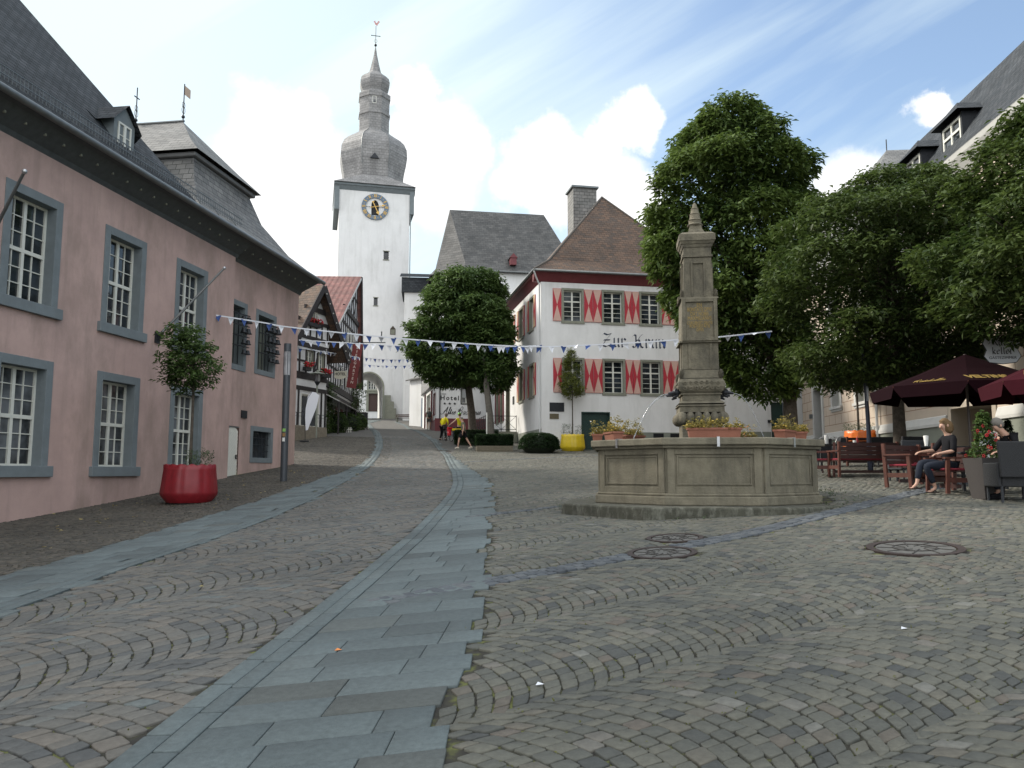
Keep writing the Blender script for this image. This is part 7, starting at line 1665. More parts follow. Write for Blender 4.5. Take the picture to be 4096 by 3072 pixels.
# ================================================================ bicycles
def bicycle(X, Y, d, rz, frame_m, bag_m, label, bag_label, top_m):
    g = col_at(X, Y, d); r = empty('bicycle', (g.x, d, g.z), rz, label, 'bicycle', 'touring bicycles loaded with bags'); R = .34
    for nm_, x in (('rear_wheel', -.52), ('front_wheel', .52)):
        w2 = MB(); w2.tube([(x+R*math.cos(2*math.pi*i/24), 0, R+R*math.sin(2*math.pi*i/24)) for i in range(25)], .02, 6, caps=False); o = w2.build('wheel', M['black'], r)
        s_ = MB()
        for i in range(14): a = 2*math.pi*i/14; s_.bar((x,0,R),(x+R*.96*math.cos(a),0,R+R*.96*math.sin(a)), .004)
        s_.tube([(x,-.03,R),(x,.03,R)], .025, 8); s_.build('spokes', M['steel'], o)
    f = MB(); bb, st, ht, hb_ = (-.08,0,.30), (-.18,0,.80), (.34,0,.82), (.38,0,.70)
    for a, e in ((bb,st),(bb,hb_),(st,ht),((-.52,0,R),bb),((-.52,0,R),(-.17,0,.72)),((.52,0,R),(.35,0,.86))): f.tube([a, e], .018, 8)
    f.build('frame', frame_m, r)
    s_ = MB(); s_.blob((-.20,0,.90), (.13,.07,.035), 10, 6); s_.tube([(-.18,0,.78),(-.2,0,.88)], .014, 6); s_.build('saddle', M['black'], r)
    h = MB(); h.tube([(.35,0,.86),(.36,0,.98)], .014, 6); h.tube([(.30,-.30,1.0),(.38,-.12,.99),(.38,.12,.99),(.30,.30,1.0)], .014, 6); h.build('handlebar', M['black'], r)
    c_ = MB(); c_.tube([(-.08,-.02,.30),(-.08,-.06,.30)], .09, 14); c_.bar((-.08,-.08,.30),(.02,-.08,.18),.02); c_.bar((-.08,.06,.30),(-.18,.06,.42),.02); c_.build('crank', M['steel'], r)
    k = MB(); k.bar((-.7,0,.72),(-.3,0,.72), .14, .012); k.bar((-.6,.07,.70),(-.52,.04,.36),.012); k.bar((-.6,-.07,.70),(-.52,-.04,.36),.012); k.build('luggage_rack', M['darkmetal'], r)
    for sy in (-1, 1):
        b2 = MB(); b2.prism([(-.72,.34),(-.42,.34),(-.38,.70),(-.70,.72)], sy*.09, sy*.23); o = b2.build('pannier', bag_m, r, bevel=.03)
        l2 = MB(); l2.lathe([(.035,0),(.035,.004)], 10); lo = l2.build('reflector_badge', M['flag_white'], o); lo.location = (-.55, sy*.236, .55); lo.rotation_euler = (math.pi/2*sy, 0, 0)
    t2 = MB(); t2.tube([(-.52,-.26,.79),(-.52,.26,.79)], .075, 12); t2.build('bag_roll', top_m, r)
    t2 = MB(); t2.prism([(.40,.80),(.54,.80),(.54,.98),(.40,.98)], -.12, .12); t2.build('handlebar_bag', M['black'], r, bevel=.02)
    return r
redb = cl('red bag cloth', (.45,.02,.03), .5); darkb = cl('dark grey bag cloth', (.03,.035,.04), .5)
bicycle(1792, 1766, 48.6, math.radians(118), M['darkmetal'], redb, 'touring bicycle with red panniers and a red bag roll', '', redb)
bicycle(1822, 1772, 47.4, math.radians(100), M['black'], darkb, 'touring bicycle with dark grey panniers and a yellow bag roll', '', cl('yellow bag roll', (.55,.42,.03)))

# ================================================================ beer garden furniture
RWD, RWDD = M['redwood'], M['redwood_dark']
def garden_bench(X, Y, d, rz, L_, label, cat='bench', group='red wooden garden seats with rose cushions'):
    """local: x along the seat, -y towards the back, sitter faces +y"""
    g = col_at(X, Y, d); r = empty('garden_bench' if L_ > 1 else 'garden_armchair', (g.x, d, g.z), rz, label, cat, group); h = L_/2
    for sx_ in (-1, 1):
        p = MB(); x = sx_*h; p.bar((x,-.26,0),(x,-.30,.86), .065, .05); p.build('leg', RWD, r)
        p = MB(); p.bar((x,.24,0),(x,.21,.62), .065, .05); p.build('leg', RWD, r)
        p = MB(); p.box(x-.03,-.27,.18,x+.03,.22,.25) if False else p.bar((x,-.26,.24),(x,.22,.24), .035, .085); p.build('stretcher', RWD, r)
        p = MB(); p.bar((x,-.31,.635),(x,.28,.635), .085, .03); p.build('armrest', RWD, r)
    s_ = MB()
    for i in range(5): s_.box(-h+.03, -.22+i*.095, .385, h-.03, -.14+i*.095, .41)
    s_.build('seat', RWDD, r)
    p = MB()
    for i in range(4): z = .47+i*.10; p.bar((-h+.03,-.285-.006*i,z+.02),(h-.03,-.285-.006*i,z+.02), .022, .088)
    p.build('backrest', RWDD, r); MB().bar((-h,0.0,.13),(h,0.0,.13), .03, .07).build('long_rail', RWDD, r)
    c = MB(); c.box(-h+.05,-.24,.412,h-.05,.27,.455); c.build('cushion', M['cushion'], r, bevel=.018)
    return r
garden_bench(3452, 1906, 19.8, math.radians(6), 1.5, 'long red wooden bench with its back to the fountain and a rose cushion')
garden_bench(3292, 1900, 20.6, math.radians(68), 1.2, 'red wooden bench seen end on, close to the fountain rim')
garden_bench(3668, 1912, 15.9, math.radians(212), 1.2, 'red wooden bench seen end on beside the grey wicker chair')
garden_bench(3800, 1928, 14.62, math.radians(93), .62, 'red wooden armchair the seated woman uses', 'armchair')
garden_bench(3730, 1945, 16.2, math.radians(100), .6, 'red wooden armchair behind the seated woman, beyond her knees', 'armchair')
garden_bench(3470, 1880, 24.0, math.radians(5), 1.5, 'dark red bench behind the long bench, half hidden', group='red wooden garden seats with rose cushions')
def table(X, Y, d, w2, l2, label, rz=0.0, h=.74, m='rattan'):
    g = col_at(X, Y, d); r = empty('garden_table', (g.x, d, g.z), rz, label, 'table', 'dark tables of the beer garden')
    MB().box(-w2/2,-l2/2,h-.035,w2/2,l2/2,h).build('table_top', M[m], r, bevel=.008)
    for sx_ in (-1,1):
        for sy in (-1,1): MB().bar((sx_*(w2/2-.06),sy*(l2/2-.06),0),(sx_*(w2/2-.06),sy*(l2/2-.06),h-.035), .05).build('leg', M[m], r)
    return r
t1 = table(3420, 1880, 22.0, 2.2, .8, 'dark table behind the long bench with bottles and cards on it')
t2 = table(3730, 1890, 17.2, 1.3, .8, 'dark table beyond the seated woman with white cup and menu')
t3 = table(3985, 1935, 14.4, .9, .8, 'dark table between the seated woman and the man in black')
def on_table(t, x, y, z=.742): c, s = math.cos(t.rotation_euler[2]), math.sin(t.rotation_euler[2]); return (t.location.x+x*c-y*s, t.location.y+x*s+y*c, t.location.z+z)
def small(name, t, x, y, prof, m, label, cat, n=12): o = MB().lathe(prof, n, smooth=True).build(name, M[m], None); o.location = on_table(t, x, y); return tag(o, label, cat)
M['cupwhite'] = mat('white ceramic', (.65,.65,.62), .3); M['ketchup'] = mat('red sauce bottle', (.3,.02,.02), .3)
small('cup', t1, -.1, -.3, [(.03,0),(.045,.02),(.05,.09),(.048,.095)], 'cupwhite', 'round white cup at the near edge of the table behind the long bench', 'cup')
small('vase', t1, -.75, .0, [(.05,0),(.06,.02),(.05,.22),(.055,.24)], 'cupwhite', 'white cylinder holder on the left of the table behind the long bench', 'holder')
small('sauce_bottle', t1, .12, .05, [(.03,0),(.035,.02),(.035,.13),(.012,.18),(.012,.22)], 'ketchup', 'red sauce bottle on the table before the orange planter', 'bottle')
small('vase', t2, -.15, -.1, [(.04,0),(.035,.02),(.055,.22),(.05,.23)], 'cupwhite', 'tall white cup left of the seated woman on the dark table', 'cup')
o = MB().add([(-.07,0,0),(.07,0,0),(.07,.05,.17),(-.07,.05,.17)], [(0,1,2,3)]).add([(-.07,.10,0),(.07,.10,0),(.07,.05,.17),(-.07,.05,.17)], [(0,1,2,3)]).build('menu_card', M['darkmetal'], None); o.location = on_table(t1, -.28, -.05); tag(o, 'black menu card between white holder and sauce bottle', 'menu card')
o = MB().add([(-.09,0,0),(.09,0,0),(.09,.05,.17),(-.09,.05,.17)], [(0,1,2,3)]).add([(-.09,.10,0),(.09,.10,0),(.09,.05,.17),(-.09,.05,.17)], [(0,1,2,3)]).build('menu_card', M['rattan_grey'], None); o.location = on_table(t2, .22, -.15); tag(o, 'dark menu card with pale print beside the seated woman', 'menu card')
ln = MB()
for i in range(4): ln.box(-.06+.01*(i%2), -.012+.047*(.035+.03*i)/.17, .035+.03*i, .05, -.008+.047*(.035+.03*i)/.17, .048+.03*i)
ln.build('print', M['cupwhite'], o)
def wicker_chair(X, Y, d, rz, m, label, h=.88):
    g = col_at(X, Y, d); r = empty('wicker_chair', (g.x, d, g.z), rz, label, 'wicker chair', 'woven plastic chairs of the beer garden')
    b = MB(); b.prism([(-.30,.40),(.30,.40),(.33,h),(-.33,h)], -.33, -.27); b.build('backrest', M[m], r, bevel=.02)
    for sx_ in (-1,1): MB().box(sx_*.30-.03,-.27,.25,sx_*.30+.03,.27,.64).build('armrest', M[m], r, bevel=.02)
    MB().box(-.27,-.27,.25,.27,.28,.44).build('seat', M[m], r, bevel=.02)
    for sx_ in (-1,1):
        for sy in (-1,1): MB().tube([(sx_*.27,sy*.25,0),(sx_*.27,sy*.25,.27)], .022, 8).build('leg', M['rattan_grey'], r)
    return r
wicker_chair(3632, 1895, 17.6, math.radians(8), 'rattan_grey', 'grey wicker chair with its back to the camera in front of the slim tree trunk')
wicker_chair(3700, 1885, 18.6, math.radians(-160), 'rattan', 'black wicker chair facing the camera behind the grey wicker chair', .95)
wicker_chair(4052, 1975, 13.1, math.radians(-8), 'rattan', 'large black wicker chair at the right picture edge holding the man in black', .98)
wicker_chair(3300, 1868, 24.5, math.radians(175), 'rattan_grey', 'dark wicker chair far left behind the fountain rim')
wicker_chair(3545, 1872, 23.0, math.radians(170), 'rattan', 'black wicker chair right of the lamp pole at the long table')
def tub_chair(X, d, label):
    g = col_at(X, 1800, d); r = empty('metal_chair', (g.x, d, g.z), math.radians(200), label, 'metal chair', 'tubular metal chairs beyond the fountain')
    f = MB()
    for y in (-.2, .2): f.tube([(-.25,y,0),(-.25,y,.6),(-.2,y,.78),(-.05,y,.84),(.1,y,.78),(.2,y,.62),(.24,y,0)], .014, 6)
    f.build('frame', M['steel'], r); MB().box(-.22,-.2,.42,.22,.2,.45).build('seat', M['rattan_grey'], r); MB().box(-.25,-.2,.55,-.22,.2,.82).build('backrest', M['rattan_grey'], r)
for X, d, lb_ in ((3275, 29, 'tubular metal chair with rounded arms, left of the pair below the cream wall'), (3345, 28.5, 'tubular metal chair with rounded arms, right of the pair below the cream wall')): tub_chair(X, d, lb_)

# seated woman and man
pz = col_at(3800, 1950, 14.6)
person((pz.x-.02, 14.6, pz.z), math.radians(92), dict(pelvis=(0,-.02,.53), chest=(0,-.06,.90), neck=(0,-.03,1.09), head=(0,.01,1.23), look=(.0,1,0), shL=(-.155,-.05,1.02), shR=(.155,-.05,1.02), elL=(-.24,.02,.76), wrL=(-.19,.24,.72), elR=(.22,.12,.78), wrR=(.17,.36,.76),
       hdR=(0,1,-.2), hpL=(-.09,0,.50), hpR=(.09,.02,.50), knL=(-.10,.46,.50), knR=(.02,.49,.56), anL=(-.10,.30,.10), anR=(-.02,.60,.17), toeL=(0,1,-.1), toeR=(0,1,-.25)),
       'seated woman with chin length blond hair in black top and dark cropped trousers, legs crossed', fem=True, shirt=blk, sleeve=.9, trousers=navy, shoes=cl('dark sandal', (.03,.02,.02)), barefoot=True, hair=brown_hair, hairlen=.13)
pz = col_at(4058, 1960, 13.6)
person((pz.x+.02, 13.6, pz.z), math.radians(95), dict(pelvis=(0,-.05,.53), chest=(0,.06,.92), neck=(0,.16,1.11), head=(0,.26,1.22), look=(0,1,-.15), shL=(-.18,.10,1.04), shR=(.18,.10,1.04), elL=(-.28,.14,.82), wrL=(-.22,.40,.78), elR=(.27,.10,.82), wrR=(.2,.38,.76),
       hpL=(-.10,0,.50), hpR=(.10,0,.50), knL=(-.13,.44,.52), knR=(.13,.42,.52), anL=(-.12,.40,.10), anR=(.12,.38,.10)),
       'seated grey haired man in black t-shirt leaning forward at the right edge', shirt=blk, sleeve=.5, trousers=navy, shoes=blk, hair=grey_hair)
# tapered planter with climbing red flowers
pz = G(3950, 2004); yq = pz.y+.22; qx_ = at(3952, 2004, yq).x; r = empty('tapered_planter', (qx_, yq, tz(qx_, yq)), .12, 'tall tapered dark grey planter with climbing red flowers near the right edge', 'planter')
hh = at(3925, 1832, yq).z-r.location.z; wt_, wb2 = .25, .17
b = MB(); vs = [(x*wb2,y*wb2,0) for x,y in ((-1,-1),(1,-1),(1,1),(-1,1))]+[(x*wt_,y*wt_,hh) for x,y in ((-1,-1),(1,-1),(1,1),(-1,1))]; b.add(vs, [(0,3,2,1),(0,1,5,4),(1,2,6,5),(2,3,7,6),(3,0,4,7)]); b.add([(x*wt_*.97,y*wt_*.97,hh-.05) for x,y in ((-1,-1),(1,-1),(1,1),(-1,1))], [(0,1,2,3)])
b.build('pot', mat('dark taupe pot', (.035,.030,.028), .75, .1, 30, .3, 60), r, bevel=.01)
rr_ = np.random.default_rng(9); n = 420; hgt = at(3915, 1650, yq).z-r.location.z-hh; u = rr_.random(n); wid = .22*(1-u*.72)*np.where(u < .25, 1.25, 1); a = rr_.uniform(0, 6.28, n); C_ = np.c_[wid*np.cos(a)*rr_.random(n)**.4, wid*np.sin(a)*rr_.random(n)**.4, hh+u*hgt]; O = np.c_[np.cos(a), np.sin(a), np.full(n, .2)]
leaf_cloud('climbing_leaves', C_, O, .062, 'leaf_dark', r, 4, .03, .5, 10, .5)
f = MB()
for i in range(24): q = C_[rr_.integers(n)]; c0 = Vector((q[0]*1.35, q[1]*1.35-.05, q[2])); [f.blob(c0+Vector((.022*math.cos(k*1.256+i), 0, .022*math.sin(k*1.256+i))), (.012,.006,.011), 6, 4) for k in range(5)]
f.build('blossoms', M['red_flower'], r)
# small conifer in pot at the wall
pz = col_at(4035, 1760, 18.5); r = empty('potted_conifer', (pz.x, 18.5, pz.z), 0, 'small dark conical evergreen in front of the wall at the right edge', 'shrub'); MB().lathe([(.16,0),(.2,.35),(.17,.35)], 14).build('pot', M['rattan_grey'], r)
u = rr_.random(700)**1.3; a = rr_.uniform(0, 6.28, 700); C_ = np.c_[.25*(1-u)*np.cos(a), .25*(1-u)*np.sin(a), .35+u*.85]; leaf_cloud('leaves', C_, np.c_[np.cos(a), np.sin(a), np.full(700,.4)], .06, 'leaf_box', r, 4, .02, 0, 11, .5)
# child crossing board (white panel with running figure)
pz = col_at(3948, 1760, 17.0); bz = at(3948, 1730, 17.0).z
r = empty('notice_board', (pz.x, 17.0, pz.z), .05, 'white board with blue figure behind the red flowers', 'sign'); MB().box(-.02,-.02,0,.02,.02,bz-pz.z).build('post', M['steel'], r); zb3 = bz-pz.z; MB().box(-.2,-.035,zb3-.28,.2,-.021,zb3+.02).build('panel', M['cupwhite'], r)
f = MB(); f.blob((0.02,-.037,zb3-.06), (.022,.004,.022), 8, 6); f.bar((.01,-.038,zb3-.09),(-.03,-.038,zb3-.16),.03,.004,up=(0,1,0)); f.bar((-.03,-.038,zb3-.16),(-.09,-.038,zb3-.19),.02,.004,up=(0,1,0)); f.bar((-.03,-.038,zb3-.16),(.03,-.038,zb3-.22),.02,.004,up=(0,1,0)); f.bar((0,-.038,zb3-.10),(.06,-.038,zb3-.13),.015,.004,up=(0,1,0)); f.build('figure_mark', M['flag_blue'], r)

# ================================================================ parasols
def parasol(px_, d, apY, rimY, R, rot, label, mtop, texts, light=False):
    g = col_at(px_, 1750, d); za = at(px_, apY, d).z-g.z; zr2 = at(px_, rimY, d).z-g.z; r = empty('parasol', (g.x, d, g.z), rot, label, 'parasol', 'burgundy parasols over the tables')
    MB().tube([(0,0,0),(0,0,za)], .03, 10).build('pole', mat('grey wooden pole', (.13,.11,.10), .6), r); MB().box(-.35,-.35,0,.35,.35,.06).build('base_plate', M['darkmetal'], r, bevel=.01)
    c = MB(); n = 8; pt = [(R*math.cos(2*math.pi*k/n), R*math.sin(2*math.pi*k/n), zr2) for k in range(n)]; vh = .26
    for k in range(n):
        a, e = Vector(pt[k]), Vector(pt[(k+1) % n]); ap = Vector((0,0,za)); m1, m2 = a.lerp(ap, .5)-Vector((0,0,.03)), e.lerp(ap, .5)-Vector((0,0,.03))
        c.add([a, e, m2, m1], [(0,1,2,3)]); c.add([m1, m2, ap], [(0,1,2)])
    can = c.build('canopy', M[mtop], r)
    v = MB()
    for k in range(n):
        a, e = Vector(pt[k]), Vector(pt[(k+1) % n]); q = 10; L0 = []
        for i in range(q+1):
            u = i/q; top = a.lerp(e, u); dz_ = vh*(1 if .04 < u < .96 else .25) if 0 < i < q else vh*.2; L0.append((top, top-Vector((0,0,dz_))))
        for (t0_, b0_), (t1_, b1_) in zip(L0[:-1], L0[1:]): v.add([t0_, t1_, b1_, b0_], [(0,1,2,3)])
    v.build('valance', M[mtop], can)
    for k in range(n): MB().bar((0,0,za-.10), Vector(pt[k])-Vector((0,0,.02)), .02, .03).build('rib', M['redwood'], r)
    for (k, tx, kind_, off, size, sx_, mm) in texts:
        a, e, ap = Vector(pt[k]), Vector(pt[(k+1) % n]), Vector((0,0,za)); ex = (e-a).normalized(); mid2 = (a+e)/2; eu = ((a.lerp(ap,.5)+e.lerp(ap,.5))/2-Vector((0,0,.03))-mid2).normalized(); nn = ex.cross(eu); R3 = Matrix((ex, eu, nn)).transposed().to_4x4()
        pos = mid2+ex*off[0]+eu*off[1]+nn*.012
        if kind_ == 'font': o = text_mesh('parasol_lettering', tx, size, mm, can, pos, R3.to_euler(), ext=.002, bold=.014, sx=sx_, space=1.05)
        else:
            s2 = MB(); script_text(s2, tx, 0, 0, 0, size, size*.07, ws=sx_); o = s2.build('parasol_lettering', M[mm], can, fix=False); R4 = Matrix((ex, -nn, eu)).transposed().to_4x4(); o.rotation_euler = R4.to_euler(); o.location = pos
    return r
SG['v'] = SG['u']
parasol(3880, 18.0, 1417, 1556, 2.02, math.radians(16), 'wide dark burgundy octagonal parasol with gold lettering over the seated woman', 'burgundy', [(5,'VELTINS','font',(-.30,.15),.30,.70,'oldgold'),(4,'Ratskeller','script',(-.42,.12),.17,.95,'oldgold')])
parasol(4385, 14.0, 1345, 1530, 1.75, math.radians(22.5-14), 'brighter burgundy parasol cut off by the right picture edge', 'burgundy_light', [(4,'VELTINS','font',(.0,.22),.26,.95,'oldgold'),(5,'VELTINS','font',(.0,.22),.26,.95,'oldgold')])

# ================================================================ signs, lamps, flags, street things
# inn sign of the restaurant
sgp = at(4008, 1400, 17.5); r = empty('hanging_sign', sgp, math.radians(-6), 'white shield shaped hanging sign reading Rats-keller Gästezimmer', 'sign')
pl_ = MB(); W2, H2 = .40, .56; outl = [(-W2*.85,H2*.5),(-W2*.5,H2*.58),(0,H2*.52),(W2*.5,H2*.58),(W2*.85,H2*.5),(W2*.98,H2*.25),(W2*.8,0),(W2*.95,-H2*.25),(W2*.7,-H2*.48),(0,-H2*.55),(-W2*.7,-H2*.48),(-W2*.95,-H2*.25),(-W2*.8,0),(-W2*.98,H2*.25)]
pl_.prism(outl, -.012, .012); plo = pl_.build('panel', mat('pale enamel', (.62,.64,.66), .4), r); fr_ = MB()
for a, e in zip(outl, outl[1:]+outl[:1]): fr_.bar((a[0],0,a[1]),(e[0],0,e[1]), .03, .012, up=(0,1,0))
fr_.build('rim', M['darkmetal'], plo)
lm_ = MB(); h = .15; wR = nib_width('Rats-', h, 1.15); nib_text(lm_, 'Rats-', -wR/2, .10, -.013, h, nib=.16, wscale=1.15); wK = nib_width('keller', h, 1.25); nib_text(lm_, 'keller', -wK/2, -.09, -.013, h, nib=.16, wscale=1.25); lm_.build('blackletter', M['black'], plo, fix=False)
text_mesh('small_lettering', 'GÄSTEZIMMER', .085, 'black', plo, (0,-.016,-.20), (math.pi/2,0,0), ext=.002, sx=1.05)
f = MB(); f.bar((-.1,0,.42),(1.6,0,.42),.03); f.bar((-.2,0,.32),(-.2,0,.42),.02); f.bar((.2,0,.32),(.2,0,.42),.02)
for i in range(3): f.tube([(.55+i*.3+.12*math.cos(u*.6), 0, .28+.11*math.sin(u*.6)) for u in range(9)], .012, 5)
f.build('bracket', M['darkmetal'], r)
# column lamp at the pink building
lp = G(1134, 1926); lh = at(1160, 1375, lp.y).z-lp.z
r = empty('column_lamp', (lp.x, lp.y, lp.z), 0, 'slim grey cylindrical column lamp beside the pink town hall', 'street lamp'); gm_ = mat('grey lamp paint', (.06,.068,.078), .45, .06, 8, metal=.3)
MB().tube([(0,0,-.1),(0,0,lh-1.05)], .115, 20).build('column', gm_, r); MB().tube([(0,0,lh-.26),(0,0,lh)], .118, 20).build('cap', gm_, r)
MB().tube([(0,0,lh-1.05),(0,0,lh-.26)], .105, 20).build('diffuser', glass_mat('lamp glass', (.26,.26,.27), .15, .3), r); f = MB()
for k in range(4): a = math.pi/2*k+.4; f.tube([(.108*math.cos(a),.108*math.sin(a),lh-1.05),(.108*math.cos(a),.108*math.sin(a),lh-.26)], .012, 5)
f.build('struts', gm_, r)
sk_ = MB(); sk_.box(-.05,-.122,1.62,.05,-.116,1.72,0); sk_.box(-.05,-.122,1.46,.05,-.116,1.58,1); sk_.box(-.045,-.122,1.30,.035,-.116,1.42,2); sk_.build('stickers', [mat('green sticker', (.2,.4,.1), .5), mat('brown sticker', (.25,.14,.05), .5), M['cupwhite']], r)
# dark lamp pole among the tables
g = col_at(3478, 1800, 21.5); zt2 = at(3462, 1330, 21.5).z-g.z; r = empty('lamp_pole', (g.x, 21.5, g.z), 0, 'dark blue lamp pole rising through the trees beside the long bench', 'street lamp'); MB().tube([(0,0,0),(0,0,1.2),(-.05,0,zt2)], [.075,.055,.045], 12).build('pole', mat('dark blue paint', (.012,.018,.035), .4), r)
MB().lathe([(.05,0),(.22,.06),(.24,.10),(.12,.35),(.1,.4)], 12, c=(-.05,0,zt2)).build('lamp_head', M['darkmetal'], r); MB().box(-.035,-.066,1.9,.02,-.06,2.3).build('sticker', M['steel'], r)
def lantern(X, Y, d, topY, m, label, wallmount=False):
    g = G(X, Y) if not wallmount else at(X, Y, d); z1 = at(X, topY, g.y).z-g.z; r = empty('lantern', tuple(g), 0, label, 'street lamp', 'old style street lanterns')
    MB().tube([(0,0,-.1),(0,0,.35),(.02,0,.4),(.02,0,z1-.85)], [.10,.10,.065,.05], 10).build('pole', M[m], r)
    MB().lathe([(.05,z1-.85),(.19,z1-.62),(.19,z1-.60)], 6, c=(.02,0,0)).build('lamp_base', M['darkmetal'], r); MB().lathe([(.16,z1-.60),(.17,z1-.15)], 6, c=(.02,0,0)).build('glass', M['glass_curtain'], r)
    MB().lathe([(.48,z1-.14),(.42,z1-.09),(.10,z1-.02),(.08,z1+.08),(.02,z1+.1)], 16, c=(.02,0,0)).build('hat', M['plinthgrey'], r)
lantern(1262, 1752, 0, 1487, 'mould_green' if False else 'plinthgrey', 'pale green lantern pole in front of the timbered house')
lantern(1433, 1690, 0, 1487, 'darkmetal', 'dark lantern at the far corner of the timbered inn')
lantern(1664, 1690, 0, 1520, 'darkmetal', 'dark lantern by the white annex left of the hotel')
# feather flag
g = col_at(1244, 1745, 45.6); r = empty('feather_flag', (g.x, 45.6, g.z), .2, 'white teardrop banner flag on a curved pole in front of the timbered house', 'flag'); zt2 = at(1262, 1560, 45.6).z-g.z
o_ = []; 
for i in range(13): u = i/12; o_.append((-.55+.10*u+.45*math.sin(u*1.5), .55+(zt2-.55)*u))
pts = [(-.35,.5),(-.42,1.4),(-.40,2.1),(-.28,2.75),(-.02,3.05),(.25,3.0),(.47,2.80),(.30,2.0),(.02,1.25),(-.22,.55)]
sc3 = (zt2-.3)/3.05; f = MB(); f.prism([(x*.85, z*sc3+.2) for x, z in pts], -.01, .01); f.build('cloth', M['flag_white'], r); MB().tube([(-.31,0,0),(-.37,0,1.4*sc3),(-.35,0,2.2*sc3),(-.24,0,2.85*sc3),(0,0,3.12*sc3+.15)], .018, 6).build('pole', M['darkmetal'], r); MB().box(-.6,-.3,0,-.1,.3,.06).build('foot', M['darkmetal'], r)
# beer garden banner and hotel sign hanging from the timbered inn
bp = at(1433, 1373, 58); bl = at(1404, 1552, 58); ln_ = (bp-bl).length; r = empty('hanging_banner', bp, 0, 'long dark red vertical banner reading BIERGARTEN beside the tower', 'banner'); up_ = (bp-bl).normalized(); wv_ = Vector((1,0,-.0)); wv_ = (wv_-up_*wv_.dot(up_)).normalized(); nrm_ = wv_.cross(up_)
R3 = Matrix((wv_, up_, nrm_)).transposed().to_4x4(); b = MB(); b.box(-.36,-ln_,-.01,.36,0,.01); o = b.build('cloth', mat('banner red', (.16,.03,.03), .8, .08, 3), r); o.rotation_euler = R3.to_euler()
for i, chx in enumerate('BIERGARTEN'):
    t_ = text_mesh('banner_letter', chx, .27, mat('banner letter', (.62,.54,.48), .8) if 'bl' not in M else M['bl'], o, (0, -.42-i*(ln_-.5)/9.9, .014), (0,0,0), ext=.002, bold=.004); M['bl'] = t_.data.materials[0]
MB().bar((-.5,0,.05),(2.0,0,.05),.06).build('bracket', M['darkmetal'], r)
hp_ = at(1360, 1500, 56); r = empty('hanging_sign', hp_, .05, 'cream hotel sign under a wrought iron wreath on the timbered inn', 'sign'); f = MB(); f.prism([(-.46,.28),(.46,.28),(.46,-.1),(.3,-.24),(0,-.3),(-.3,-.24),(-.46,-.1)], -.012, .012); o = f.build('panel', mat('cream sign', (.55,.52,.42), .6), r)
text_mesh('hotel_lettering', 'HOTEL', .27, 'black', o, (0,-.016,-.02), (math.pi/2,0,0), ext=.002, bold=.008, sx=.98)
f = MB(); rr3 = random.Random(4)
for i in range(16): a = 2*math.pi*i/16; c0 = (.5*math.cos(a), 0, .72+.36*math.sin(a)); f.tube([(c0[0]+.08*math.cos(u), 0, c0[2]+.08*math.sin(u)) for u in range(7)], .014, 4)
f.bar((-.6,0,1.15),(.6,0,1.15),.04); f.bar((-.4,0,.28),(-.4,0,1.15),.025); f.bar((.4,0,.28),(.4,0,1.15),.025); f.bar((-.6,0,1.15),(-1.6,.2,1.15),.04); f.build('wrought_wreath', M['darkmetal'], r); MB().blob((0,-.03,.66), (.17,.04,.15), 10, 7).build('emblem', M['steel'], r)
# A-board, benches, wall by the shop, planters in front of the inn
g = col_at(1441, 1706, 63); r = empty('chalkboard', (g.x, 63, g.z), .15, 'black pavement chalkboard at the end of the timbered inn terrace', 'board'); hB = at(1441, 1647, 63).z-g.z
f = MB(); f.box(-.52,-.03,.25,.52,.0,hB-.12); f.build('board', M['black'], r); f = MB(); ring(f, -.52,.52,.25,hB-.12,.06,-.05,.02); f.box(-.58,-.05,0,-.52,.02,.25); f.box(.52,-.05,0,.58,.02,.25); f.build('frame', M['rattan_grey'], r)
f = MB(); f.prism([(-.3,hB-.28),(-.18,hB-.18),(0,hB-.24),(.18,hB-.18),(.3,hB-.28)], -.036,-.031)
for i in range(5): f.box(-.3+.05*(i%2),-.036,.45+i*.16,.28-.07*(i%3),-.031,.47+i*.16)
f.build('chalk_marks', M['plinthgrey'], r)
def park_bench(X, Y, d, label):
    g = col_at(X, Y, d); r = empty('park_bench', (g.x, d, g.z), -.1, label, 'bench', 'wooden benches at the tower')
    f = MB(); [f.box(-.85,-.25+i*.13,.43,.85,-.15+i*.13,.47) for i in range(4)]; f.build('seat', M['brown_door'], r); f = MB(); [f.box(-.85,.25,.58+i*.15,.85,.28,.69+i*.15) for i in range(2)]; f.build('backrest', M['brown_door'], r)
    for x in (-.65,.65): MB().box(x-.04,-.22,0,x+.04,.28,.43).box(x-.04,.24,.43,x+.04,.3,.9).build('leg', M['plinthgrey'], r)
park_bench(1614, 1677, 80, 'wooden bench on the pavement right of the tower arch')
park_bench(1437, 1632, 100, 'bench against the white wall seen through the arch')
g = at(1245, 1735, 47.5); F_ = Frame(at(1182,1750,46.2).x, 46.2, .33, .944, 'terrace_wall', 'low rubble stone terrace wall with iron railing by the timbered house', 'wall'); gzw = tz(*F_.world(1.5,0,0).xy)
MB().box(-1.5,0,gzw-1,3.3,2.2,gzw+.75).build('stone_wall', mat('rubble stone', (.15,.13,.10), .9, col2=(.24,.21,.16), vscale=5, bump=.8, bscale=9, detail=3), F_.root, bevel=.03)
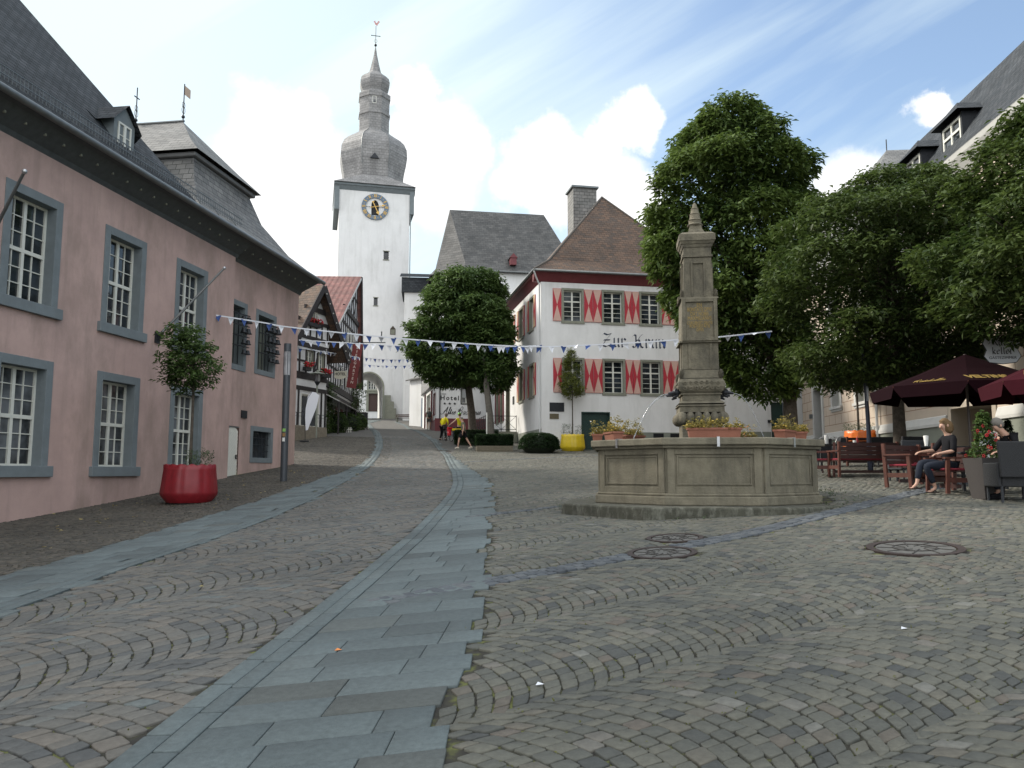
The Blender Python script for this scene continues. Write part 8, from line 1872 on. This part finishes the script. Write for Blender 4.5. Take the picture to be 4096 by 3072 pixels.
f = MB(); [f.bar((x,.1,gzw+.75),(x,.1,gzw+1.5),.03) for x in (-1.4,-.6,.2,1.0,1.8,2.6,3.2)]; f.bar((-1.4,.1,gzw+1.5),(3.2,.1,gzw+1.5),.03); f.bar((-1.4,.1,gzw+1.3),(3.2,.1,gzw+1.3),.02); f.tube([(3.2+.1*math.sin(u*.7),.1,gzw+1.4+.1*math.cos(u*.7)) for u in range(7)], .015, 5); f.build('railing', M['darkmetal'], F_.root)
for X, d, wx, hh, lb_ in ((1330,55,1.0,1.1,'dark leafy bush in tubs before the timbered inn door, nearest of three'),(1362,58,1.5,1.0,'green bushes behind the white picket edging at the timbered inn, middle of three'),(1398,61.5,1.3,1.0,'green bushes by the chalkboard at the timbered inn, farthest of three')):
    g = col_at(X, 1740, d)
    solid_bush('terrace_bush', (g.x, d, g.z+.1), 0, lambda r, n, wx=wx, hh=hh: (lambda d_: (d_*np.array([wx,.6,hh*.8])+[0,0,hh*.45], d_))((lambda q: q/np.linalg.norm(q, axis=1, keepdims=True))(r.normal(size=(n,3)))), 900, .12, 'leaf_dark', lb_, 'shrub', 'bushes on the timbered inn terrace', int(X), core=MB().blob((0,0,hh*.45), (wx*.85,.5,hh*.65), 10, 8))
g = col_at(1358, 1745, 55.5); r = empty('picket_edging', (g.x, 55.5, g.z), .35, 'low white picket edging in front of the terrace bushes', 'fence'); f = MB(); [f.box(-.8+i*.14,-.015,0,-.74+i*.14,.015,.38) for i in range(12)]; f.build('pickets', M['whitewood'], r); MB().box(-.82,-.03,.2,.86,-.016,.25).build('rail', M['whitewood'], r)
# climbing plants on the timbered inn
for X, d, y0_, y1_, wx, lb_ in ((1308,53.5,1530,1730,.5,'ivy and wisteria climbing the near corner of the timbered inn'),(1424,64,1530,1700,.6,'climbing plant at the far corner of the timbered inn')):
    a_, e_ = at(X, y1_, d), at(X, y0_, d); n = 600; rr_ = np.random.default_rng(X); u = rr_.random(n); C_ = np.c_[a_.x+rr_.normal(0, wx*.45, n)*(.5+u), d+rr_.normal(0,.3,n), a_.z+(e_.z-a_.z)*u]
    cr = empty('climbing_plant', (a_.x, d, a_.z), 0, lb_, 'climbing plant', 'climbers on the timbered inn'); C_ -= np.array([a_.x, d, a_.z]); leaf_cloud('leaves', C_, rr_.normal(0,.5,(n,3)), .13, 'leaf_dark', cr, 4, .1, .4, X, .5); MB().tube([(0,0,0),(.1,0,(e_.z-a_.z)*.5),(-.05,0,e_.z-a_.z)], .04, 6).build('stem', M['bark'], cr)
# geranium boxes on the timbered house
for s_, z, L_, lb_ in ((4.95,10.55,1.35,'red geraniums in the upper window box under the timbered gable'),(4.35,7.72,.6,'red geraniums at the lower left window of the timbered house'),(6.35,7.55,.9,'red geraniums at the lower right window of the timbered house')):
    p = FA.world(s_, -.32, z); r = empty('geranium_box', p, FA.rz, lb_, 'flower box', 'geranium boxes of the timbered house'); MB().box(-L_/2,-.12,0,L_/2,.12,.22).build('box', M['black'], r)
    rr_ = np.random.default_rng(int(s_*10)); n = 70; C_ = np.c_[rr_.uniform(-L_/2,L_/2,n), rr_.normal(-.05,.10,n), .22+rr_.random(n)*.28]; leaf_cloud('plants', C_, np.c_[np.zeros((n,2)), np.ones(n)], .09, 'leaf_dark', r, 4, .04, 0, 3, .6)
    f = MB(); [f.blob((q[0], q[1]-.06, q[2]+.03), (.055,.05,.045), 6, 4) for q in C_[:45]]; f.build('blossoms', M['red_flower'], r)

# ================================================================ pennant strings
def bunting(pts, spacing, fw2, fh, label, seed, crumple=.15, off=0):
    P = [at(X, Y, d) for X, Y, d in pts]; o0 = P[0]; r = empty('bunting', o0, 0, label, 'bunting', 'blue and white pennant strings across the street'); Q = [p-o0 for p in P]
    C = [Q[0]]
    for i in range(len(Q)-1):
        p0, p1, p2, p3 = Q[max(i-1,0)], Q[i], Q[i+1], Q[min(i+2,len(Q)-1)]
        for k in range(1, 9): t = k/8; C.append(.5*((2*p1)+(p2-p0)*t+(2*p0-5*p1+4*p2-p3)*t*t+(3*p1-p0-3*p2+p3)*t**3))
    c = MB(); 
    for a, e in zip(C[:-1], C[1:]): c.bar(a, e, .012, .045)
    c.build('cord', M['flag_white'], r); rr_ = random.Random(seed)
    tot = [0]
    for a, e in zip(C[:-1], C[1:]): tot.append(tot[-1]+(e-a).length)
    protos = []
    for mm in ('flag_blue', 'flag_white'):
        me = bpy.data.meshes.new('pennant'); me.from_pydata([(-fw2/2,0,0),(fw2/2,0,0),(.0,.0,-fh),(0,.03,-fh*.45)], [], [(0,1,3),(0,3,2),(1,2,3)]); me.materials.append(M[mm]); protos.append(me)
    s = spacing*.5; k = 0
    while s < tot[-1] and k < 98:
        j = max(i for i in range(len(tot)) if tot[i] <= s); j = min(j, len(C)-2); u = (s-tot[j])/(tot[j+1]-tot[j]+1e-9); p = C[j].lerp(C[j+1], u); d = C[j+1]-C[j]
        o = bpy.data.objects.new('pennant', protos[k % 2]); COL.objects.link(o); o.parent = r; o.location = p; cr_ = rr_.random() < crumple
        o.rotation_euler = (rr_.gauss(0,.18)+(rr_.uniform(-1.3,1.3) if cr_ else 0), rr_.gauss(0,.10)+(rr_.uniform(-.5,.5) if cr_ else 0), math.atan2(d.y, d.x)+rr_.gauss(0,.22))
        s += spacing; k += 1
bunting([(845,1258,26.5),(1050,1290,27.5),(1180,1311,28),(1637,1357,28.5),(2100,1386,28.5),(2440,1376,28),(2712,1359,27.5),(2864,1349,27),(3088,1325,26.5)], .44, .22, .26, 'longest pennant string from the pink wall past the obelisk into the trees', 1, .25)
bunting([(1196,1360,46.5),(1452,1375,46),(1662,1386,45.5),(1900,1390,44.5),(2158,1382,42.9)], .48, .34, .38, 'pennant string from the timbered house to the corner of the inn', 2, .06)
bunting([(1190,1391,47.5),(1300,1407,50),(1437,1430,57)], .5, .36, .28, 'crumpled short pennant string in front of the timbered houses', 3, .95)
bunting([(1425,1428,70),(1550,1438,71),(1675,1436,72)], .37, .30, .36, 'upper of two small far pennant strings before the tower', 4, .05)
bunting([(1435,1456,76),(1560,1464,76),(1690,1458,76)], .42, .33, .33, 'lower of two small far pennant strings above the arch', 5, .05)
